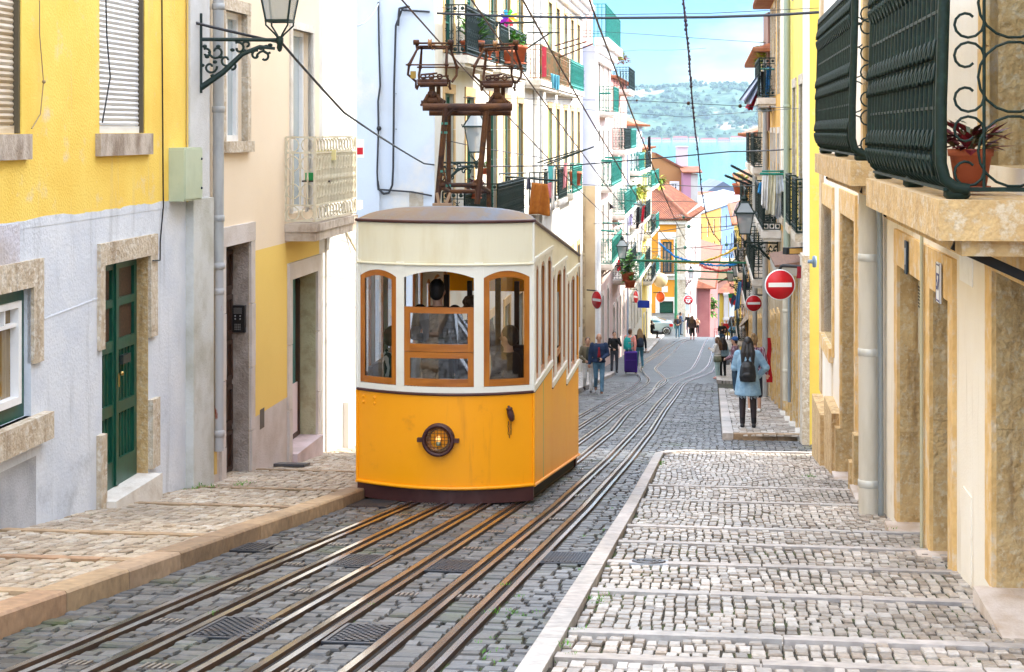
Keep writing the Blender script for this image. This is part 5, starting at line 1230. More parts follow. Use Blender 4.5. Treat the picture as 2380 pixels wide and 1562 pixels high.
R5 = rrow('yellow_white_house', 'pale yellow house with a white awning farther down the right side', 58.2, 72, -.2, [cream_w, yel_w], (-6.0, -3.0), (60, 63, 66, 69.5), balc=((59, 64, -6.05), (65, 70, -3.05), (59, 62.5, -3.05)), roof=tile_m)
R6 = rrow('white_drying_rack_house', 'white house with slanting drying poles and black balconies on the right', 72.2, 90.8, -2.4, [pinkwhite, org_w], (-9.2, -6.2), (75, 79, 83, 88), balc=((74, 80, -9.25), (82, 89, -6.25), (74, 78, -6.25)), roof=tile_m, zone=lambda x, z: 0 if x < 9 else 1)
R7 = rrow('small_yellow_end_house', 'small yellow house at the lower end of the right row', 93.2, 118, -5.2, [yel_w, cream_w], (-12.2, -9.0), (96, 101, 106, 112), balc=((95, 102, -12.25), (104, 112, -9.05)), roof=tile_m)
blue_f = M('far_blue_wall', (.11, .18, .31), .85, c2=(.09, .15, .26), ns=1); org_f = M('far_orange_wall', (.38, .19, .03), .85); pw_f = M('far_pale_wall', (.27, .23, .23), .85); white_f = M('sunlit_far_white', (.44, .42, .39), .85, c2=(.38, .35, .31), ns=.5); pink_f = M('far_pink_house', (.36, .15, .14), .85, c2=(.30, .11, .11), ns=.5); tile_f = M('far_terracotta', (.22, .070, .030), .8, c2=(.14, .042, .02), ns=2, lo=.4, hi=.6, c3=(.26, .15, .05), ns3=1.2, lo3=.58, hi3=.7)
# --- the square behind the crest and the buildings round it ---------------------------
mb = MB(); mb.hexa([(x, y, z) for z in (-19, -15.35) for x, y in ((-20, 125.3), (12.4, 125.3), (14.6, 143), (-20, 143))])
tag(mb.build('square_paving', setts), kind='structure')
def fb(name, label, x0, x1, Y, z0, z1, mats, thick=8, slope=0.0, zone=None, zb=None):
    b = Bld(name, label, (x0, Y), (x1, Y + slope * (x1 - x0)), z0, z1, mats, thick, zb=zb if zb is not None else z0); b.zone = zone; return b
PX = lambda U, Y: (U - CX) / F * Y
PZ = lambda V, Y: -(V - HY) / F * Y
Y = 142
b = fb('orange_corner_house', 'orange corner house with green double door, white balcony window and tiled hip roof', PX(1470, Y), PX(1592, Y), Y, -20, PZ(513, Y), [org_deep, stone_pale, white_f], 20, zb=-15.5)
zst = PZ(636, Y)
b.zone = lambda x, z: 2 if x < 0 else 0
b.door(b.S(1533), b.S(1565), -15.35, PZ(700, Y), green_paint, .2, 3, 2)
b.surround(b.S(1533), b.S(1565), -15.35, PZ(700, Y), stone_pale, .35, .06, False)
o = b.window(b.S(1540), b.S(1561), PZ(634, Y), PZ(562, Y), M('dark_teal_frame', (.01, .05, .06), .5), M('shuttered_pane', (.28, .18, .12), .5), .15, 2, 4, .12); b.surround(b.S(1535), b.S(1566), PZ(634, Y), PZ(556, Y), stone_pale, .2, .08, False, wt=.6, parent=o)
mb = MB(); mb.box(0, b.L, -.12, .02, PZ(650, Y), PZ(636, Y)); b.part(mb, 'string_course', stone_pale); mb = MB(); mb.box(b.S(1572), b.L + .05, -.08, .02, -20, PZ(521, Y)); b.part(mb, 'stone_quoin', stone); mb = MB(); mb.box(0, b.L + .2, -.25, 0.02, PZ(521, Y), PZ(512, Y)); b.part(mb, 'cornice', stone_pale)
mb = MB(); mb.box(b.S(1524), b.S(1572), -.55, 0, PZ(640, Y), PZ(636, Y)); bo = b.part(mb, 'balcony', stone_pale); r = MB(); railing(r, [(b.S(1525), -.01), (b.S(1525), -.5), (b.S(1571), -.5), (b.S(1571), -.01)], PZ(635, Y), PZ(606, Y), .18, 'scroll', .015); r.build('railing', iron_blue, bo)
mb = MB(); mb.box(b.S(1538), b.S(1552), -.03, 0, PZ(679, Y), PZ(665, Y)); b.part(mb, 'wall_plaque', stone_pale)
xr = b.L
b.quad_side = True
# bright street side of the same block, turned a little away
b2A = b.W(xr, 0, 0)
b.finish(); O1 = b
b = Bld('white_sunlit_block', 'sunlit white and pink side block beyond the orange corner house', (b2A.x + .02, Y + .05), (PX(1629, 164), 164), -22, PZ(500, Y), [white_f, M('pale_pink_f', (.42, .30, .28), .85)], 4, zb=-18)
b.zone = lambda x, z: 1 if z < PZ(600, 150) else 0
for U in (1603, 1615): 
    a = b.S(U); b.hole(a, a + 1.2, PZ(628, 150), PZ(575, 150), .2) if False else b.window(a, a + 1.1, PZ(628, 150), PZ(578, 150), frame_g, pane_dark, .15, 2, 3, .08)
for U in (1604, 1617): a = b.S(U); b.window(a, a + 1.1, PZ(722, 152), PZ(668, 152), frame_g, pane_dark, .15, 2, 3, .08)
b.finish()
# tiled roof over both, hip towards us
mb = MB(); ez = PZ(511, Y); ex0, ex1 = PX(1460, Y), PX(1597, Y) + .1
rt = Vector((PX(1500, 150), 150, PZ(415, 150)))
p0, p1 = Vector((ex0, Y - .5, ez)), Vector((ex1, Y - .5, ez)); p2 = Vector((PX(1640, 165), 165, PZ(486, 165))); 
mb.add([p0, p1, rt, rt + Vector((-6, 4, .4)), p2, Vector((rt.x + 2, 168, rt.z))], [(0, 1, 2, 3), (1, 4, 5, 2)])
for i in range(26):
    t = i / 26; a = p0.lerp(p1, t); bq = (rt + Vector((-6, 4, .4))).lerp(rt, t); bq = a.lerp(bq, .98); mb.tube([a + Vector((0, 0, .05)), bq + Vector((0, 0, .05))], .11, 6)
for i in range(16):
    t = i / 16; a = p1.lerp(p2, t); bq = rt.lerp(Vector((rt.x + 2, 168, rt.z)), t); mb.tube([a + Vector((0, 0, .05)), bq + Vector((0, 0, .05))], .12, 6)
mb.tube([p1 + Vector((0, 0, .1)), rt + Vector((0, 0, .15))], .22, 6)
o = mb.build('tiled_roof', tile_f, O1.root); o.matrix_parent_inverse = O1.root.matrix_basis.inverted()
Y = 170
b = fb('peach_gabled_house', 'peach house with small white window and a tall white chimney above the orange corner house', PX(1515, Y), PX(1590, Y), Y, -20, PZ(420, Y), [M('far_peach', (.34, .16, .06), .85), white_f], 8, zb=-14)
o = b.window(b.S(1560), b.S(1575), PZ(448, Y), PZ(425, Y), white_paint, M('dark_blue_glass', (.01, .012, .03), .2), .1, 2, 3, .13)
b.surround(b.S(1560), b.S(1575), PZ(448, Y), PZ(425, Y), white_paint, .15, .03, True, parent=o)
mb = MB(); mb.prism([(0, PZ(420, Y)), (b.L, PZ(420, Y)), (b.L + .1, PZ(398, Y)), (b.S(1530), PZ(362, Y)), (0, PZ(355, Y))], 0, 5); b.part(mb, 'gable', MATS['far_peach'])
mb = MB(); mb.hexa([(b.S(1524), -.2, PZ(360, Y)), (b.L + .7, -.3, PZ(404, Y)), (b.L + .7, 5, PZ(404, Y)), (b.S(1524), 5, PZ(360, Y)), (b.S(1524), -.2, PZ(355, Y)), (b.L + .7, -.3, PZ(399, Y)), (b.L + .7, 5, PZ(399, Y)), (b.S(1524), 5, PZ(355, Y))]); b.part(mb, 'roof', tile_f)
mb = MB(); mb.box(b.S(1577), b.S(1601), 1.0, 2.8, PZ(410, Y), PZ(343, Y)); mb.box(b.S(1576), b.S(1603), .9, 2.9, PZ(343, Y), PZ(340, Y)); ch_ = b.part(mb, 'chimney', M('pinkish_white_render', (.50, .42, .46), .85))
b.finish()
b = fb('pink_tower_house', 'narrow pink and white tower house with a small tiled eave', PX(1588, 168), PX(1606, 168), 168, -22, PZ(402, 168), [M('light_pink_wall', (.38, .19, .26), .85), white_f], 4, zone=lambda x, z: 0, zb=-14); b.finish()
b = fb('white_tower_house', 'narrow sunlit white tower beside the pink tower', PX(1606, 168), PX(1622, 168), 168.02, -22, PZ(404, 168), [white_f], 5, zb=-14)
mb = MB(); mb.hexa([(PX(1584, 168) - b.A.x, -.6, PZ(402, 168)), (b.L + .4, -.6, PZ(402, 168)), (b.L + .4, 3, PZ(392, 168)), (PX(1584, 168) - b.A.x, 3, PZ(392, 168)), (PX(1584, 168) - b.A.x, -.6, PZ(399, 168)), (b.L + .4, -.6, PZ(399, 168)), (b.L + .4, 3, PZ(388, 168)), (PX(1584, 168) - b.A.x, 3, PZ(388, 168))]); b.part(mb, 'roof', tile_f); b.finish()
# lower street beyond the crest: pink left wall, yellow ground floor, white pavilion
b = Bld('pink_terrace', 'row of pink houses dropping away to the left of the lower street', (PX(1628, 165) + .1, 158), (PX(1668, 215), 215), -34, PZ(655, 165), [pink_f, M('dusty_rose_wall', (.30, .11, .10), .85)], 6, zb=-24)
b.zone = lambda x, z: 1 if z < PZ(700, 170) else 0
for k in range(6):
    a = 2 + k * 8.5
    for z in (-23, -27): b.window(a, a + 1.4, z, z + 2.2, frame_g, pane_dark, .15, 2, 3, .1)
    if k < 4: b.balcony(a - .6, a + 2.2, -23.05, .8, iron, 1.1, stone_pale, .2, 'plain', .25)
b.finish(tile_f, .6)
Y = 225
b = fb('white_columned_building', 'white columned building with yellow base at the bottom of the lower street', PX(1672, Y), PX(1745, Y), Y, -50, PZ(682, Y), [pw_f, M('lemon_wall', (.48, .33, .04), .8), M('pale_grey_shutter', (.55, .60, .70), .6)], 8, zb=-34)
b.zone = lambda x, z: 1 if z < PZ(738, Y) else 0
mb = MB(); mb.box(b.S(1695), b.S(1730), -.05, 0, PZ(737, Y), PZ(690, Y)); b.part(mb, 'shutter', MATS['pale_grey_shutter'])
mb = MB(); mb.box(b.S(1682), b.S(1692), -.6, 0, PZ(760, Y), PZ(686, Y)); mb.box(b.S(1680), b.S(1694), -.8, 0, PZ(686, Y), PZ(680, Y)); mb.box(b.S(1680), b.S(1740), -.8, 0, PZ(743, Y), PZ(738, Y)); b.part(mb, 'column', white_f)
b.finish(tile_f, .5, 2)
Y = 240
b = fb('beige_block', 'plain beige block with cables in front of it at the end of the lower street', PX(1640, Y), PX(1735, Y), Y, -55, PZ(610, Y), [M('warm_beige_wall', (.42, .30, .16), .85, c2=(.37, .26, .14), ns=.3)], 8, zb=-38)
mb = MB(); mb.box(b.S(1665), b.S(1678), -.5, 0, PZ(705, Y), PZ(694, Y)); mb.mat(1); mb.lathe([(0, 0), (.3, 0), (.3, .03), (0, .03)], ((b.S(1665) + b.S(1678)) / 2, -.54, PZ(699.5, Y)), 12, 'y'); b.part(mb, 'air_conditioner', [white_paint, pane_dark])
b.finish()
Y = 270
b = Bld('pale_blue_tenement', 'pale blue and orange tenement with rows of balcony windows under grey roofs', (PX(1625, 262), 262), (PX(1745, 330), 330), -60, PZ(497, 262), [org_f, blue_f, pw_f], 10, zb=-40)
b.zone = lambda x, z: 0 if x < b.L * .38 else (1 if x < b.L * .7 else 2)
for i in range(9):
    for j in range(5):
        a = 1.5 + i * (b.L - 2) / 9; z = PZ(497, 262) - 4.2 - j * 3.7; b.window(a, a + 1.7, z, z + 2.5, white_paint, pane_dark, .2, 2, 2, .14)
        if j in (1, 3) and i % 2 == 0: b.balcony(a - 1, a + 3, z - .05, .9, iron_blue, 1.1, stone_pale, .2, 'plain', .35)
b.finish(M('grey_zinc_roof', (.25, .29, .34), .6), .4, 1.5)
for (U0, U1, V0, V1, Y, nm, lab, m) in ((1620, 1745, 422, 475, 375, 'grey_gabled_shed', 'large grey gabled roof with faded sheeting near the river', M('grey_sheeting', (.11, .13, .18), .7, c2=(.15, .17, .23), ns=.3)),):
    mb = MB(); xa, xb = PX(U0, Y), PX(U1, Y); xm = PX(1681, Y); zb_, zt_ = PZ(470, Y), PZ(422, Y)
    mb.prism([(xa, -48), (xb, -48), (xb, zb_ + 1), (xm, zt_), (xa, zb_ + 1)], Y, Y + 26); mb.build(nm, m).name = nm
    o = SC.objects[nm]; tag(o, lab, 'building')
for (U0, U1, V0, V1, Y, lab) in ((1628, 1702, 452, 478, 352, 'red tiled roof with rows of skylights left of centre below the grey gable'), (1690, 1755, 462, 492, 346, 'red tiled roof beside the grey gable on the right'), (1625, 1690, 478, 508, 340, 'low terracotta roof with pale dormers nearest the street')):
    mb = MB(); xa, xb = PX(U0, Y), PX(U1, Y)
    o = empty('tiled_roof_house', (xa, Y, -50), 0, lab, 'building', 'tiled roofs towards the river')
    mb.box(0, xb - xa, 0, 9, 0, PZ(V1, Y) + 50); mb.build('wall', pw_f, o)
    r = MB(); r.hexa([(-.4, -.5, PZ(V1, Y) + 50), (xb - xa + .4, -.5, PZ(V1, Y) + 50), (xb - xa + .4, 9, PZ(V0, Y) + 50), (-.4, 9, PZ(V0, Y) + 50), (-.4, -.5, PZ(V1, Y) + 50.2), (xb - xa + .4, -.5, PZ(V1, Y) + 50.2), (xb - xa + .4, 9, PZ(V0, Y) + 50.3), (-.4, 9, PZ(V0, Y) + 50.3)]); ro = r.build('roof', tiles, o)
    d = MB(); 
    for k in range(3): x = (xb - xa) * (.15 + .3 * k); d.box(x, x + 1.2, 1, 4, PZ(V1, Y) + 50.4, PZ(V1, Y) + 51.6)
    d.build('dormer', pw_f, ro)
# --- river, far shore -------------------------------------------------------------------
water = M('river_water', (.03, .22, .27), .10, c2=(.05, .27, .32), ns=.004, stretch=(1, 3, 1), bump=.02, bs=.05, spec=.3)
mb = MB(); mb.quad((-9000, 345, -45), (9000, 345, -45), (9000, 9000, -45), (-9000, 9000, -45)); tag(mb.build('river', water), kind='structure')
hill_m = M('wooded_hillside', (.022, .070, .050), .95, c2=(.055, .11, .060), ns=.010, lo=.42, hi=.60, c3=(.32, .27, .19), ns3=.0035, lo3=.54, hi3=.60, stretch=(1, 1, 3.0), detail=10)
mb = MB(); nx, ny = 240, 44; mb.smooth = False
for j in range(ny + 1):
    for i in range(nx + 1):
        x = -1800 + 5600 * i / nx; f = j / ny; y = 7010 + 900 * f
        top = 178 + 10 * noise.noise(Vector((x * .0016, 1.7, 0))) * 2 + 26 * max(0, 1 - ((x - 900) / 1500) ** 2)
        g = min(1, f * 1.35); z = -45 + (top + 45) * (g * g * (3 - 2 * g)) ** .62 * (1 if f > 0 else 0)
        z += (noise.noise(Vector((x * .004, y * .004, 3))) * 30 + noise.noise(Vector((x * .015, y * .015, 5))) * 14 + noise.noise(Vector((x * .05, y * .05, 8))) * 7) * min(1, f * 4) * (1 if f < .9 else .4)
        mb.v.append((x, y + 60 * noise.noise(Vector((x * .003, z * .01, 0))), max(z, -46)))
for j in range(ny):
    for i in range(nx): mb.f.append((j * (nx + 1) + i, j * (nx + 1) + i + 1, (j + 1) * (nx + 1) + i + 1, (j + 1) * (nx + 1) + i)); mb.m.append(0); mb.sm.append(False)
tag(mb.build('hills', hill_m), kind='structure')
# woods on the hillside: many leafy lumps as one mass
mb = MB(); rnd = random.Random(11)
hv = mb; vs_h = SC.objects['hills'].data.vertices
pts = [v.co for v in vs_h if 300 < v.co.x < 1300]
for k in range(1500):
    p = rnd.choice(pts); 
    if p.z < -30: continue
    if noise.noise(Vector((p.x * .0035, p.z * .02, 2))) > .12 and rnd.random() < .8: continue
    r = rnd.uniform(6, 13); q = p + Vector((rnd.uniform(-14, 14), rnd.uniform(-30, 5), 2)); o = len(mb.v)
    n_ = 6
    for a_ in range(3):
        for b_ in range(n_):
            t = 2 * PI * b_ / n_ + a_; rr = r * (1, .95, .45)[a_] * rnd.uniform(.75, 1.2); mb.v.append((q.x + rr * math.cos(t), q.y + rr * math.sin(t), q.z + r * (-.2, .45, 1.0)[a_] * rnd.uniform(.8, 1.2)))
    for a_ in range(2):
        for b_ in range(n_): mb.f.append((o + a_ * n_ + b_, o + a_ * n_ + (b_ + 1) % n_, o + (a_ + 1) * n_ + (b_ + 1) % n_, o + (a_ + 1) * n_ + b_)); mb.m.append(0); mb.sm.append(False)
    mb.f.append(tuple(o + 2 * n_ + b_ for b_ in range(n_))); mb.m.append(0); mb.sm.append(False)
tag(mb.build('woods', island('distant_foliage', [(.015, .050, .040), (.035, .080, .050), (.05, .11, .055), (.02, .062, .050)], .95, 0, .02)), 'green woods covering the cliffs across the river', 'woods', kind='stuff')
rnd = random.Random(4)
shore = []
x = 480; k = 0
far_white = M('far_white_wall', (.42, .36, .34), .9); far_red = M('far_red_roof', (.20, .05, .04), .9); far_pink = M('far_pink_wall', (.40, .24, .22), .9)
ORD = ['first', 'second', 'third', 'fourth', 'fifth', 'sixth', 'seventh', 'eighth', 'ninth', 'tenth', 'eleventh', 'twelfth', 'thirteenth', 'fourteenth', 'fifteenth', 'sixteenth', 'seventeenth', 'eighteenth', 'nineteenth', 'twentieth']
heads = ['pale waterfront warehouse', 'white waterfront house', 'pink waterfront building', 'low riverside shed', 'tall riverside block']
while x < 1090:
    w = rnd.uniform(28, 70); h = rnd.uniform(10, 21); Y = 6985 - rnd.uniform(0, 12)
    o = empty('waterfront_building', (x, Y, -45), 0, '%s with a red roof across the river, %s from the left' % (heads[k % 5], ORD[k]), 'building', 'buildings along the far shore')
    m = MB(); m.box(0, w, 0, 14, 0, h); m.build('wall', (far_white, far_pink, far_white)[k % 3], o)
    m = MB(); m.add([(-1, -1, h), (w + 1, -1, h), (w + 1, 15, h), (-1, 15, h), (4, 7, h + 6), (w - 4, 7, h + 6)], [(0, 1, 5, 4), (1, 2, 5), (2, 3, 4, 5), (3, 0, 4)]); m.build('roof', far_red, o)
    m = MB()
    for i in range(int(w / 7)): m.box(3 + i * 7, 5.5 + i * 7, -.3, 0, h * .5, h * .75)
    m.build('window', pane_dark, o); x += w + rnd.uniform(2, 9); k += 1
for kk, (U0, U1, V0) in enumerate(((1537, 1562, 217), (1566, 1580, 219), (1582, 1605, 216), (1640, 1664, 221), (1608, 1622, 219))):
    Y = 7600; xa, xb = PX(U0, Y), PX(U1, Y)
    o = empty('hilltop_building', (xa, Y, PZ(V0 + 8, Y) - 15), 0, ['long pale building at the left end of the far hilltop', 'small pale building second from the left on the far hilltop', 'widest pale building near the middle of the far hilltop', 'low pale building at the right end of the far hilltop', 'small pale building just right of the widest hilltop one'][kk], 'building', 'buildings on the hilltop'); h = 15 + 12
    m = MB(); m.box(0, xb - xa, 0, 20, 0, h); m.build('wall', far_white, o); m = MB(); m.add([(-1, -1, h), (xb - xa + 1, -1, h), (xb - xa + 1, 21, h), (-1, 21, h), (6, 10, h + 9), (xb - xa - 6, 10, h + 9)], [(0, 1, 5, 4), (1, 2, 5), (2, 3, 4, 5), (3, 0, 4)]); m.build('roof', far_red, o)
# haze ------------------------------------------------------------------------------------
mb = MB(); mb.box(-2500, 3600, -30, 8300, -49, 262)
hz_m = bpy.data.materials.new('haze_air'); hz_m.use_nodes = True; n = hz_m.node_tree.nodes; n.remove(n['Principled BSDF']); pv = n.new('ShaderNodeVolumePrincipled')
pv.inputs['Density'].default_value = HAZE; pv.inputs['Color'].default_value = (.62, .82, 1.0, 1); pv.inputs['Anisotropy'].default_value = .2
hz_m.node_tree.links.new(pv.outputs[0], n['Material Output'].inputs['Volume'])
tag(mb.build('haze', hz_m), kind='stuff')
# ---------------------------------------------------------------- people
def remesh(mb, name, mat, parent, vox=.014, smooth=2):
    o = mb.build(name, mat)
    r = o.modifiers.new('r', 'REMESH'); r.mode = 'VOXEL'; r.voxel_size = vox; r.use_smooth_shade = True
    s = o.modifiers.new('s', 'SMOOTH'); s.iterations = smooth; s.factor = .5
    dg = bpy.context.evaluated_depsgraph_get(); ev = o.evaluated_get(dg); me = bpy.data.meshes.new_from_object(ev)
    o.modifiers.clear(); o.data = me
    if not me.materials: me.materials.append(mat)
    for p in me.polygons: p.use_smooth = True
    o.parent = parent; return o
def caps(mb, pts, rs, n=10, flat=1.0):
    mb.tube(pts, rs, n, True, flat)
    for p, r in zip(pts, rs): mb.ball(p, r * .985, n)
def loft(mb, rings, n=14):
    vs = [(c[0] + rx * math.cos(2 * PI * k / n), c[1] + ry * math.sin(2 * PI * k / n), c[2]) for c, rx, ry in rings for k in range(n)]
    m = len(rings)
    mb.add(vs, [(i * n + k, i * n + (k + 1) % n, (i + 1) * n + (k + 1) % n, (i + 1) * n + k) for i in range(m - 1) for k in range(n)] + [tuple(range(n - 1, -1, -1)), tuple((m - 1) * n + k for k in range(n))], True)
_cm = {}
def cloth_m(c, c2=None, rough=.85):
    key = (tuple(round(x, 3) for x in c), c2)
    if key not in _cm: _cm[key] = M('cloth_%d' % len(_cm), c, rough, c2=c2 or tuple(x * .72 for x in c), ns=7, lo=.4, hi=.68, bump=.3, bs=18)
    return _cm[key]
skin_l = M('light_skin', (.55, .32, .22), .55, c2=(.50, .27, .18), ns=6); skin_d = M('brown_skin', (.28, .15, .09), .55)
hair_ms = {'black': M('black_hair', (.010, .008, .008), .5, c2=(.02, .015, .013), ns=5, stretch=(20, 20, 1)), 'brown': M('brown_hair', (.07, .035, .018), .5, c2=(.13, .07, .035), ns=4, stretch=(18, 18, 1)), 'blond': M('dark_blond_hair', (.28, .17, .07), .5, c2=(.16, .09, .04), ns=4, stretch=(18, 18, 1)), 'grey': M('grey_hair', (.18, .15, .13), .6)}
dark_shoe = M('dark_shoe', (.015, .015, .017), .5); white_shoe = M('white_shoe', (.72, .72, .70), .6); brown_shoe = M('brown_shoe', (.18, .07, .03), .55); pink_shoe = M('pink_shoe', (.70, .34, .30), .6)
def person(label, U, Vf, Vt, yaw, top, pants, hair='short', hc='black', skin=None, legs='stand', arms='down', coat=0, shoe=None, up=.1, Y=None, pos=None, h=None, sleeves=True, skirt=None, lean=0, seat=False, vox=.016, bare=False, headturn=0, shorts=None, group='people in the street', trim=None, bulk=0, fem=False, headdown=0, inner=None):
    if pos is None:
        g = P(U, Vf, Y) if Y else G(U, Vf, up); 
        if h is None: h = (Vf - Vt) / F * g.y
    else: g = Vector(pos)
    root = empty('person', g, math.radians(-yaw), label, 'person', group); root.rotation_euler = (0, 0, math.radians(-yaw))
    k = h / 1.72; sk = skin or skin_l; sw_ = .92 if fem else 1.0
    V = lambda x, y, z: Vector((x * k, y * k, z * k)); ln = lean
    hipz = .90
    if seat: hipz = .45
    hips = [V(-.09, 0, hipz), V(.09, 0, hipz)]
    if seat: kn = [V(-.11, .42, hipz + .03), V(.11, .42, hipz + .03)]; an = [V(-.11, .40, .07), V(.11, .38, .07)]
    elif legs == 'walk': kn = [V(-.09, .14, .50), V(.09, .02, .48)]; an = [V(-.08, .26, .09), V(.09, -.26, .14)]
    elif legs == 'step': kn = [V(-.10, .06, .50), V(.10, .05, .49)]; an = [V(-.10, .10, .08), V(.11, -.12, .10)]
    else: kn = [V(-.10, .015, .49), V(.105, .01, .49)]; an = [V(-.10, -.02, .08), V(.115, .0, .08)]
    zo = hipz - .90
    T = lambda z: V(0, ln * (z - .9) , z + zo)
    sh = [V(-.19 * sw_, ln * .5, 1.40 + zo), V(.19 * sw_, ln * .5, 1.40 + zo)]
    A = {'down': [V(-.25, .0, 1.13 + zo), V(-.27, .06, .88 + zo)], 'phone': [V(-.25, .06, 1.14 + zo), V(-.08, .30, 1.20 + zo)], 'low': [V(-.26, .03, 1.13 + zo), V(-.10, .25, 1.04 + zo)], 'face': [V(-.25, .12, 1.16 + zo), V(-.07, .15, 1.42 + zo)], 'hip': [V(-.34, -.02, 1.16 + zo), V(-.20, .10, .98 + zo)], 'back': [V(-.26, -.08, 1.14 + zo), V(-.25, -.14, .88 + zo)], 'fwd': [V(-.26, .16, 1.18 + zo), V(-.22, .32, .98 + zo)]}
    al, ar = (arms if isinstance(arms, tuple) else (arms, arms))
    mir = lambda p: Vector((-p.x, p.y, p.z))
    lean_v = Vector((0, ln * .45 * k, 0))
    EL = [A[al][0] + lean_v, mir(A[ar][0]) + lean_v]; WR_ = [A[al][1] + lean_v, mir(A[ar][1]) + lean_v]
    hd = T(1.60) + V(0, .0 + headdown * .05, -headdown * .02); nk = T(1.46)
    RZ = Matrix.Rotation(math.radians(-headturn), 3, 'Z')
    # body -------------------------------------------------------------------------
    b = MB(); b.smooth = True
    loft(b, [(T(.84), .14 * k, .10 * k), (T(.92), .165 * k * (1.04 if fem else 1), .115 * k), (T(1.05), .125 * k, .09 * k), (T(1.18), .14 * k, .10 * k), (T(1.30), .165 * k * sw_, .11 * k), (T(1.39), .15 * k * sw_, .09 * k), (T(1.45), .07 * k, .06 * k)])
    caps(b, [nk - V(0, 0, .04), nk + V(0, .01, .07)], [.055 * k, .05 * k])
    b.ball(hd + V(0, 0, .02), (.076 * k, .094 * k, .112 * k), 14); b.ball(hd + RZ @ V(0, .035, -.055), (.055 * k, .055 * k, .055 * k), 10)
    b.tube([hd + RZ @ V(0, .085, .015), hd + RZ @ V(0, .112, -.025)], [.010 * k, .016 * k], 6)
    for s in (-1, 1): b.ball(hd + RZ @ V(.078 * s, .0, -.005), (.012 * k, .02 * k, .03 * k), 8)
    for i in (0, 1):
        caps(b, [sh[i], EL[i], WR_[i]], [.05 * k, .038 * k, .026 * k]); caps(b, [hips[i], kn[i], an[i]], [.088 * k, .056 * k, .038 * k])
        fd = V(0, .13, -.045) if not seat else V(0, .13, -.03); caps(b, [an[i] + V(0, -.03, -.03), an[i] + fd], [.035 * k, .03 * k])
        d = (WR_[i] - EL[i]).normalized(); sd = d.cross(Vector((0, 1, .2))).normalized(); c = WR_[i] + d * .05 * k
        caps(b, [WR_[i], c + d * .03 * k], [.024 * k, .034 * k], 8, .6)
        n3 = d.cross(sd)
        for q in range(4):
            o_ = sd * ((q - 1.5) * .019 * k); L = (.06, .07, .066, .05)[q] * k; curl = n3 * (.012 if q else .008) * k
            b.tube([c + d * .03 * k + o_, c + d * (.03 * k + L * .55) + o_ + curl, c + d * (.03 * k + L) + o_ + curl * 2.6], [.0105 * k, .0095 * k, .0075 * k], 6)
        b.tube([c + sd * .03 * k, c + sd * .055 * k + d * .025 * k, c + sd * .052 * k + d * .055 * k], [.012 * k, .010 * k, .008 * k], 6)
    remesh(b, 'body', sk, root, vox * .8, 1)
    # face ---------------------------------------------------------------------------
    e = MB()
    for s in (-1, 1): e.ball(hd + RZ @ V(.030 * s, .082, .02), (.012 * k, .008 * k, .008 * k), 8)
    e.build('eyes', M('dark_eyes', (.03, .02, .015), .2), root)
    e = MB(); e.ball(hd + RZ @ V(0, .088, -.065), (.022 * k, .008 * k, .006 * k), 8); e.build('mouth', M('lips', (.32, .12, .10), .5), root)
    # trousers ---------------------------------------------------------------------------
    if pants is not None:
        b = MB(); g_ = .012 * k
        loft(b, [(T(.80), .13 * k, .10 * k), (T(.90), .172 * k * (1.04 if fem else 1), .122 * k), (T(1.02), .145 * k, .105 * k)])
        bot = an if not shorts else [kn[i].lerp(hips[i], shorts) for i in (0, 1)]
        for i in (0, 1): caps(b, ([hips[i], kn[i], bot[i] + V(0, 0, .02)] if not shorts else [hips[i], bot[i]]), ([.094 * k, .066 * k + g_ * .2, .052 * k] if not shorts else [.095 * k, .085 * k]))
        remesh(b, 'trousers', pants, root, vox)
    # top --------------------------------------------------------------------------------
    b = MB(); e_ = (.020 + bulk) * k + (.014 * k if coat else 0)
    rings = [(T(1.00), .145 * k + e_, .10 * k + e_), (T(1.10), .132 * k + e_, .10 * k + e_), (T(1.20), .145 * k + e_, .108 * k + e_), (T(1.30), .168 * k * sw_ + e_, .115 * k + e_), (T(1.39), .155 * k * sw_ + e_, .095 * k + e_), (T(1.45), .075 * k + e_, .062 * k + e_)]
    zb_ = .93 - coat
    rings = [(T(zb_), .165 * k + e_ + coat * .10, .12 * k + e_ + coat * .08), (T(zb_ + .04), .163 * k + e_ + coat * .10, .12 * k + e_ + coat * .08)] + rings
    loft(b, rings)
    for i in (0, 1):
        end = WR_[i] if sleeves else EL[i].lerp(sh[i], .2)
        caps(b, [sh[i], EL[i], end] if sleeves else [sh[i], end], [.062 * k + e_ * .5, .050 * k + e_ * .5, .038 * k + e_ * .4][:3 if sleeves else 2])
    remesh(b, 'jacket' if coat else 'top', top, root, vox)
    if inner:
        b = MB(); b.smooth = True; loft(b, [(T(.92) + V(0, .045, 0), .075 * k, .10 * k), (T(1.15) + V(0, .05, 0), .075 * k, .10 * k), (T(1.32) + V(0, .05, 0), .085 * k, .10 * k), (T(1.43) + V(0, .03, 0), .05 * k, .07 * k)]); b.build('shirt', inner, root)
    if skirt:
        m_, za, zb2 = skirt; b = MB(); b.smooth = True; loft(b, [(T(zb2), .20 * k, .17 * k), (T((za + zb2) / 2), .19 * k, .15 * k), (T(za), .165 * k, .125 * k)]); b.build('tied_jacket', m_, root)
    # shoes
    b = MB()
    for i in (0, 1):
        fd = V(0, .145, -.05) if not seat else V(0, .145, -.035); caps(b, [an[i] + V(0, -.04, -.035), an[i] + V(0, .05, -.035), an[i] + fd], [.046 * k, .044 * k, .036 * k])
    remesh(b, 'shoes', shoe or dark_shoe, root, vox * .8, 1)
    # hair
    b = MB(); hm = hair_ms[hc]
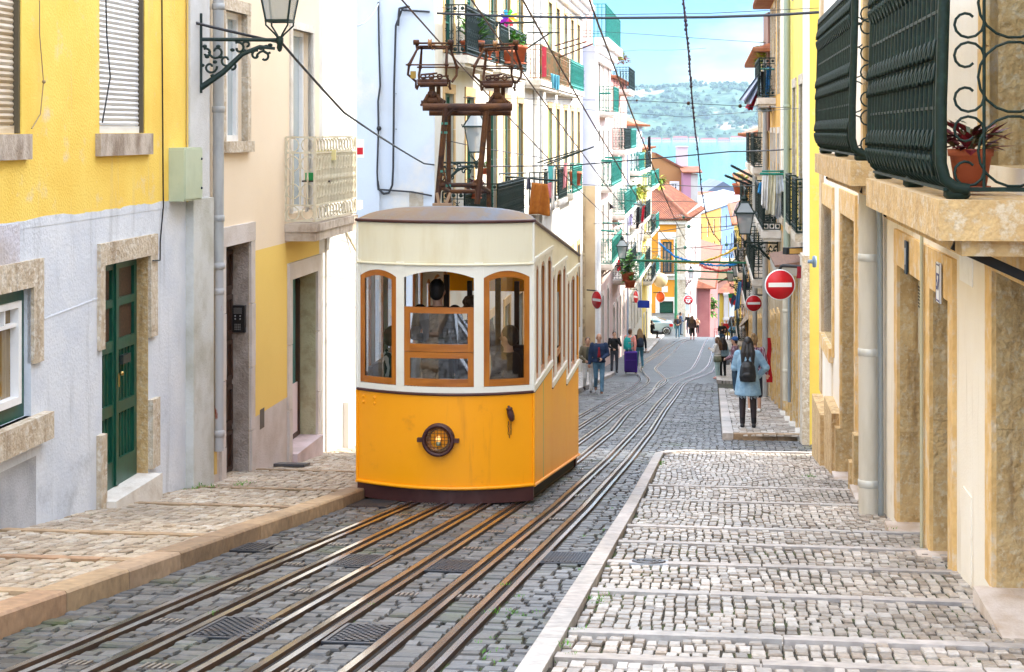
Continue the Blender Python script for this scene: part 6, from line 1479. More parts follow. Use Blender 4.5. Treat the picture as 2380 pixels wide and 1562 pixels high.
    if hair != 'bald':
        b.ball(hd + RZ @ V(0, -.018, .042), (.087 * k, .100 * k, .102 * k), 12)
        b.ball(hd + RZ @ V(0, -.05, -.01), (.080 * k, .06 * k, .08 * k), 10)
        if hair == 'long':
            for s in (-1, 0, 1): caps(b, [hd + RZ @ V(.045 * s, -.05, .0), T(1.44) + V(.085 * s, -.11, 0), T(1.20) + V(.09 * s, -.15, 0)], [.062 * k, .06 * k, .03 * k])
            for s in (-1, 1): caps(b, [hd + RZ @ V(.07 * s, .01, .03), T(1.42) + V(.10 * s, .03, 0)], [.035 * k, .03 * k])
        if hair == 'bun': b.ball(hd + RZ @ V(0, -.07, .13), .05 * k, 10)
        if hair == 'wild': 
            for q in range(12): b.ball(hd + RZ @ V(.09 * math.cos(q * 2.4), -.03 + .07 * math.sin(q * 2.4), .03 + .07 * math.sin(q)), .045 * k, 8)
        remesh(b, 'hair', hm, root, vox * .8, 1)
    root['_k'] = k; root['_zo'] = zo
    return root
def k_of(o): return o['_k']
def backpack(o, m, w=.30, hgt=.40, dep=.15, zc=1.18, straps=True, front=False):
    k = o['_k']; b = MB(); s = 1 if front else -1; y = s * (.13 + dep / 2) * k
    b.smooth = True; loft(b, [((0, y, (zc - hgt / 2) * k), w / 2 * k, dep / 2 * k), ((0, y * 1.03, (zc - hgt / 4) * k), w / 2 * 1.08 * k, dep / 2 * 1.15 * k), ((0, y, (zc + hgt / 4) * k), w / 2 * .95 * k, dep / 2 * k), ((0, y * .95, (zc + hgt / 2) * k), w / 2 * .6 * k, dep / 2 * .6 * k)], 14)
    bo = remesh(b, 'backpack', m, o, .012, 1); bo.name = 'backpack'
    b = MB(); b.smooth = True
    b.ball((0, y + s * dep * .42 * k, (zc - hgt * .18) * k), (w * .36 * k, .035 * k, hgt * .20 * k), 10); b.build('front_pocket', m, bo)
    if straps:
        b = MB()
        for sx in (-1, 1): b.tube([(sx * .10 * k, y * .8, (zc + hgt * .42) * k), (sx * .12 * k, -.06 * k * -s * -1, 1.445 * k), (sx * .13 * k, .10 * k, 1.36 * k), (sx * .17 * k, .06 * k, 1.12 * k), (sx * .12 * k, y * .8, (zc - hgt * .4) * k)], .014 * k, 6, True)
        b.tube([(-.03 * k, y * .9, (zc + hgt * .5) * k), (0, y * .95, (zc + hgt * .62) * k), (.03 * k, y * .9, (zc + hgt * .5) * k)], .01 * k, 5)
        b.build('strap', m, bo)
    # a carried bag is its own thing
    lab = o['label']; return bo
def lift_out(bo, name, label, cat, owner):
    """a bag carried by a person stays a thing of its own at the person's place"""
    bpy.context.view_layer.update(); mw = owner.matrix_basis @ bo.matrix_basis
    bo.parent = None; bo.matrix_basis = mw; bo.name = name; tag(bo, label, cat)
    return bo
denim = M('washed_denim', (.15, .26, .36), .85, c2=(.28, .40, .48), ns=6, lo=.38, hi=.66, bump=.4, bs=20)
denim_d = M('dark_denim', (.035, .075, .13), .85, c2=(.06, .11, .17), ns=6); denim_m = M('mid_denim', (.07, .16, .25), .85, c2=(.12, .23, .33), ns=6)
blk = cloth_m((.012, .012, .014)); tights = M('sheer_black_tights', (.020, .012, .014), .6)
plaid = bricks('plaid_shirt', (.16, .03, .05), (.05, .02, .05), (.35, .25, .3), 1, .05, .05, .006, .85, .1, off=0)
wht = cloth_m((.72, .70, .68)); navy = cloth_m((.015, .035, .09)); red_c = cloth_m((.28, .015, .025)); pinkc = cloth_m((.72, .27, .22)); olive = cloth_m((.16, .13, .08)); khaki = cloth_m((.19, .21, .15))
phone_m = M('black_phone', (.01, .01, .012), .2)
p1 = person('woman in a long ripped denim jacket and black tights seen from behind', 1738, 994, 785, 8, denim, tights, 'long', 'black', legs='stand', bulk=.028, arms=('phone', 'hip'), coat=.30, shoe=dark_shoe, vox=.012, fem=True)
k = p1['_k']; s_ = MB(); 
for q in range(40):
    t = 2 * PI * q / 40; s_.tube([(.20 * k * math.cos(t), .165 * k * math.sin(t), .64 * k), (.205 * k * math.cos(t + .05), .17 * k * math.sin(t + .05), (.60 - .015 * (q % 3)) * k)], .006, 4)
s_.build('frayed_hem', cloth_m((.50, .62, .70)), p1)
for sx in (-.10, .115): s_ = MB(); s_.lathe([(.047, .10), (.049, .20)], (sx * k, -.02 * k, 0), 12); s_.build('sock', blk, p1)
lift_out(backpack(p1, M('black_leather', (.012, .012, .013), .35, bump=.2, bs=30), .30, .38, .14, 1.10), 'backpack', 'black leather backpack on the woman in the denim jacket', 'backpack', p1)
m_ = MB(); m_.box(-.04, .04, .36 * k, .37 * k, 1.20 * k, 1.34 * k, Matrix.Rotation(.3, 4, 'X')); m_.bar((-.06, .37, 1.15), (.02, .37, 1.15), .01) if False else None
p2 = person('person with a curly light brown bun standing behind the denim jacket woman', 1753, 957, 779, 20, plaid, cloth_m((.02, .025, .04)), 'bun', 'blond', arms='down', shoe=white_shoe, up=.1, shorts=-.25, fem=True)
p3 = person('man in a blue cap and plaid shirt beside the denim jacket woman', 1708, 912, 783, -75, plaid, denim_d, 'short', 'black', skin=skin_l, arms='low', shoe=white_shoe, headdown=.3)
k = p3['_k']; c_ = MB(); c_.smooth = True; hdz = 1.60 * k; c_.ball((0, -.005 * k, hdz + .055 * k), (.092 * k, .105 * k, .085 * k), 14); c_.add([( .07 * k * math.cos(t), .09 * k + .09 * k * max(0, math.sin(t)), hdz + .05 * k + d) for d in (0, .008) for t in [PI * q / 8 for q in range(9)]], [tuple(range(9)), tuple(range(17, 8, -1))]); co = c_.build('cap', cloth_m((.03, .11, .32)), p3)
p4 = person('long haired woman in a white top with an olive jacket tied at her waist', 1668, 880, 783, -60, wht, cloth_m((.42, .58, .60)), 'long', 'brown', arms='phone', shoe=pink_shoe, up=0, fem=True, skirt=(khaki, 1.02, .70), headdown=.4)
p5 = person('woman in denim jacket and black leggings beside the woman in the white top', 1680, 879, 784, -30, denim, blk, 'long', 'black', arms='down', up=0, shoe=M('grey_shoe', (.22, .22, .24), .6), fem=True)
b_ = MB(); b_.smooth = True; k = p5['_k']; loft(b_, [((.26 * k, 0, .55 * k), .08, .05), ((.27 * k, 0, .72 * k), .12, .08), ((.26 * k, 0, .9 * k), .07, .05)]); lift_out(b_.build('shoulder_bag', cloth_m((.22, .23, .27)), p5), 'shoulder_bag', 'grey cloth bag hanging by the woman in black leggings', 'bag', p5)
p6 = person('balding man in a black jacket and jeans looking at his wrist', 1678, 808, 748, 180, blk, denim_d, 'bald', 'grey', arms=('hip', 'phone'), up=0, legs='step', vox=.02, headdown=.5)
p7 = person('man in a red top behind the balding man in black', 1688, 793, 744, 190, cloth_m((.45, .02, .03)), cloth_m((.12, .10, .10)), 'bald', 'grey', arms='low', up=0, vox=.02)
p8 = person('woman with long dark hair and a long grey coat on the far right pavement', 1700, 791, 736, 150, cloth_m((.06, .055, .065)), blk, 'long', 'brown', arms='low', coat=.35, vox=.02, fem=True, shoe=brown_shoe)
p9 = person('woman facing the camera behind the long grey coat on the far right pavement', 1709, 786, 732, 185, cloth_m((.03, .035, .05)), blk, 'long', 'brown', arms='face', vox=.02, fem=True)
p10 = person('person in a light blue sweater with brown hair on the far right pavement', 1705, 806, 750, 15, cloth_m((.16, .38, .62)), navy, 'short', 'brown', arms='hip', vox=.02, fem=True)
p11 = person('person in dark clothes seen from behind carrying a large teal backpack', 1720, 812, 757, 0, cloth_m((.02, .03, .03)), blk, 'long', 'black', arms='down', vox=.02)
lift_out(backpack(p11, cloth_m((.01, .09, .14)), .34, .50, .20, 1.15), 'backpack', 'large teal backpack on the person in dark clothes', 'backpack', p11)
p12 = person('woman in an olive jacket and white trousers walking beside the man in red', 1366, 912, 785, 178, olive, wht, 'short', 'brown', legs='walk', arms='low', up=0, fem=True, inner=cloth_m((.05, .06, .05)))
p13 = person('man in an open navy jacket and red shirt walking uphill with a camera', 1392, 914, 776, 182, navy, denim_m, 'bald', 'grey', legs='walk', arms=('low', 'down'), up=0, shoe=brown_shoe, coat=.03, inner=red_c)
k = p13['_k']; c_ = MB(); c_.box(-.06, .06, .24, .31, .98 * k, 1.07 * k); c_.lathe([(.035, 0), (.035, .06), (0, .06)], (0, .31, 1.025 * k), 12, 'y'); lift_out(c_.build('camera_held', black, p13), 'photo_camera', 'black camera held by the man in the red shirt', 'camera', p13)
p14 = person('man in a black sweater with a hand at his face on the left pavement', 1428, 866, 771, 175, blk, cloth_m((.05, .055, .07)), 'short', 'black', arms=('face', 'low'), up=.05)
p15 = person('person in a pink jacket and blue jeans wheeling a purple suitcase, seen from behind', 1463, 866, 765, 25, pinkc, cloth_m((.07, .19, .30)), 'short', 'brown', legs='walk', arms=('fwd', 'back'), up=.05, shoe=white_shoe, fem=True, lean=.12)
lift_out(backpack(p15, cloth_m((.02, .36, .34)), .32, .46, .20, 1.18), 'backpack', 'turquoise backpack worn over the pink jacket', 'backpack', p15)
p16 = person('blonde woman in a black jacket with a small dark backpack, seen from behind', 1487, 856, 764, -5, blk, cloth_m((.05, .17, .24)), 'long', 'blond', arms=('down', 'down'), legs='step', up=.05, shoe=M('greenish_shoe', (.25, .3, .25), .6), fem=True)
lift_out(backpack(p16, cloth_m((.02, .035, .06)), .28, .36, .16, 1.16), 'backpack', 'dark blue backpack worn by the blonde woman', 'backpack', p16)
p18 = person('man in a dark jacket and blue jeans looking down in front of the parked car', 1575, 786, 732, 185, cloth_m((.07, .055, .05)), denim_m, 'short', 'brown', arms='low', legs='step', up=0, vox=.02, inner=navy, headdown=.5)
p19 = person('person in a navy hooded jacket and dark trousers beside the green post', 1582, 778, 726, 95, navy, navy, 'short', 'black', skin=skin_d, arms='low', up=0, Y=126, vox=.02)
p20 = person('man in dark clothes holding up a camera near the graffiti wall', 1600, 777, 729, 200, cloth_m((.02, .025, .035)), cloth_m((.03, .05, .10)), 'short', 'black', arms='face', up=0, Y=127, vox=.02, legs='step')
p21 = person('woman with long brown hair and dark brown cardigan seen from behind at the crest', 1609, 789, 734, 20, cloth_m((.07, .045, .045)), blk, 'long', 'brown', arms='down', coat=.12, up=0, vox=.02, fem=True, shorts=-.5, shoe=M('dark_red_shoe', (.25, .03, .04), .6))
p22 = person('girl in a peach top with both hands at her face near the pink wall', 1621, 775, 739, 180, cloth_m((.70, .40, .28)), blk, 'long', 'brown', arms='face', up=0, Y=130, vox=.02, fem=True, skirt=(blk, 1.0, .72))
p17 = person('person in black sitting on a step at the end of the left row', 1515, 786, 754, 80, blk, blk, 'bun', 'black', arms='face', up=.1, seat=True, vox=.02, h=1.65, shoe=brown_shoe)
# people inside the tram (they ride in it but are things of their own)
def inside(x, y, yaw, z, h, label, **kw):
    p = tram_w(x, y, z); return person(label, 0, 0, 0, yaw, pos=p, h=h, group='people inside the tram', **kw)
TWM = Matrix.Translation((TX, TY, TZ)) @ Matrix.Rotation(TR, 4, 'Z')
tram_w = lambda x, y, z: TWM @ Vector((x, y, z))
inside(-.17, .55, 12, .52, 1.74, 'driver with short dark hair seen from behind through the open tram window', top=blk, pants=blk, hair='short', hc='black', arms='low')
inside(.14, 1.05, 5, .42, 1.62, 'dark haired passenger standing behind the tram driver', top=cloth_m((.03, .02, .02)), pants=blk, hair='wild', hc='brown', arms='down', fem=True)
inside(-.62, .42, 70, .54, 1.66, 'passenger in a striped top sitting behind the left tram window', top=bricks('striped_top', (.02, .02, .02), (.03, .03, .03), (.6, .6, .58), 1, 4, .05, .010, .85, 0), pants=denim_d, hair='short', hc='brown', arms='low', seat=True)
inside(.60, .55, -60, .52, 1.70, 'passenger in black with pale trousers behind the right tram window', top=blk, pants=wht, hair='short', hc='black', arms='low', seat=True)
inside(-.38, .95, 0, .45, 1.60, 'passenger in a grey green jacket behind the lower middle tram window', top=cloth_m((.25, .26, .22)), pants=denim_d, hair='short', hc='brown', arms='low', seat=True)
for o in SC.objects:
    for q in ('_k', '_zo'):
        if q in o.keys(): del o[q]
# suitcase
c = G(1466, 868, .03); s = empty('suitcase', c, 0, 'purple wheeled suitcase on the left kerb beside the person in pink', 'suitcase')
m_ = MB(); m_.box(-.27, .27, -.13, .13, .06, .92); bm_o = m_.build('case', M('purple_fabric', (.035, .006, .16), .6, c2=(.06, .01, .24), ns=3), s)
bv = bm_o.modifiers.new('b', 'BEVEL'); bv.width = .05; bv.segments = 3
m_ = MB(); m_.box(-.22, .22, -.15, -.13, .14, .55); m_.box(-.22, .22, -.145, -.13, .60, .86); m_.build('front_pocket', M('purple_fabric_dark', (.025, .004, .12), .6), s)
for x in (-.2, .2): m_ = MB(); m_.lathe([(0, -.02), (.04, -.02), (.04, .02), (0, .02)], (x, 0, .04), 12, 'x'); m_.build('wheel', black, s)
m_ = MB(); m_.bar((-.08, 0, .92), (-.08, 0, 1.28), .02); m_.bar((.08, 0, .92), (.08, 0, 1.28), .02); m_.bar((-.10, 0, 1.28), (.10, 0, 1.28), .03); m_.build('handle', M('light_metal', (.5, .5, .52), .4, .8), s)
# ---------------------------------------------------------------- street lamps
lamp_glass = M('frosted_lamp_glass', (.36, .40, .42), .2, alpha=.6, spec=.6)
def lantern(name, label, base, s=1.0, rz=0.0, bar_to=None, m=None, scroll=True, group='wall mounted street lanterns'):
    """base = foot of the lantern (end of the bracket); bar_to = point where the bracket meets the wall"""
    m = m or iron; root = empty('street_lamp', base, 0, label, 'street lamp', group)
    R = Matrix.Rotation(rz, 4, 'Z'); b = MB()
    def ring(z, w): return [R @ Vector((x * w * s, y * w * s, z * s)) for x, y in ((-1, -1), (1, -1), (1, 1), (-1, 1))]
    zb, zt, wb_, wt_ = .22, .74, .13, .215
    lo, hi = ring(zb, wb_), ring(zt, wt_)
    for i in range(4): b.bar(lo[i], hi[i], .022 * s); b.bar(lo[i], lo[(i + 1) % 4], .03 * s)
    e0, e1 = ring(zt, wt_ + .05), ring(zt + .035, wt_ + .05); b.hexa(e0 + e1)
    t1 = ring(zt + .27, .10); e2 = ring(zt + .035, wt_ + .02)
    for i in range(4): b.bar(e2[i], t1[i], .022 * s)
    b.hexa(ring(zt + .26, .105) + ring(zt + .31, .085))
    b.lathe([(.085 * s, (zt + .31) * s), (.05 * s, (zt + .33) * s), (.095 * s, (zt + .36) * s), (.09 * s, (zt + .40) * s), (.045 * s, (zt + .42) * s), (.05 * s, (zt + .45) * s), (0, (zt + .47) * s)], (0, 0, 0), 12)
    for i in range(4):
        b.ball(e1[i] + Vector((0, 0, .015)), .016 * s, 6); p = lo[i]
        b.tube([p, p + Vector((0, 0, -.05 * s)), Vector((p.x * .35, p.y * .35, .07 * s)), Vector((0, 0, .0))], .011 * s, 5)
    b.lathe([(0, -.14 * s), (.02 * s, -.13 * s), (.035 * s, -.09 * s), (.03 * s, -.05 * s), (.045 * s, -.03 * s), (.045 * s, .02 * s), (.03 * s, .04 * s), (0, .05 * s)], (0, 0, 0), 10)
    b.build('lantern_frame', m, root)
    g = MB()
    for i in range(4):
        j = (i + 1) % 4; g.quad(lo[i], lo[j], hi[j], hi[i]); g.quad(e2[i], e2[j], t1[j], t1[i])
    g.build('lamp_glass', lamp_glass, root)
    g = MB(); g.ball((0, 0, .60 * s), .05 * s, 8); g.tube([(0, 0, .64 * s), (0, 0, .95 * s)], .012 * s, 5); g.build('bulb_holder', iron_blue, root)
    if bar_to is not None:
        w = Vector(bar_to) - Vector(base); L_ = w.length; d = w.normalized(); dn = Vector((0, 0, -1)); b = MB()
        b.tube([(0, 0, 0), d * L_], .022 * s, 8); b.bar(d * L_ + dn * -.30 * s, d * L_ + dn * .62 * s, .035 * s)
        pr = [(0.06, .10), (.25, .08), (.48, .17), (.72, .38), (1.0, .56)]
        b.tube([d * (L_ * a) + dn * (z * s) for a, z in pr], [.018 * s, .024 * s, .030 * s, .034 * s, .038 * s], 7)
        def curl(cx, cz, r, a0, turns, sg=1): b.tube([d * (L_ * cx + r * (1 - t / (turns * 7)) * math.cos(a0 + sg * t)) + dn * (cz * s - r * (1 - t / (turns * 7)) * math.sin(a0 + sg * t)) for t in [q * .45 for q in range(int(turns * 14 / 1.0 * .9))]], .015 * s, 5)
        if scroll:
            curl(.20, .20, .085 * s, 0, 1.1); curl(.30, .18, .06 * s, 2, 1.0, -1); curl(.52, .10, .075 * s, 1, 1.1); curl(.80, .14, .09 * s, 0, 1.2, -1); curl(.88, .32, .08 * s, 3, 1.2); curl(.68, .24, .07 * s, 4, 1.1); curl(.16, .10, .06 * s, 4, 1.1); curl(.42, .06, .05 * s, 0, 1.0); curl(.93, .16, .06 * s, 1, 1.0); curl(.60, .30, .05 * s, 5, .9, -1)
            for a, z in ((.35, .14), (.6, .12), (.75, .2), (.92, .2), (.85, .42), (.95, .08), (.12, .06), (.24, .10), (.45, .13), (.52, .20), (.66, .32), (.78, .08), (.82, .26), (.9, .48), (.98, .30)): b.ball(d * (L_ * a) + dn * (z * s), (.030 * s, .024 * s, .022 * s), 6)
        b.build('bracket', m, root)
    return root
w1 = L1.W(L1.S(456), -.05, P(0, 93, 17.9).z)
near_lamp_base = P(650, 93, 18.0); wl_ = Vector((w1.x, w1.y, near_lamp_base.z))
lantern('street_lamp', 'dark green street lantern on a scrolled bracket between the yellow and beige houses', near_lamp_base, .92, TR, wl_)
Y = 33.6; lantern('street_lamp', 'dark green street lantern seen behind the tram mast, fixed to the white corner', P(1107, 378, Y), .95, TR, P(1013, 378, Y))
Y = 41; wx = .118 * Y + 1.65; lantern('street_lamp', 'large green street lantern on the right row above the no entry signs', P(1731, 563, Y), .95, TR, (wx, Y + .1, P(0, 566, Y).z))
Y = 74; lantern('street_lamp', 'street lantern on the left row above a dark green balcony', P(1446, 612, Y), 1.0, TR, P(1402, 612, Y + 2))
Y = 78; lantern('street_lamp', 'larger of the two distant lanterns below the green crossbars on the right', P(1712, 652, Y), .95, TR, (.118 * Y + 1.65, Y, P(0, 652, Y).z))
Y = 98; lantern('street_lamp', 'smaller distant lantern left of the larger one below the crossbars', P(1697, 662, Y), .95, TR, (.118 * Y + 1.65, Y, P(0, 662, Y).z))
Y = 141; lantern('street_lamp', 'small distant lantern on the sunlit white block beyond the orange corner house', P(1606, 652, Y), 1.0, TR, P(1594, 652, Y + 1))
# ---------------------------------------------------------------- signs
sign_red = M('sign_red', (.52, .004, .012), .4, c2=(.44, .004, .012), ns=3, spec=.4); sign_w = M('sign_white', (.74, .76, .78), .45); sign_back = M('sign_grey_back', (.30, .33, .34), .5, .4)
def round_sign(label, c, r, az=0.0, arm=None, bar=True, face=None, name='road_sign', tiltm=None):
    root = empty(name, c, az, label, 'road sign'); b = MB(); b.lathe([(0, 0), (r, 0), (r, .012), (r * .97, .03), (0, .03)], (0, 0, 0), 40, 'y'); b.build('plate', sign_back, root)
    b = MB(); b.lathe([(0, -.004), (r * .995, -.004), (r, .0)], (0, 0, 0), 40, 'y'); b.build('rim', sign_w, root)
    b = MB(); b.lathe([(0, -.008), (r * .93, -.008), (r * .93, -.004)], (0, 0, 0), 40, 'y'); b.build('disc', face or sign_red, root)
    if bar: b = MB(); b.box(-r * .76, r * .76, -.013, -.009, -r * .14, r * .14); b.build('white_bar', sign_w, root)
    if arm is not None:
        a = Vector(arm) - Vector(c); a = Matrix.Rotation(-az, 3, 'Z') @ a; b = MB(); b.tube([(0, .05, -r * .3), (0, .06, r * .9), (a.x * .06, .06 + a.y * .06, a.z - .02), (a.x * .14, .06 + a.y * .14, a.z), a], .028, 8); b.tube([(0, .03, -r * .6), (0, .05, r * .8)], .025, 6); b.build('arm', black, root)
    return root
Y = 29.0; round_sign('large round red no entry sign on a black arm at the yellow house corner', P(1813, 662, Y), 36 / F * Y, .06, (5.05, 28.6, P(0, 617, Y).z))
Y = 53.0; round_sign('smaller round no entry sign hanging farther along the right row', P(1752, 705, Y), 19.5 / F * Y, .04, (.118 * Y + 1.65, Y, P(0, 686, Y).z))
Y = 69; round_sign('no entry sign on the left row, turned aside beside the white downpipe', P(1387, 697, Y), 21.5 / F * Y, -1.02, P(1364, 674, Y + .4))
Y = 92; round_sign('faded oblique no entry sign above the blue plate on the left row', P(1478, 690, Y), 15 / F * Y, -1.25, P(1464, 672, Y))
Y = 118; round_sign('bright orange disc sign seen nearly edge on before the orange corner house', P(1535, 690, Y), 13 / F * Y, -.75, P(1518, 680, Y), False, M('orange_sign', (.80, .10, .01), .5))
Y = 138; s = round_sign('round red and white notice sign on the sunlit wall beyond the green post', P(1600, 697, Y), 11.5 / F * Y, 0, P(1588, 681, Y + 1), False)
b = MB(); r = 11.5 / F * Y; b.mat(0)
for (x0, x1, z0, z1) in ((-.25, .25, .52, .60), (-.35, .30, .36, .45), (-.62, .62, .10, -.02), (-.5, -.2, -.1, -.45), (.0, .35, -.08, -.5), (-.15, .1, -.3, -.65)): b.box(x0 * r, x1 * r, -.013, -.009, min(z0, z1) * r, max(z0, z1) * r)
b.build('white_marks', sign_w, s)
Y = 100; o = empty('blue_plate', P(1496, 707, Y), -.2, 'blank dark blue rectangular plate on the left row below the faded sign', 'sign'); b = MB(); b.box(-.36, .36, 0, .04, -.22, .22); b.build('plate', M('sign_blue', (.008, .03, .28), .4), o); b = MB(); b.bar((-.36, .05, .1), (-1.0, .2, .1), .04); b.build('arm', black, o)
tg = MB(); c = P(1857, 628, 28.7); tg.hexa([c + Vector((x, y, z)) for z in (-.14, .06) for x, y in ((-.03 + (z * .1), 0), (.04 + z * .1, 0), (.04, .02), (-.03, .02))]); tag(tg.build('red_ribbon', red_c), 'red ribbon tied to the black arm of the large no entry sign', 'ribbon')
tg = MB(); Y = 44
for i in range(8):
    z0, z1 = 785 + i * 13, 785 + (i + 1) * 13; u = 1787 + 2 * math.sin(i); u2 = 1787 + 2 * math.sin(i + 1); w_ = 4 + i * .5
    tg.hexa([P(u - w_, z0, Y), P(u + w_, z0, Y), P(u + w_, z0, Y + .05), P(u - w_, z0, Y + .05), P(u2 - w_ - .3, z1, Y), P(u2 + w_, z1, Y), P(u2 + w_, z1, Y + .05), P(u2 - w_ - .3, z1, Y + .05)])
tag(tg.build('red_scarf', cloth_m((.40, .005, .01))), 'long red cloth hanging on the wall below a yellow ledge on the right', 'cloth')
# address plates "57" on the tan lintel
def text(s, size, m, loc, rot, name, parent=None, ext=.002):
    c = bpy.data.curves.new(name, 'FONT'); c.body = s; c.size = size; c.extrude = ext; c.align_x = 'CENTER'; c.align_y = 'CENTER'
    t = bpy.data.objects.new(name, c); SC.collection.objects.link(t); dg = bpy.context.evaluated_depsgraph_get(); me = bpy.data.meshes.new_from_object(t.evaluated_get(dg))
    o = bpy.data.objects.new(name, me); SC.collection.objects.link(o); bpy.data.objects.remove(t); me.materials.clear(); me.materials.append(m); o.location = loc; o.rotation_euler = rot; o.parent = parent; return o
blue_ink = M('blue_enamel', (.02, .03, .16), .4)
rzR = math.atan2(R1.d.y, R1.d.x)
for U, V, w_, h_, t_, lab in ((2197, 657, .20, .28, '57', 'white enamel house number plate with blue digits on the stone lintel'), (2119, 598, .15, .27, '1', 'dark slot shaped number plate above the brown doorway')):
    a = R1.S(U); p = R1.W(a, -.04, R1.Z(U, V) + R1.zb - R1.zb); o = empty('number_plate', p, rzR, lab, 'number plate')
    b = MB(); b.box(-w_ / 2, w_ / 2, -.012, 0, -h_ / 2, h_ / 2); b.build('plate', sign_w if t_ == '57' else iron_blue, o)
    if t_ == '57':
        b = MB()
        for q in ((-w_ / 2 + .01, w_ / 2 - .01, h_ / 2 - .02, h_ / 2 - .01), (-w_ / 2 + .01, w_ / 2 - .01, -h_ / 2 + .01, -h_ / 2 + .02), (-w_ / 2 + .01, -w_ / 2 + .018, -h_ / 2, h_ / 2), (w_ / 2 - .018, w_ / 2 - .01, -h_ / 2, h_ / 2)): b.box(q[0], q[1], -.014, -.012, q[2], q[3])
        b.build('border', blue_ink, o); text('57', .17, blue_ink, (0, -.014, 0), (PI / 2, 0, 0), 'number', o)
    else: text('1', .2, sign_w, (0, -.014, 0), (PI / 2, 0, 0), 'number', o)
# ---------------------------------------------------------------- pipes and boxes
def pipe(label, pts, r, m=None, collars=(), cm=None, cat='downpipe'):
    b = MB(); b.tube(pts, r, 12); o = b.build('downpipe', m or pipe_mat); tag(o, label, cat)
    for z, rr in collars:
        c = MB()
        for a, b2 in zip(pts, pts[1:]):
            if min(a[2], b2[2]) <= z <= max(a[2], b2[2]): p = Vector(a).lerp(Vector(b2), (z - a[2]) / (b2[2] - a[2])); c.lathe([(r * 1.0, -.035), (r * rr, -.03), (r * rr, .03), (r, .035)], p, 12); break
        if c.v: c.build('collar', cm or m or pipe_mat, o)
    return o
a = L2.S(491); x = lambda y, z: tuple(L2.W(a - .02, y, z))
zf_ = lambda V: P(0, V, 18.15).z
pipe('grey downpipe between the yellow and the beige house', [x(-.085, 4), x(-.085, zf_(617))], .062, None, [(zf_(12), 1.15), (zf_(254), 1.12), (zf_(510), 1.12)])
pipe('rust flecked lower length of the grey downpipe by the beige house', [x(-.09, zf_(617)), x(-.09, zf_(1057))], .054, M('flaking_pipe_paint', (.38, .38, .39), .6, c2=(.25, .07, .04), ns=7, lo=.60, hi=.66, stretch=(1, 1, .35)), [(zf_(622), 1.3), (zf_(682), 1.12), (zf_(1016), 1.18)])
pipe('short yellow drain outlet below the flaking grey downpipe', [x(-.03, zf_(1050)), x(-.03, zf_(1112))], .04, M('dull_yellow_pipe', (.62, .42, .14), .7))
big = lambda U, V, Y: P(U, V, Y)
yy = R1.hit(2056)[1]; aa = R1.S(2056); xx = lambda s_, y, z: tuple(R1.W(aa + s_, y, z))
pipe('wide cream downpipe on the white house at the right', [xx(0, -.14, P(0, 447, yy).z), xx(0, -.14, P(0, 1228, yy).z)], .105, M('cream_pipe', (.58, .54, .46), .5, c2=(.46, .42, .34), ns=3, lo=.45, hi=.7, stretch=(2, 2, .4), c3=(.30, .30, .27), ns3=2, lo3=.64, hi3=.72), [(P(0, V, yy).z, 1.06) for V in (598, 818, 1123)], M('pale_pipe_band', (.6, .6, .56), .5, .3))
pipe('thin grey conduit beside the wide cream downpipe', [xx(.19, -.08, P(0, 450, yy).z), xx(.17, -.06, P(0, 520, yy).z), xx(.16, -.05, P(0, 1232, yy).z)], .028, M('steel_conduit', (.30, .34, .36), .35, .6), (), None, 'conduit')
a2 = R1.S(2158); pipe('slim cable conduit running down between two tan door frames', [tuple(R1.W(a2, -.05, .0 - .3)), tuple(R1.W(a2, -.05, -3.9))], .014, M('khaki_conduit', (.45, .43, .30), .6), (), None, 'conduit')
for U, Y, w_, V0, V1, lab, r, side in ((1236, 51.2, 0, -30, 500, 'thick white downpipe on the tall white apartment house', .09, L3), (1247, 52.4, 0, -30, 500, 'grey downpipe next to the thick white one on the apartment house', .06, L3)):
    s_ = (Y - L3.A.y) / L3.d.y; pipe(lab, [tuple(L3.W(s_, -.1, 5)), tuple(L3.W(s_, -.1, -9))], r, white_paint if r > .08 else pipe_mat)
pipe('white downpipe at the corner of the tan ashlar wall on the left row', [tuple(L4.W(.35, -.14, P(0, 330, 70).z)), tuple(L4.W(.35, -.14, -9.9))], .08, white_paint, [(-3, 1.2), (-6.5, 1.2)])
for s_, lab, m_, r in ((R2.S(1841), 'grey green downpipe down the bright yellow house', M('green_grey_pipe', (.30, .34, .26), .5), .07),):
    pipe(lab, [tuple(R2.W(s_, -.10, 7)), tuple(R2.W(s_, -.10, -2.4))], r, m_, [(0.5, 1.15), (-1, 1.15)])
    pipe('cream lower downpipe behind the large no entry sign', [tuple(R2.W(s_ + .3, -.12, -2.45)), tuple(R2.W(s_ + .3, -.12, -5.4))], .085, M('cream_pipe_two', (.58, .52, .40), .55, c2=(.44, .38, .28), ns=4, stretch=(1, 1, .4)), [(-3.6, 1.1), (-4.8, 1.1)])
    pipe('thin grey conduit at the foot of the yellow house', [tuple(R2.W(s_ + .5, -.08, -2.45)), tuple(R2.W(s_ + .5, -.08, -5.4))], .03, M('steel_conduit', (.3, .3, .3)), (), None, 'conduit')
for Y, lab in ((47, 'brown grey downpipe between the orange and the cream house'), (58.2, 'grey downpipe beside the white awning house')):
    p = rw2(Y); pipe(lab, [(p[0] - .12, Y, 2.0 if Y < 50 else -.4), (p[0] - .12, Y, zg(p[0], Y) + .1)], .08, pipe_mat)
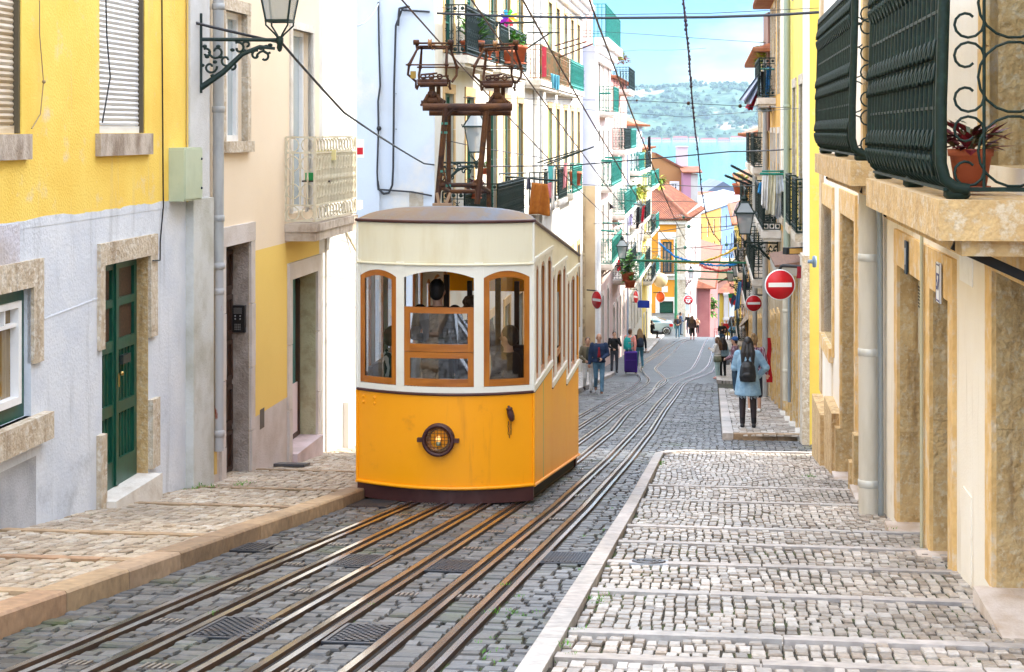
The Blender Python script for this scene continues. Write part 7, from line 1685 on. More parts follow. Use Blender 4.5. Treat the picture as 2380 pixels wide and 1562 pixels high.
# electricity cabinet on the yellow house
a = L1.S(392); b_ = L1.S(434); z0, z1 = L1.Z(410, 466), L1.Z(410, 343)
o = empty('electricity_cabinet', L1.W(a, 0, z0), math.atan2(L1.d.y, L1.d.x), 'pale green metal cabinet on the yellow wall beside the corner pilaster', 'cabinet'); m_ = MB(); w = b_ - a; m_.box(0, w, -.16, 0, 0, z1 - z0); m_.build('housing', M('pale_green_steel', (.46, .52, .38), .45, c2=(.40, .46, .33), ns=3), o)
m_ = MB(); m_.box(.012, w - .012, -.172, -.16, .02, z1 - z0 - .02); m_.build('door', MATS['pale_green_steel'], o)
m_ = MB()
for f in (.22, .78): m_.ball((w - .05, -.175, (z1 - z0) * f), .014, 8)
m_.build('lock', iron_blue, o)
# small blue lamp on the corner, floodlight and shelf-like porch roof on the right
p = P(1893, 608, 25.2); o = empty('wall_light', p, 0, 'small pale blue wall light on the stone corner above the side street', 'lamp'); m_ = MB(); m_.lathe([(0, -.09), (.03, -.085), (.038, .0), (.03, .08), (0, .09)], (0, 0, 0), 10); m_.lathe([(.0, -.07), (.025, -.07), (.035, 0), (0, 0)], (-.03, 0, 0), 10, 'x'); m_.build('housing', M('blue_grey_plastic', (.16, .24, .34), .4), o)
sA = (R2.A.y - 33.0) / abs(R2.d.y)
o = empty('porch_roof', tuple(R2.W(sA, 0, -2.42)), math.atan2(R2.d.y, R2.d.x), 'flat brown porch roof with grey underside above the large no entry sign', 'canopy')
m_ = MB(); L_ = 3.1; m_.hexa([(0, -.50, 0), (L_, -.50, 0), (L_, .0, 0), (0, .0, 0), (0, -.50, .03), (L_, -.50, .03), (L_, .0, .10), (0, .0, .10)]); m_.build('roof_board', M('brown_board', (.20, .10, .06), .8, c2=(.13, .07, .05), ns=6, stretch=(1, 8, 1)), o)
m_ = MB(); m_.box(0.02, L_ - .02, -.48, -.003, -.15, -.003); m_.build('frame', M('grey_beam', (.36, .34, .30), .7), o)
p = P(1851, 583, 30); m_ = MB(); m_.box(-.22, .18, -.05, .1, -.06, .06); o = empty('flood_light', p, .3, 'black strip floodlight standing on the brown porch roof', 'lamp'); m_.build('housing', black, o); m_ = MB(); m_.box(-.16, .15, -.056, -.05, -.045, .045); m_.build('lens', M('amber_lens', (.6, .35, .1), .2), o)
p = P(1819, 543, 42); m_ = MB(); m_.box(-.16, .16, -.12, .12, -.14, .14, Matrix.Rotation(.5, 4, 'X')); o = empty('flood_light', p, .2, 'grey box floodlight beside the large green lantern', 'lamp'); m_.build('housing', M('grey_box', (.22, .24, .27), .4), o); m_ = MB(); m_.box(-.12, .12, -.14, -.121, -.10, .10, Matrix.Rotation(.5, 4, 'X')); m_.tube([(0, .05, .12), (.35, .1, .25)], .03); m_.build('lens', M('flood_glass', (.35, .42, .5), .1), o)
# ---------------------------------------------------------------- cables
def cable(label, pts, r=.012, m=None, sag=0.0, n=14, cat='cable', name='overhead_cable', bumps=None):
    q = []
    for a, b in zip(pts, pts[1:]):
        a, b = Vector(a), Vector(b)
        for i in range(n): t = i / n; p = a.lerp(b, t); p.z -= sag * (b - a).length * 4 * t * (1 - t); q.append(p)
    q.append(Vector(pts[-1])); mb = MB(); mb.tube(q, r, 5)
    o = mb.build(name, m or cable_mat); tag(o, label, cat)
    if bumps:
        bm_ = MB()
        for i in range(bumps[0]):
            t = (i + .5) / bumps[0] * (len(q) - 1); a = int(t); p = q[a].lerp(q[min(a + 1, len(q) - 1)], t - a); bm_.ball(p + Vector((random.uniform(-1, 1), 0, random.uniform(-1, 1))) * r * .7, bumps[1] * random.uniform(.7, 1.3), 5)
            if bumps[0] < 10: bm_.build(bumps[3] if len(bumps) > 3 else 'knot', bumps[2] or cable_mat, o); bm_ = MB()
        if bm_.v: bm_.build(bumps[3] if len(bumps) > 3 else 'knot', bumps[2] or cable_mat, o)
    return o
wire_m = M('brown_contact_wire', (.09, .045, .035), .5, .4)
for (w0, lab) in ((-3.09, 'contact wire running over the left pantograph'), (-2.39, 'contact wire running over the right pantograph'), (-1.88, 'third contact wire from the left above the street'), (-1.22, 'rightmost contact wire above the street')):
    pts = [TW(t, w0 + .004 * (t - 18) + (.25 if t > 60 else 0), 5.04 + (.0 if t < 60 else .15)) for t in (1.5, 10, 18.3, 30, 45, 60, 80, 100, 120)]
    cable(lab, pts, .010 if w0 < -2 else .011, wire_m, .0015, 4, 'wire', 'contact_wire')
cable('thick black cable hanging across the very top of the street', [P(925, 60, 33.1), P(928, 20, 33.1), P(950, 15, 33.2), P(1015, 31, 33.4), P(1190, 38, 33), P(1400, 42, 32), P(1650, 40, 30), P(1800, 35, 28.8), P(1915, 28, 28)], .026, cable_mat, .0005, 6)
cable('thin suspension wire just above the thick black cable', [P(960, 13, 33.2), P(1190, 30, 33), P(1400, 34, 32), P(1650, 31, 30), P(1915, 18, 28)], .006, None, .0, 8)
cable('black cable from the top left to the white side wall past the near lantern', [P(262, 0, 17.2), P(480, 60, 17.8), P(655, 100, 18.2), P(800, 262, 22), P(985, 380, 32), P(1060, 386, 36), P(1330, 384, 41), P(1700, 352, 41), P(1885, 343, 32)], .016, None, .002, 8)
cable('span wire with insulators across the street at horizon height', [P(920, 218, 33.2), P(1115, 228, 38), P(1480, 234, 43), P(1750, 248, 43), P(1905, 252, 30)], .008, None, 0, 4, bumps=(9, .04, rust, 'insulator'))
cable('second span wire sagging below the insulated one', [P(1100, 230, 36), P(1400, 258, 44), P(1590, 272, 44), P(1905, 248, 30)], .006, None, 0, 4)
cable('span wire from the white side wall to the green insulators', [P(920, 300, 33.2), P(1100, 340, 36), P(1250, 365, 42), P(1345, 385, 50)], .010, None, .001, 6)
tw_m = M('frayed_purple_cable', (.06, .035, .07), .7)
cable('thick frayed twisted cable hanging down the middle of the view', [P(1586, -20, 26), P(1594, 60, 29), P(1602, 140, 32), P(1606, 200, 35), P(1614, 290, 39), P(1622, 350, 43), P(1630, 440, 50), P(1641, 500, 58), P(1656, 540, 68), P(1676, 565, 78)], .017, tw_m, .0, 8, bumps=(70, .03, tw_m, 'frayed_knot'))
for i, (u0, v0, Y0, u1, v1, Y1, sg) in enumerate([(1378, 520, 71, 1800, 490, 42, .01), (1345, 428, 71, 1770, 430, 50, .012), (1400, 545, 75, 1800, 508, 42, .012), (1500, 575, 112, 1760, 575, 60, .008), (1440, 590, 85, 1745, 560, 62, .010), (1500, 640, 112, 1740, 600, 80, .01), (1490, 560, 108, 1740, 520, 70, .012), (1440, 465, 85, 1735, 470, 70, .012), (1210, 60, 46, 1790, 100, 47, .003), (1345, 120, 68, 1640, 112, 55, .01)]):
    cable(['thin span wire between the two rows near the left pink downpipe', 'dark span wire crossing below the waterline in the distance', 'span wire under the first one near the large lantern', 'low span wire before the orange corner house', 'span wire above the green crossbar', 'lowest distant span wire near the far lanterns', 'span wire level with the orange eave', 'span wire passing the tiled roof', 'faint thin wire crossing the sky', 'second faint wire crossing the sky'][i], [P(u0, v0, Y0), P((u0 + u1) / 2, (v0 + v1) / 2, (Y0 + Y1) / 2), P(u1, v1, Y1)], .013 if i < 8 else .006, iron if i % 2 else cable_mat, sg * .5, 8, bumps=(3, .07, M('green_insulator', (.06, .20, .15), .4), 'insulator') if i in (0, 2, 4) else None)
grn = M('crossbar_green', (.008, .12, .05), .45)
for (u0, u1, v0, v1, Y, lab) in ((1472, 1775, 605, 612, 66, 'nearest long green crossbar spanning the street'), (1572, 1745, 628, 636, 90, 'middle green crossbar starting at the green post'), (1622, 1740, 648, 652, 104, 'farthest green crossbar in the distance')):
    cable(lab, [P(u0, v0, Y), P(u1, v1, Y)], .045 if Y < 70 else .045, grn, 0, 2, 'crossbar', 'crossbar')
for pts, c, lab in (([(1531, 563), (1548, 580), (1570, 597), (1600, 606), (1622, 611)], (.01, .22, .62), 'blue streamer sloping down from the left row'), ([(1625, 612), (1660, 617), (1700, 616), (1716, 610)], (.01, .16, .55), 'blue streamer along the green crossbar'), ([(1520, 598), (1545, 606), (1570, 609), (1625, 612)], (.70, .48, .06), 'yellow streamer hanging at the left of the crossbar'), ([(1627, 610), (1660, 600), (1690, 588), (1712, 575)], (.72, .50, .07), 'yellow streamer rising to the right row'), ([(1626, 615), (1645, 624), (1675, 630), (1700, 625)], (.60, .10, .09), 'red streamer sagging under the crossbar')):
    cable(lab, [P(u, v, 68) for u, v in pts], .024, M('streamer_%d' % int(c[0] * 100), c, .7), .01, 6, 'streamer', 'streamer', bumps=(40, .042, M('streamer_%d' % int(c[0] * 100), c), 'ruffle'))
for (u, v0, v1, Y, lab) in ((98, -4, 320, 15.3, ''),): pass
cable('loose brown cord hanging on the yellow wall between the shutters', [L1.W(L1.S(86) , -.02, 2.0), L1.W(L1.S(84), -.03, L1.Z(84, 80)), L1.W(L1.S(93), -.03, L1.Z(93, 190)), L1.W(L1.S(86), -.03, L1.Z(86, 265)), L1.W(L1.S(60), -.05, L1.Z(60, 299))], .005, M('tan_cord', (.30, .22, .12), .8), 0, 3, 'cord', 'cord', bumps=(1, .02, MATS['tan_cord'], 'knot'))
cable('black cord hanging over the white roller shutter', [L1.W(L1.S(233), -.02, 2.4), L1.W(L1.S(241), -.03, L1.Z(241, 85)), L1.W(L1.S(249), -.03, L1.Z(249, 180)), L1.W(L1.S(233), -.02, L1.Z(233, 285))], .007, black, 0, 5, 'cord', 'cord')
cable('thin black wire running down the yellow and white wall to the green door', [L1.W(L1.S(373), -.008, 2.4), L1.W(L1.S(378), -.008, L1.Z(378, 480)), L1.W(L1.S(371), -.008, L1.Z(371, 560)), L1.W(L1.S(362), -.045, L1.Z(362, 605)), L1.W(L1.S(345), -.045, L1.Z(345, 606))], .007, black, 0, 4, 'cord', 'cord')
cable('yellow conduit clipped along the edge of the yellow wall', [L1.W(L1.S(431.5), -.02, 2.5), L1.W(L1.S(431.5), -.02, L1.Z(432, 470))], .010, M('yellow_conduit', (.66, .48, .14), .7), 0, 2, 'conduit', 'conduit')
# cables on the plain side wall
def sw(U, V, off=.06):
    t, z = sidep(U, V); return L3.W(-off, t, z)
cable('thick black cable looping down the plain white side wall', [sw(1000, 28), sw(935, 24), sw(921, 60), sw(917, 200), sw(916, 300), sw(915, 390), sw(913, 430), sw(905, 448), sw(893, 450), sw(882, 440), sw(879, 420)], .022, None, 0, 5)
cable('second black cable on the plain white side wall with a thick joint', [sw(881, 5), sw(882, 100), sw(885, 200), sw(880, 235), sw(881, 300), sw(878, 400), sw(880, 440), sw(960, 446), sw(1005, 455)], .018, None, 0, 4, bumps=(1, .07, black, 'joint'))
cable('thin cable from the sunlit beige corner to the side wall', [P(815, 60, 26), P(850, 50, 29), P(880, 8, 33)], .012, M('grey_cable', (.3, .33, .38), .5), .01, 6)
o = empty('enamel_sign', sw(838, 345, .04), math.atan2(L3.n.y, L3.n.x) + PI, 'small white and red notice at the edge of the plain side wall', 'sign'); m_ = MB(); m_.box(-.08, .08, -.012, 0, -.18, .18); m_.build('plate', white_paint, o); m_ = MB(); m_.box(-.06, .06, -.016, -.012, -.12, .02); m_.build('red_panel', sign_red, o)
# ---------------------------------------------------------------- laundry, plants, furniture
def cloth(label, corners, m, folds=4, amp=.05, Y=None, nu=16, nv=14, name='hanging_cloth', cat='laundry', group=None, wind=0.0, thick=.012):
    """corners: top-left, top-right, bottom-right, bottom-left as 3D points"""
    a, b, c, d = [Vector(q) for q in corners]; nrm = (b - a).cross(d - a).normalized(); vs = []
    rnd = random.Random(len(label)); ph = rnd.uniform(0, 6)
    for j in range(nv + 1):
        v = j / nv
        for i in range(nu + 1):
            u = i / nu; p = a.lerp(b, u).lerp(d.lerp(c, u), v)
            k = amp * (.25 + .75 * v); p = p + nrm * (k * math.sin(u * folds * 2 * PI + ph + v * 1.3) + k * .4 * math.sin(u * folds * 4.3 + v * 3)) + Vector((wind * v * v * .3, 0, .02 * math.sin(u * 9 + ph) * v))
            vs.append(p)
    n = len(vs); back = [p + nrm * thick for p in vs]; f = []; W_ = nu + 1
    for j in range(nv):
        for i in range(nu): q = j * W_ + i; f.append((q, q + 1, q + W_ + 1, q + W_)); f.append((n + q + W_, n + q + W_ + 1, n + q + 1, n + q))
    for i in range(nu): f.append((i + 1, i, n + i, n + i + 1)); q = nv * W_ + i; f.append((q, q + 1, n + q + 1, n + q))
    for j in range(nv): q = j * W_; f.append((q, q + W_, n + q + W_, n + q)); q += nu; f.append((q + W_, q, n + q, n + q + W_))
    mb = MB(); mb.smooth = True; mb.add(vs + back, f, True); return tag(mb.build(name, m), label, cat, group)
def pole(label, a, b, r=.018, m=None, name='drying_pole'): mb = MB(); mb.tube([a, b], r, 6); return tag(mb.build(name, m or iron), label, 'drying pole', 'drying poles on the facades')
def CQ(us, Y): return [P(u, v, Y) for u, v in us]
towel = M('brown_orange_towel', (.44, .15, .02), .9, c2=(.36, .11, .015), ns=8, bump=.4, bs=30)
Y = 44.5
cloth('large orange brown towel hanging behind the tram roof', [P(1236, 424, Y), P(1272, 428, Y + .3), P(1276, 500, Y + .3), P(1226, 497, Y)], towel, 2.2, .10, folds if False else None) if False else cloth('large orange brown towel hanging behind the tram roof', [P(1236, 424, Y), P(1272, 428, Y + .3), P(1277, 500, Y + .3), P(1226, 497, Y)], towel, 2.2, .09)
pole('dark pole holding the orange brown towel', P(1150, 408, 44), P(1296, 420, 45.5), .03); pole('thin upper pole over the balcony left of the towel', P(1158, 404, 43), P(1222, 402, 44.5), .022)
cloth('dark striped sock shaped cloth left of the orange brown towel', CQ([(1224, 414), (1232, 414), (1235, 440), (1223, 440)], 44), bricks('dark_stripes', (.03, .03, .06), (.02, .02, .04), (.2, .2, .25), 1, 4, .05, .006, .8, 0), 1, .03)
Y = 51
cloth('white and turquoise poster like cloth on the left row balcony', CQ([(1272, 385), (1289, 383), (1288, 422), (1270, 425)], Y), bricks('poster_cloth', (.08, .45, .42), (.12, .30, .62), (.75, .75, .75), 1, .35, .45, .05, .7, 0), 1, .02)
cloth('pink sheet hanging below the turquoise poster', CQ([(1271, 426), (1282, 424), (1281, 460), (1269, 462)], Y), cloth_m((.72, .25, .30)), 1.5, .03)
cloth('long white sheet hanging beside the turquoise poster', CQ([(1284, 388), (1290, 390), (1289, 488), (1280, 488)], Y), wht, 1.5, .04)
cloth('pink cloth on the next balcony of the left row', CQ([(1311, 380), (1319, 378), (1317, 432), (1308, 440)], 56), cloth_m((.72, .28, .32)), 1.5, .04)
for (u0, v0, u1, v1, Y, lab) in ((1288, 107, 1345, 90, 52, 'rusty pole slanting up from the red rusty balcony'), (1300, 116, 1362, 97, 53, 'second slanting pole beside the rusty balcony'), (1300, 133, 1378, 102, 54, 'third and lowest slanting pole by the rusty balcony'), (1265, 380, 1362, 347, 51, 'slanting pole over the poster balcony'), (1272, 383, 1380, 341, 52, 'longest slanting pole over the poster balcony'), (1250, 378, 1342, 350, 50, 'dark slanting pole crossing the poster balcony'), (1226, 76, 1300, 76, 45, 'level pole across the second upper balcony'), (1140, 54, 1245, 52, 40, 'level pole beneath the pinwheel'), (1226, 112, 1276, 78, 45, 'green strut holding the level pole')):
    pole(lab, P(u0, v0, Y), P(u1, v1, Y - 1.5), .022 if v0 > 60 else .03, rust if 'rusty' in lab else iron)
for i, (u0, v0, u1, v1) in enumerate([(1700, 385, 1768, 421), (1706, 403, 1757, 430), (1686, 408, 1757, 437)]): pole(['uppermost dark drying pole on the right row against the river', 'middle dark drying pole on the right row against the river', 'lowest dark drying pole on the right row against the river'][i], P(u0, v0, 58), P(u1, v1, 60), .045, iron_blue)
red_panel = MB(); Y = 49.2; red_panel.hexa([P(1254, 108, Y), P(1270, 110, Y), P(1270, 110, Y + .05), P(1254, 108, Y + .05), P(1254, 180, Y), P(1270, 178, Y), P(1270, 178, Y + .05), P(1254, 180, Y + .05)]); tag(red_panel.build('red_board', M('faded_red_board', (.55, .04, .07), .7, c2=(.65, .25, .2), ns=5, lo=.55, hi=.7)), 'faded red board at the end of the rusty balcony', 'board')
# laundry high on the right
Y = 44; cm = cloth_m((.36, .46, .54)); 
sheet = bricks('striped_sheet', (.34, .46, .52), (.42, .42, .58), (.50, .56, .60), 1, 5, .12, .02, .8, 0)
cloth('large striped blue grey sheet blown out to the left, high on the right row', CQ([(1764, 168), (1778, 168), (1745, 245), (1717, 232)], Y), sheet, 2, .15); cloth('pale sheet hanging lowest beneath the blown striped one', CQ([(1765, 175), (1786, 180), (1795, 262), (1758, 258)], Y + .4), cm, 2, .12)
cloth('dark red cloth between the two blown sheets', CQ([(1760, 200), (1768, 205), (1748, 258), (1732, 252)], Y + .2), cloth_m((.45, .02, .06)), 1.5, .06); cloth('black garment on the high balcony on the right', CQ([(1768, 166), (1780, 166), (1782, 220), (1770, 215)], Y - .2), blk, 1.5, .06); cloth('blue jeans hung on the high balcony on the right', CQ([(1782, 156), (1794, 156), (1788, 228), (1778, 226)], Y - .3), cloth_m((.02, .16, .38)), 1.5, .08)
pole('green pole over the high right balcony', P(1764, 160, Y), P(1800, 161, 43), .03, iron_green)
Y = 34.6
for i, (q, m_, lab) in enumerate([([(1772, 408), (1786, 406), (1784, 490), (1769, 478)], wht, 'white shirt hung left of the yellow white towel'), ([(1786, 406), (1804, 405), (1802, 500), (1778, 497)], cloth_m((.70, .66, .52)), 'yellow white towel hung in the middle of the white laundry'), ([(1804, 404), (1818, 404), (1824, 446), (1802, 452)], cloth_m((.62, .66, .74)), 'white garment with blue pattern at the right of the laundry'), ([(1802, 450), (1816, 446), (1814, 508), (1798, 504)], cloth_m((.50, .52, .58)), 'grey shirt hung lowest at the right of the white laundry'), ([(1764, 425), (1770, 423), (1770, 448), (1762, 450)], cloth_m((.03, .25, .50)), 'small blue garment left of the white shirts'), ([(1824, 442), (1833, 438), (1832, 448), (1826, 450)], cloth_m((.45, .12, .35)), 'small purple cloth right of the laundry')]): cloth(lab, [P(u, v, Y + i * .05) for u, v in q], m_, 2.5, .06)
pole('green pole carrying the white laundry on the right row', P(1766, 404, 34.6), P(1834, 405, 34.6), .028, iron_green); pole('second green pole above the white laundry', P(1771, 398, 34.9), P(1832, 398, 34.9), .02, iron_green)
Y = 66
for q, m_, lab in (([(1712, 473), (1718, 468), (1712, 500), (1700, 505)], cloth_m((.72, .60, .64)), 'pale pink garment on the distant right drying rack'), ([(1716, 468), (1730, 466), (1726, 510), (1718, 500)], blk, 'black garment on the distant right drying rack'), ([(1730, 470), (1736, 470), (1732, 515), (1724, 512)], cloth_m((.72, .28, .48)), 'pink garment on the distant right drying rack')): cloth(lab, CQ(q, Y), m_, 1.5, .06)
Y = 70
for q, m_, lab in (([(1716, 655), (1724, 655), (1720, 716), (1706, 722)], cloth_m((.05, .17, .36)), 'blue jeans hanging beside the second no entry sign'), ([(1725, 650), (1733, 650), (1731, 690), (1724, 688)], cloth_m((.50, .06, .22)), 'magenta cloth hanging above the second no entry sign'), ([(1734, 655), (1742, 655), (1741, 690), (1733, 690)], cloth_m((.03, .03, .07)), 'dark cloth right of the magenta one'), ([(1698, 700), (1704, 680), (1712, 690), (1700, 715)], cloth_m((.03, .05, .10)), 'dark trousers leg left of the blue jeans')): cloth(lab, CQ(q, Y), m_, 1.5, .06)
# flag: green and red with a plain yellow disc
Y = 71; o = empty('flag', P(1692, 683, Y), 0, 'green and red flag with a yellow emblem hung beneath the far lanterns', 'flag')
def patch(name, q, m_, dy=0):
    mb = MB(); mb.hexa([P(u, v, Y + dy) - P(1692, 683, Y) for u, v in q] + [P(u, v, Y + dy + .03) - P(1692, 683, Y) for u, v in q]); return mb.build(name, m_, o)
patch('green_band', [(1692, 683), (1718, 681), (1719, 692), (1694, 693)], M('flag_green', (.01, .20, .04), .7)); patch('red_field', [(1694, 693), (1719, 692), (1716, 712), (1697, 706)], M('flag_red', (.55, .01, .015), .7))
mb = MB(); c = P(1708, 688, Y - .02) - P(1692, 683, Y); mb.lathe([(0, 0), (.10, 0), (.10, .02)], c, 14, 'y'); mb.build('emblem', M('flag_yellow', (.75, .55, .05), .6), o)
mb = MB(); mb.lathe([(0, 0), (.045, 0), (.045, .02)], c + Vector((0, -.02, 0)), 10, 'y'); mb.build('emblem_centre', MATS['flag_red'], o)
# left far laundry
Y = 92
for q, m_, lab in (([(1463, 484), (1471, 482), (1470, 524), (1461, 524)], bricks('lilac_check', (.30, .25, .62), (.45, .40, .7), (.6, .6, .75), 1, .3, .2, .03, .8, 0), 'lilac checked cloth on the left row laundry pole'), ([(1480, 482), (1487, 480), (1484, 530), (1478, 532)], blk, 'long black garment on the left row laundry pole'), ([(1493, 480), (1499, 478), (1496, 518), (1489, 520)], cloth_m((.50, .01, .03)), 'red garment on the left row laundry pole'), ([(1490, 522), (1496, 518), (1495, 560), (1487, 560)], wht, 'white sheet beneath the red garment'), ([(1499, 478), (1502, 478), (1502, 508), (1498, 508)], blk, 'narrow black sleeve right of the red garment')): cloth(lab, CQ(q, Y), m_, 1.5, .07)
pole('dark pole carrying the left row laundry', P(1442, 472, 90), P(1500, 476, 93), .05)
cloth('black torn net blowing from the left row', CQ([(1409, 448), (1413, 470), (1432, 482), (1410, 490)], 80), cloth_m((.06, .055, .06)), 1.5, .1)
cloth('red cloth hanging under the left street lantern', CQ([(1435, 604), (1440, 604), (1443, 628), (1434, 630)], 76), cloth_m((.50, .005, .02)), 1, .05)
cloth('dark figure shaped garment hung high at the end of the left row', CQ([(1506, 318), (1512, 316), (1513, 392), (1503, 394)], 112), blk, 1, .12)
for (u0, v0, u1, v1, Y, lab) in ((1378, 372, 1426, 373, 74, 'upper turquoise drying rack pole on the lavender house'), (1384, 366, 1445, 366, 77, 'second turquoise drying rack pole on the lavender house'), (1380, 534, 1428, 538, 73, 'lower turquoise drying rack pole on the lavender house'), (1398, 518, 1446, 520, 76, 'turquoise pole above the lower balcony'), (1384, 217, 1420, 217, 73, 'turquoise pole over the upper green balcony'), (1458, 406, 1512, 407, 100, 'green pole of the pale blue house'), (1460, 410, 1508, 411, 98, 'second green pole of the pale blue house')): pole(lab, P(u0, v0, Y), P(u1, v1, Y), .045, iron_green)
# pinwheel
Y = 39.5; o = empty('pinwheel', P(1182, 42, Y), 0, 'rainbow coloured toy pinwheel on an upper balcony of the white apartment house', 'pinwheel')
for k, c in enumerate([(.75, .01, .03), (.80, .30, .01), (.80, .70, .02), (.10, .60, .05), (.02, .40, .70), (.10, .08, .60), (.35, .03, .55), (.75, .03, .45)]):
    a = 2 * PI * k / 8 - 1.4; d = Vector((math.cos(a), 0, math.sin(a))); e = Vector((math.cos(a + .75), 0, math.sin(a + .75))); mb = MB()
    mb.add([(0, -.03, 0), d * .19 + Vector((0, -.06, 0)), (d + e) * .125 + Vector((0, -.01, 0)), e * .12 + Vector((0, 0, 0)), (0, -.02, 0), d * .19 + Vector((0, -.05, 0)), (d + e) * .125, e * .12 + Vector((0, .01, 0))], [(0, 1, 2, 3), (7, 6, 5, 4), (0, 4, 5, 1), (1, 5, 6, 2), (2, 6, 7, 3), (3, 7, 4, 0)]); mb.build('blade', M('pinwheel_%d' % k, c, .4), o)
mb = MB(); mb.tube([(0, 0, 0), (.02, 0, -.5)], .008); mb.build('stick', white_paint, o)
# plants -----------------------------------------------------------------------------
terra = M('terracotta_pot', (.50, .13, .06), .7, c2=(.40, .10, .045), ns=4)
leaf_ms = {'green': island('green_leaves', [(.03, .14, .02), (.09, .28, .04), (.16, .38, .06)], .5, 0), 'yellow': island('yellow_green_leaves', [(.16, .26, .03), (.45, .42, .04), (.10, .22, .03)], .6, 0), 'red': island('dark_red_leaves', [(.16, .008, .015), (.26, .02, .03), (.10, .01, .015), (.05, .10, .03)], .45, 0)}
def plant(label, c, r, h, kind='green', pot=None, n=70, leaf=.12, droop=.3, name='potted_plant', up=True, lw=.3, cat='plant', group='plants on the balconies'):
    root = empty(name, c, 0, label, cat, group); rnd = random.Random(int(abs(c[0] * 100) + abs(c[2] * 77))); z0 = 0
    if pot:
        pr, ph = pot; mb = MB(); mb.lathe([(0, 0), (pr * .68, 0), (pr * .92, ph * .82), (pr, ph * .82), (pr * 1.03, ph), (pr * .9, ph), (pr * .85, ph * .9), (0, ph * .9)], (0, 0, 0), 20); mb.build('pot', terra, root)
        mb = MB(); mb.lathe([(0, 0), (pr * .85, 0), (pr * .9, .03), (pr * .8, .03)], (0, 0, -.012), 18); mb.build('saucer', terra, root); z0 = ph * .9
    mb = MB()
    for i in range(n):
        a = rnd.uniform(0, 2 * PI); q = rnd.random() ** .6; zz = z0 + rnd.uniform(.05, 1) * h * (1 - .4 * q); p = Vector((math.cos(a) * r * q * .6, math.sin(a) * r * q * .6, zz)); d = Vector((math.cos(a), math.sin(a), rnd.uniform(-droop, .9))).normalized(); L_ = leaf * rnd.uniform(.6, 1.3); s_ = d.cross(Vector((0, 0, 1))).normalized() * L_ * lw; m1 = p + d * L_ * .5 + Vector((0, 0, .02 * L_)); t = p + d * L_ - Vector((0, 0, L_ * .3 * droop))
        mb.add([p, m1 + s_, t, m1 - s_], [(0, 1, 2), (0, 2, 3)])
    mb.build('leaves', leaf_ms[kind], root)
    mb = MB()
    for i in range(7): a = i * .9; mb.tube([(0, 0, z0 * .9), (math.cos(a) * r * .15, math.sin(a) * r * .15, z0 + h * .35), (math.cos(a) * r * .4, math.sin(a) * r * .4, z0 + h * .75)], .006 + r * .01, 4)
    mb.build('stem', M('plant_stem', (.12, .10, .04), .8), root); return root
Y = 9.0; zs = -.34
plant('dark red leaved plant in a terracotta pot on the nearest balcony', P(2256, 0, Y).xy.to_3d() + Vector((0, 0, zs + .03)), .17, .17, 'red', (.118, .215), 90, .13, .25, lw=.22)
plant('tall spiky green plant in a square terracotta pot on the first upper balcony', P(1097, 136, 36.2), .30, .62, 'green', (.27, .38), 60, .40, .1, lw=.10)
plant('terracotta trough with small plants beside the spiky one', P(1120, 138, 37.6), .2, .15, 'green', (.25, .20), 30, .1)
plant('bushy light green plant in a brown pot on the second upper balcony', P(1198, 148, 41.5), .35, .45, 'green', (.30, .45), 140, .16, .5, lw=.35)
plant('orange pots with trailing plant under the pinwheel', P(1172, 146, 40.5), .2, .2, 'green', (.24, .30), 20, .12)
plant('stacked terracotta pots on the green balcony near the lavender wall', P(1337, 430, 62), .2, .2, 'green', (.25, .5), 12, .1)
plant('small green plant on a dark balcony behind the tram mast', P(1127, 404, 36), .15, .15, 'green', (.12, .12), 50, .10)
plant('dark leafy plant low behind the tram mast', P(1105, 460, 35), .3, .35, 'red', (.15, .15), 60, .16)
plant('green shrub in pots on the dark green balcony below the left lantern', P(1459, 652, 82), .5, 1.1, 'green', (.35, .4), 160, .35, .4, lw=.25)
plant('trailing shrub beside the shrub below the left lantern', P(1464, 668, 82), .4, .5, 'green', (.3, .35), 60, .3)
plant('yellow green hanging planting over the pink planter on the left row', P(1475, 458, 100), 1.0, .9, 'yellow', None, 220, .35, 1.0, name='planting'); plant('light green planting left of the yellow one on the left row', P(1456, 462, 98), .8, .9, 'green', None, 160, .3, .8, name='planting')
plant('yellow flowering weeds growing high on the brick pier of the right row', P(1786, 160, 47.3), .5, .85, 'yellow', None, 220, .2, .6, name='planting'); plant('second clump of yellow weeds beside the brick pier', P(1800, 150, 47), .3, .5, 'yellow', None, 80, .16, .5, name='planting')
plant('yellow bush on the roof corner of the orange corner house', P(1526, 432, 140), .9, .9, 'yellow', None, 160, .5, .8, name='planting')
plant('orange flower pot plants on the pink house top balcony', P(1430, 140, 86), .7, .6, 'yellow', None, 120, .25, .6, name='planting'); plant('pink flowers on the upper black balcony of the pink house', P(1447, 148, 88), .6, .5, 'red', None, 80, .2, .5, name='planting')
plant('green vine on the pink terrace beyond the crest', P(1643, 735, 162), 1.2, 2.5, 'green', None, 260, .5, 1.0, name='planting'); plant('potted plant and pink pot on the distant right rack', P(1722, 452, 76), .5, .6, 'yellow', (.4, .5), 60, .3)
cloth('light blue netting draped on the rusty balcony', CQ([(1280, 170), (1300, 176), (1300, 210), (1283, 205)], 49), cloth_m((.15, .48, .62)), 3, .08)
# brick pier on the right row
mb = MB(); p0, p1 = rw2(46.6), rw2(47.5); mb.box(p0[0] - .05, p0[0] + .55, 46.6, 47.5, 0.0, 3.3); tag(mb.build('brick_pier', bricks('old_brown_bricks', (.24, .11, .08), (.17, .08, .06), (.30, .24, .2), 1, .3, .12, .02, .9, .6)), 'old brown brick pier with weeds between two right row houses', 'pier')
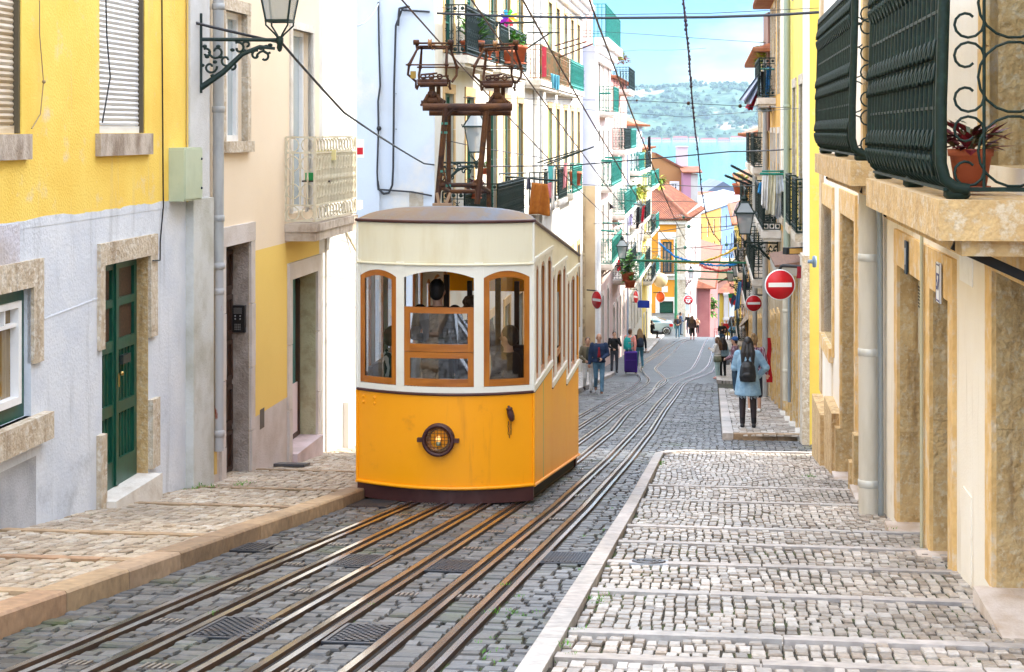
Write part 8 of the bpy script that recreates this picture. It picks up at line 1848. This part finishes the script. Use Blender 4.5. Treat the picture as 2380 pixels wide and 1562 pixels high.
# balcony furniture on the cream balcony
p = L2.W(L2.S(700), -.2, L2.Z(700, 492) + .0); o = empty('balcony_table', p, 0, 'small stand with a green tray and yellow sponge on the little white balcony', 'table'); mb = MB()
for x, y in ((-.12, -.1), (.14, -.1), (-.12, .1), (.14, .1)): mb.tube([(x, y, 0), (x * .8, y * .8, .40)], .010, 5)
mb.build('leg', pipe_mat, o); mb = MB(); mb.box(-.17, .2, -.13, .13, .40, .42); mb.build('top', dark_door, o)
mb = MB(); mb.box(-.13, .13, -.10, .10, 0, .10); tb_ = mb.build('tray', M('green_plastic', (.01, .25, .06), .4)); tb_.location = p + Vector((0, 0, .421)); tag(tb_, 'green plastic tray on the stand of the little white balcony', 'tray')
mb = MB(); mb.box(-.12, .14, -.05, .05, 0, .14); tb_ = mb.build('sponge_box', M('pale_yellow_plastic', (.70, .60, .28), .6)); tb_.location = L2.W(L2.S(705), -.3, L2.Z(705, 372)); tag(tb_, 'pale yellow box hung inside the cream balcony railing', 'box')
# green post at the square
p = P(1571, 778, 131); mb = MB(); z0 = -15.35; mb.lathe([(.14, 0), (.14, .5), (.12, .55), (.12, 3.2), (.10, 3.3), (.095, 5.6), (.08, 5.7), (.07, 6.6), (.03, 6.7), (.05, 6.85), (0, 7.1)], (p.x, p.y, z0), 12); tag(mb.build('green_post', grn), 'tall dark green post with pointed tip in front of the orange corner house', 'post')
mb = MB(); mb.box(PX(1593, 139), PX(1601, 139), 138.6, 139, PZ(722, 139), PZ(680, 139)); o = tag(mb.build('meter_box', M('grey_meter_box', (.55, .6, .6), .5)), 'pale grey meter box on the stone corner beside the green post', 'cabinet'); 
# small orange and white round lamp
mb = MB(); mb.ball(P(1535, 651, 118), .52, 12); tag(mb.build('round_wall_disc', M('cream_disc', (.75, .60, .36), .6)), 'round cream disc above the orange sign', 'sign')
# white awning on the right, air conditioner on reveal, satellite dish, manhole cover
mb = MB(); Y = 73; mb.hexa([P(1718, 760, Y), P(1742, 738, Y), P(1746, 738, Y + 6), P(1724, 760, Y + 6), P(1718, 756, Y), P(1742, 715, Y), P(1746, 716, Y + 6), P(1724, 756, Y + 6)]); tag(mb.build('awning', wht), 'white sloping shop awning low on the right row', 'awning')
p = R1.W(R1.S(2118), .12, P(0, 650, 13.9).z); a = R1.S(2133); mb = MB(); mb.box(a - .95, a - .62, .10, .30, -1.62, -1.20) if False else None
o = empty('air_conditioner', R1.W(R1.S(2092) + .02, .10, -1.92), math.atan2(R1.d.y, R1.d.x), 'beige ventilation box fixed inside the brown doorway near the cream pipe', 'vent'); mb = MB(); mb.box(0, .22, .05, .30, 0, .62); mb.build('housing', M('beige_metal', (.52, .48, .38), .5), o); mb = MB()
for k in range(7): mb.box(.221, .228, .07, .28, .40 + k * .028, .414 + k * .028); mb.box(.03, .2, .045, .05, .40 + k * .028, .414 + k * .028)
mb.build('louvre', M('dark_louvre', (.08, .07, .06), .6), o)
g_ = G(1508, 1308, .10); t, w = tw(g_); o = empty('manhole_cover', TW(t, w, .085), -math.atan(HD), 'small round iron manhole cover in the right pavement', 'manhole cover'); o.rotation_euler = (-math.atan(.135), 0, -math.atan(HD)); mb = MB(); mb.box(-.13, .13, -.13, .13, 0, .022); mb.build('frame', M('grey_iron_frame', (.30, .31, .33), .5, .5), o); mb = MB()
for r0, r1 in ((0, .03), (.05, .07), (.085, .115)): mb.lathe([(r0, .022), (r0, .03), (r1, .03), (r1, .022)], (0, 0, 0), 22)
mb.build('disc', cover_m, o)
g_ = G(1840, 1012, 0); t, w = tw(g_); mb = MB()
mb.hexa([TW(t + a, w + b_, z) for z in (-.01, .012) for a, b_ in ((-.30, -1.2), (-.30, .6), (.30, .6), (.30, -1.2))]); o = mb.build('drain_grate', M('grey_grate', (.16, .18, .20), .5, .6)); tag(o, 'long iron drain grate across the small side street on the right', 'drain cover'); mb = MB()
for k in range(24): mb.hexa([TW(t + a, w - 1.15 + k * .072 + b_, z) for z in (.012, .02) for a, b_ in ((-.27, 0), (-.27, .03), (.27, .03), (.27, 0))])
mb.build('bar', M('grate_bar', (.24, .26, .28), .45, .7), o)
g_ = G(660, 1079, .10); t, w = tw(g_); mb = MB(); mb.hexa([TW(t + a, w + b_, z) for z in (.085, .115) for a, b_ in ((-.16, -.3), (-.16, .3), (.16, .3), (.16, -.3))]); tag(mb.build('drain_grate', cover_m), 'small dark grate in the left pavement near the beige house', 'drain cover')
# weeds and moss between the stones
mb = MB(); rnd = random.Random(9)
def tuft(p, n, s):
    for _ in range(n):
        a = rnd.uniform(0, 2 * PI); d = Vector((math.cos(a) * .6, math.sin(a) * .6, 1)) * s * rnd.uniform(.5, 1.2); q = p + Vector((rnd.gauss(0, s), rnd.gauss(0, s), 0)); w = Vector((-math.sin(a), math.cos(a), 0)) * s * .18; mb.add([q - w, q + w, q + d], [(0, 1, 2)])
for (u, v, n, s, up, sp) in ((1185, 1430, 160, .018, 0, .10), (1350, 1330, 30, .018, 0, .08), (1520, 1100, 30, .02, 0, .1), (1378, 1392, 50, .022, .1, .04), (560, 1128, 60, .03, .1, .06), (470, 1136, 90, .03, .1, .09), (1322, 1520, 60, .022, .1, .03), (1325, 1465, 40, .02, .1, .04), (1535, 1080, 40, .025, .1, .06), (1760, 905, 80, .04, .1, .15), (1130, 1540, 50, .015, 0, .1), (1395, 1250, 60, .018, 0, .15), (870, 1440, 30, .012, 0, .1), (530, 1440, 30, .012, 0, .1), (1880, 1105, 30, .03, .1, .06), (2080, 1235, 20, .02, .1, .05), (1420, 1200, 60, .018, 0, .2)):
    for _ in range(max(1, n // 8)):
        g_ = G(u, v, up); tuft(g_ + Vector((rnd.gauss(0, sp), rnd.gauss(0, sp * 2), 0)), 8, s)
tag(mb.build('weeds', M('bright_weeds', (.09, .28, .02), .8)), 'bright green weeds and moss in the joints of the cobbles', 'weeds', kind='stuff')
# ---------------------------------------------------------------- parked car
CXp = P(1548, 770, 127.3); car = empty('parked_car', (CXp.x - 1.55, 127.3, -15.43), math.radians(-4), 'silver blue coupe parked across the square with its tail to the right', 'car')
paint = M('silver_blue_paint', (.36, .46, .50), .25, .6, spec=.6); cg = M('car_glass', (.02, .10, .14), .05, spec=.9)
# local x runs to the tail, y away from us; body 4.3 m long, 1.75 wide
prof = [(-2.3, .30), (-2.35, .55), (-2.25, .72), (-1.4, .86), (-.95, .90), (1.6, .96), (2.02, .94), (2.08, .62), (2.0, .32)]
def arch_cut(cx): return [(cx + .36 * math.cos(t), .30 + .34 * math.sin(t)) for t in [PI * k / 8 for k in range(9)]]
body = prof + [(2.0, .24)] + [(x, z) for x, z in arch_cut(1.58)] + [(x, z) for x, z in arch_cut(-1.45)] + [(-2.25, .24)]
mb = MB(); mb.prism(body, .0, 1.74); o = mb.build('body', paint, car); bv = o.modifiers.new('b', 'BEVEL'); bv.width = .07; bv.segments = 3; bv.limit_method = 'ANGLE'
cab = [(-1.05, .86), (-.35, 1.24), (.15, 1.31), (.75, 1.29), (1.75, .96)]
mb = MB(); n = len(cab); vs = []
for y, k in ((.06, 0), (.22, 1), (1.52, 1), (1.68, 0)):
    pass
lo = [(x, .06, z) if z < 1 else (x, .24, z) for x, z in cab]; hi = [(x, 1.68, z) if z < 1 else (x, 1.50, z) for x, z in cab]
mb.add(lo + hi, [tuple(range(n)), tuple(range(2 * n - 1, n - 1, -1))] + [(i, i + n, i + 1 + n, i + 1) for i in range(n - 1)]); o = mb.build('roof', paint, car); bv = o.modifiers.new('b', 'BEVEL'); bv.width = .04; bv.segments = 2
mb = MB(); mb.quad((-.80, .085, .95), (.28, .07, .96), (.25, .225, 1.25), (-.30, .225, 1.19)); mb.quad((.33, .07, .96), (1.22, .065, .97), (.72, .22, 1.23), (.30, .225, 1.25)); mb.build('side_window', cg, car)
mb = MB(); mb.quad((.86, .32, 1.265), (.86, 1.42, 1.265), (1.66, 1.55, 1.01), (1.66, .18, 1.01)); mb.build('rear_window', cg, car)
for x in (-1.45, 1.58):
    for y in (.09, 1.65):
        mb = MB(); mb.lathe([(0, -.10), (.24, -.10), (.31, -.09), (.33, -.05), (.33, .05), (.31, .09), (0, .09)], (x, y, .33), 24, 'y'); w_ = mb.build('wheel', black, car)
        mb = MB(); sg = -1 if y < 1 else 1
        for k in range(5):
            a = 2 * PI * k / 5; mb.bar((x + .05 * math.cos(a), y + sg * .11, .33 + .05 * math.sin(a)), (x + .21 * math.cos(a), y + sg * .115, .33 + .21 * math.sin(a)), .075, .03)
        mb.lathe([(.20, -.02), (.235, -.02), (.235, .02), (.20, .02)], (x, y + sg * .10, .33), 20, 'y'); mb.build('rim', M('alloy_rim', (.55, .56, .58), .3, .9), w_)
mb = MB(); mb.box(1.80, 2.06, -.01, .05, .66, .86); mb.build('tail_light', M('tail_red', (.45, .01, .01), .3), car)
mb = MB(); mb.box(.35, .52, -.03, .0, .80, .83); mb.box(.31, .318, -.004, 0, .3, .93); mb.build('door_handle', M('chrome_dark', (.2, .22, .24), .3, .8), car)
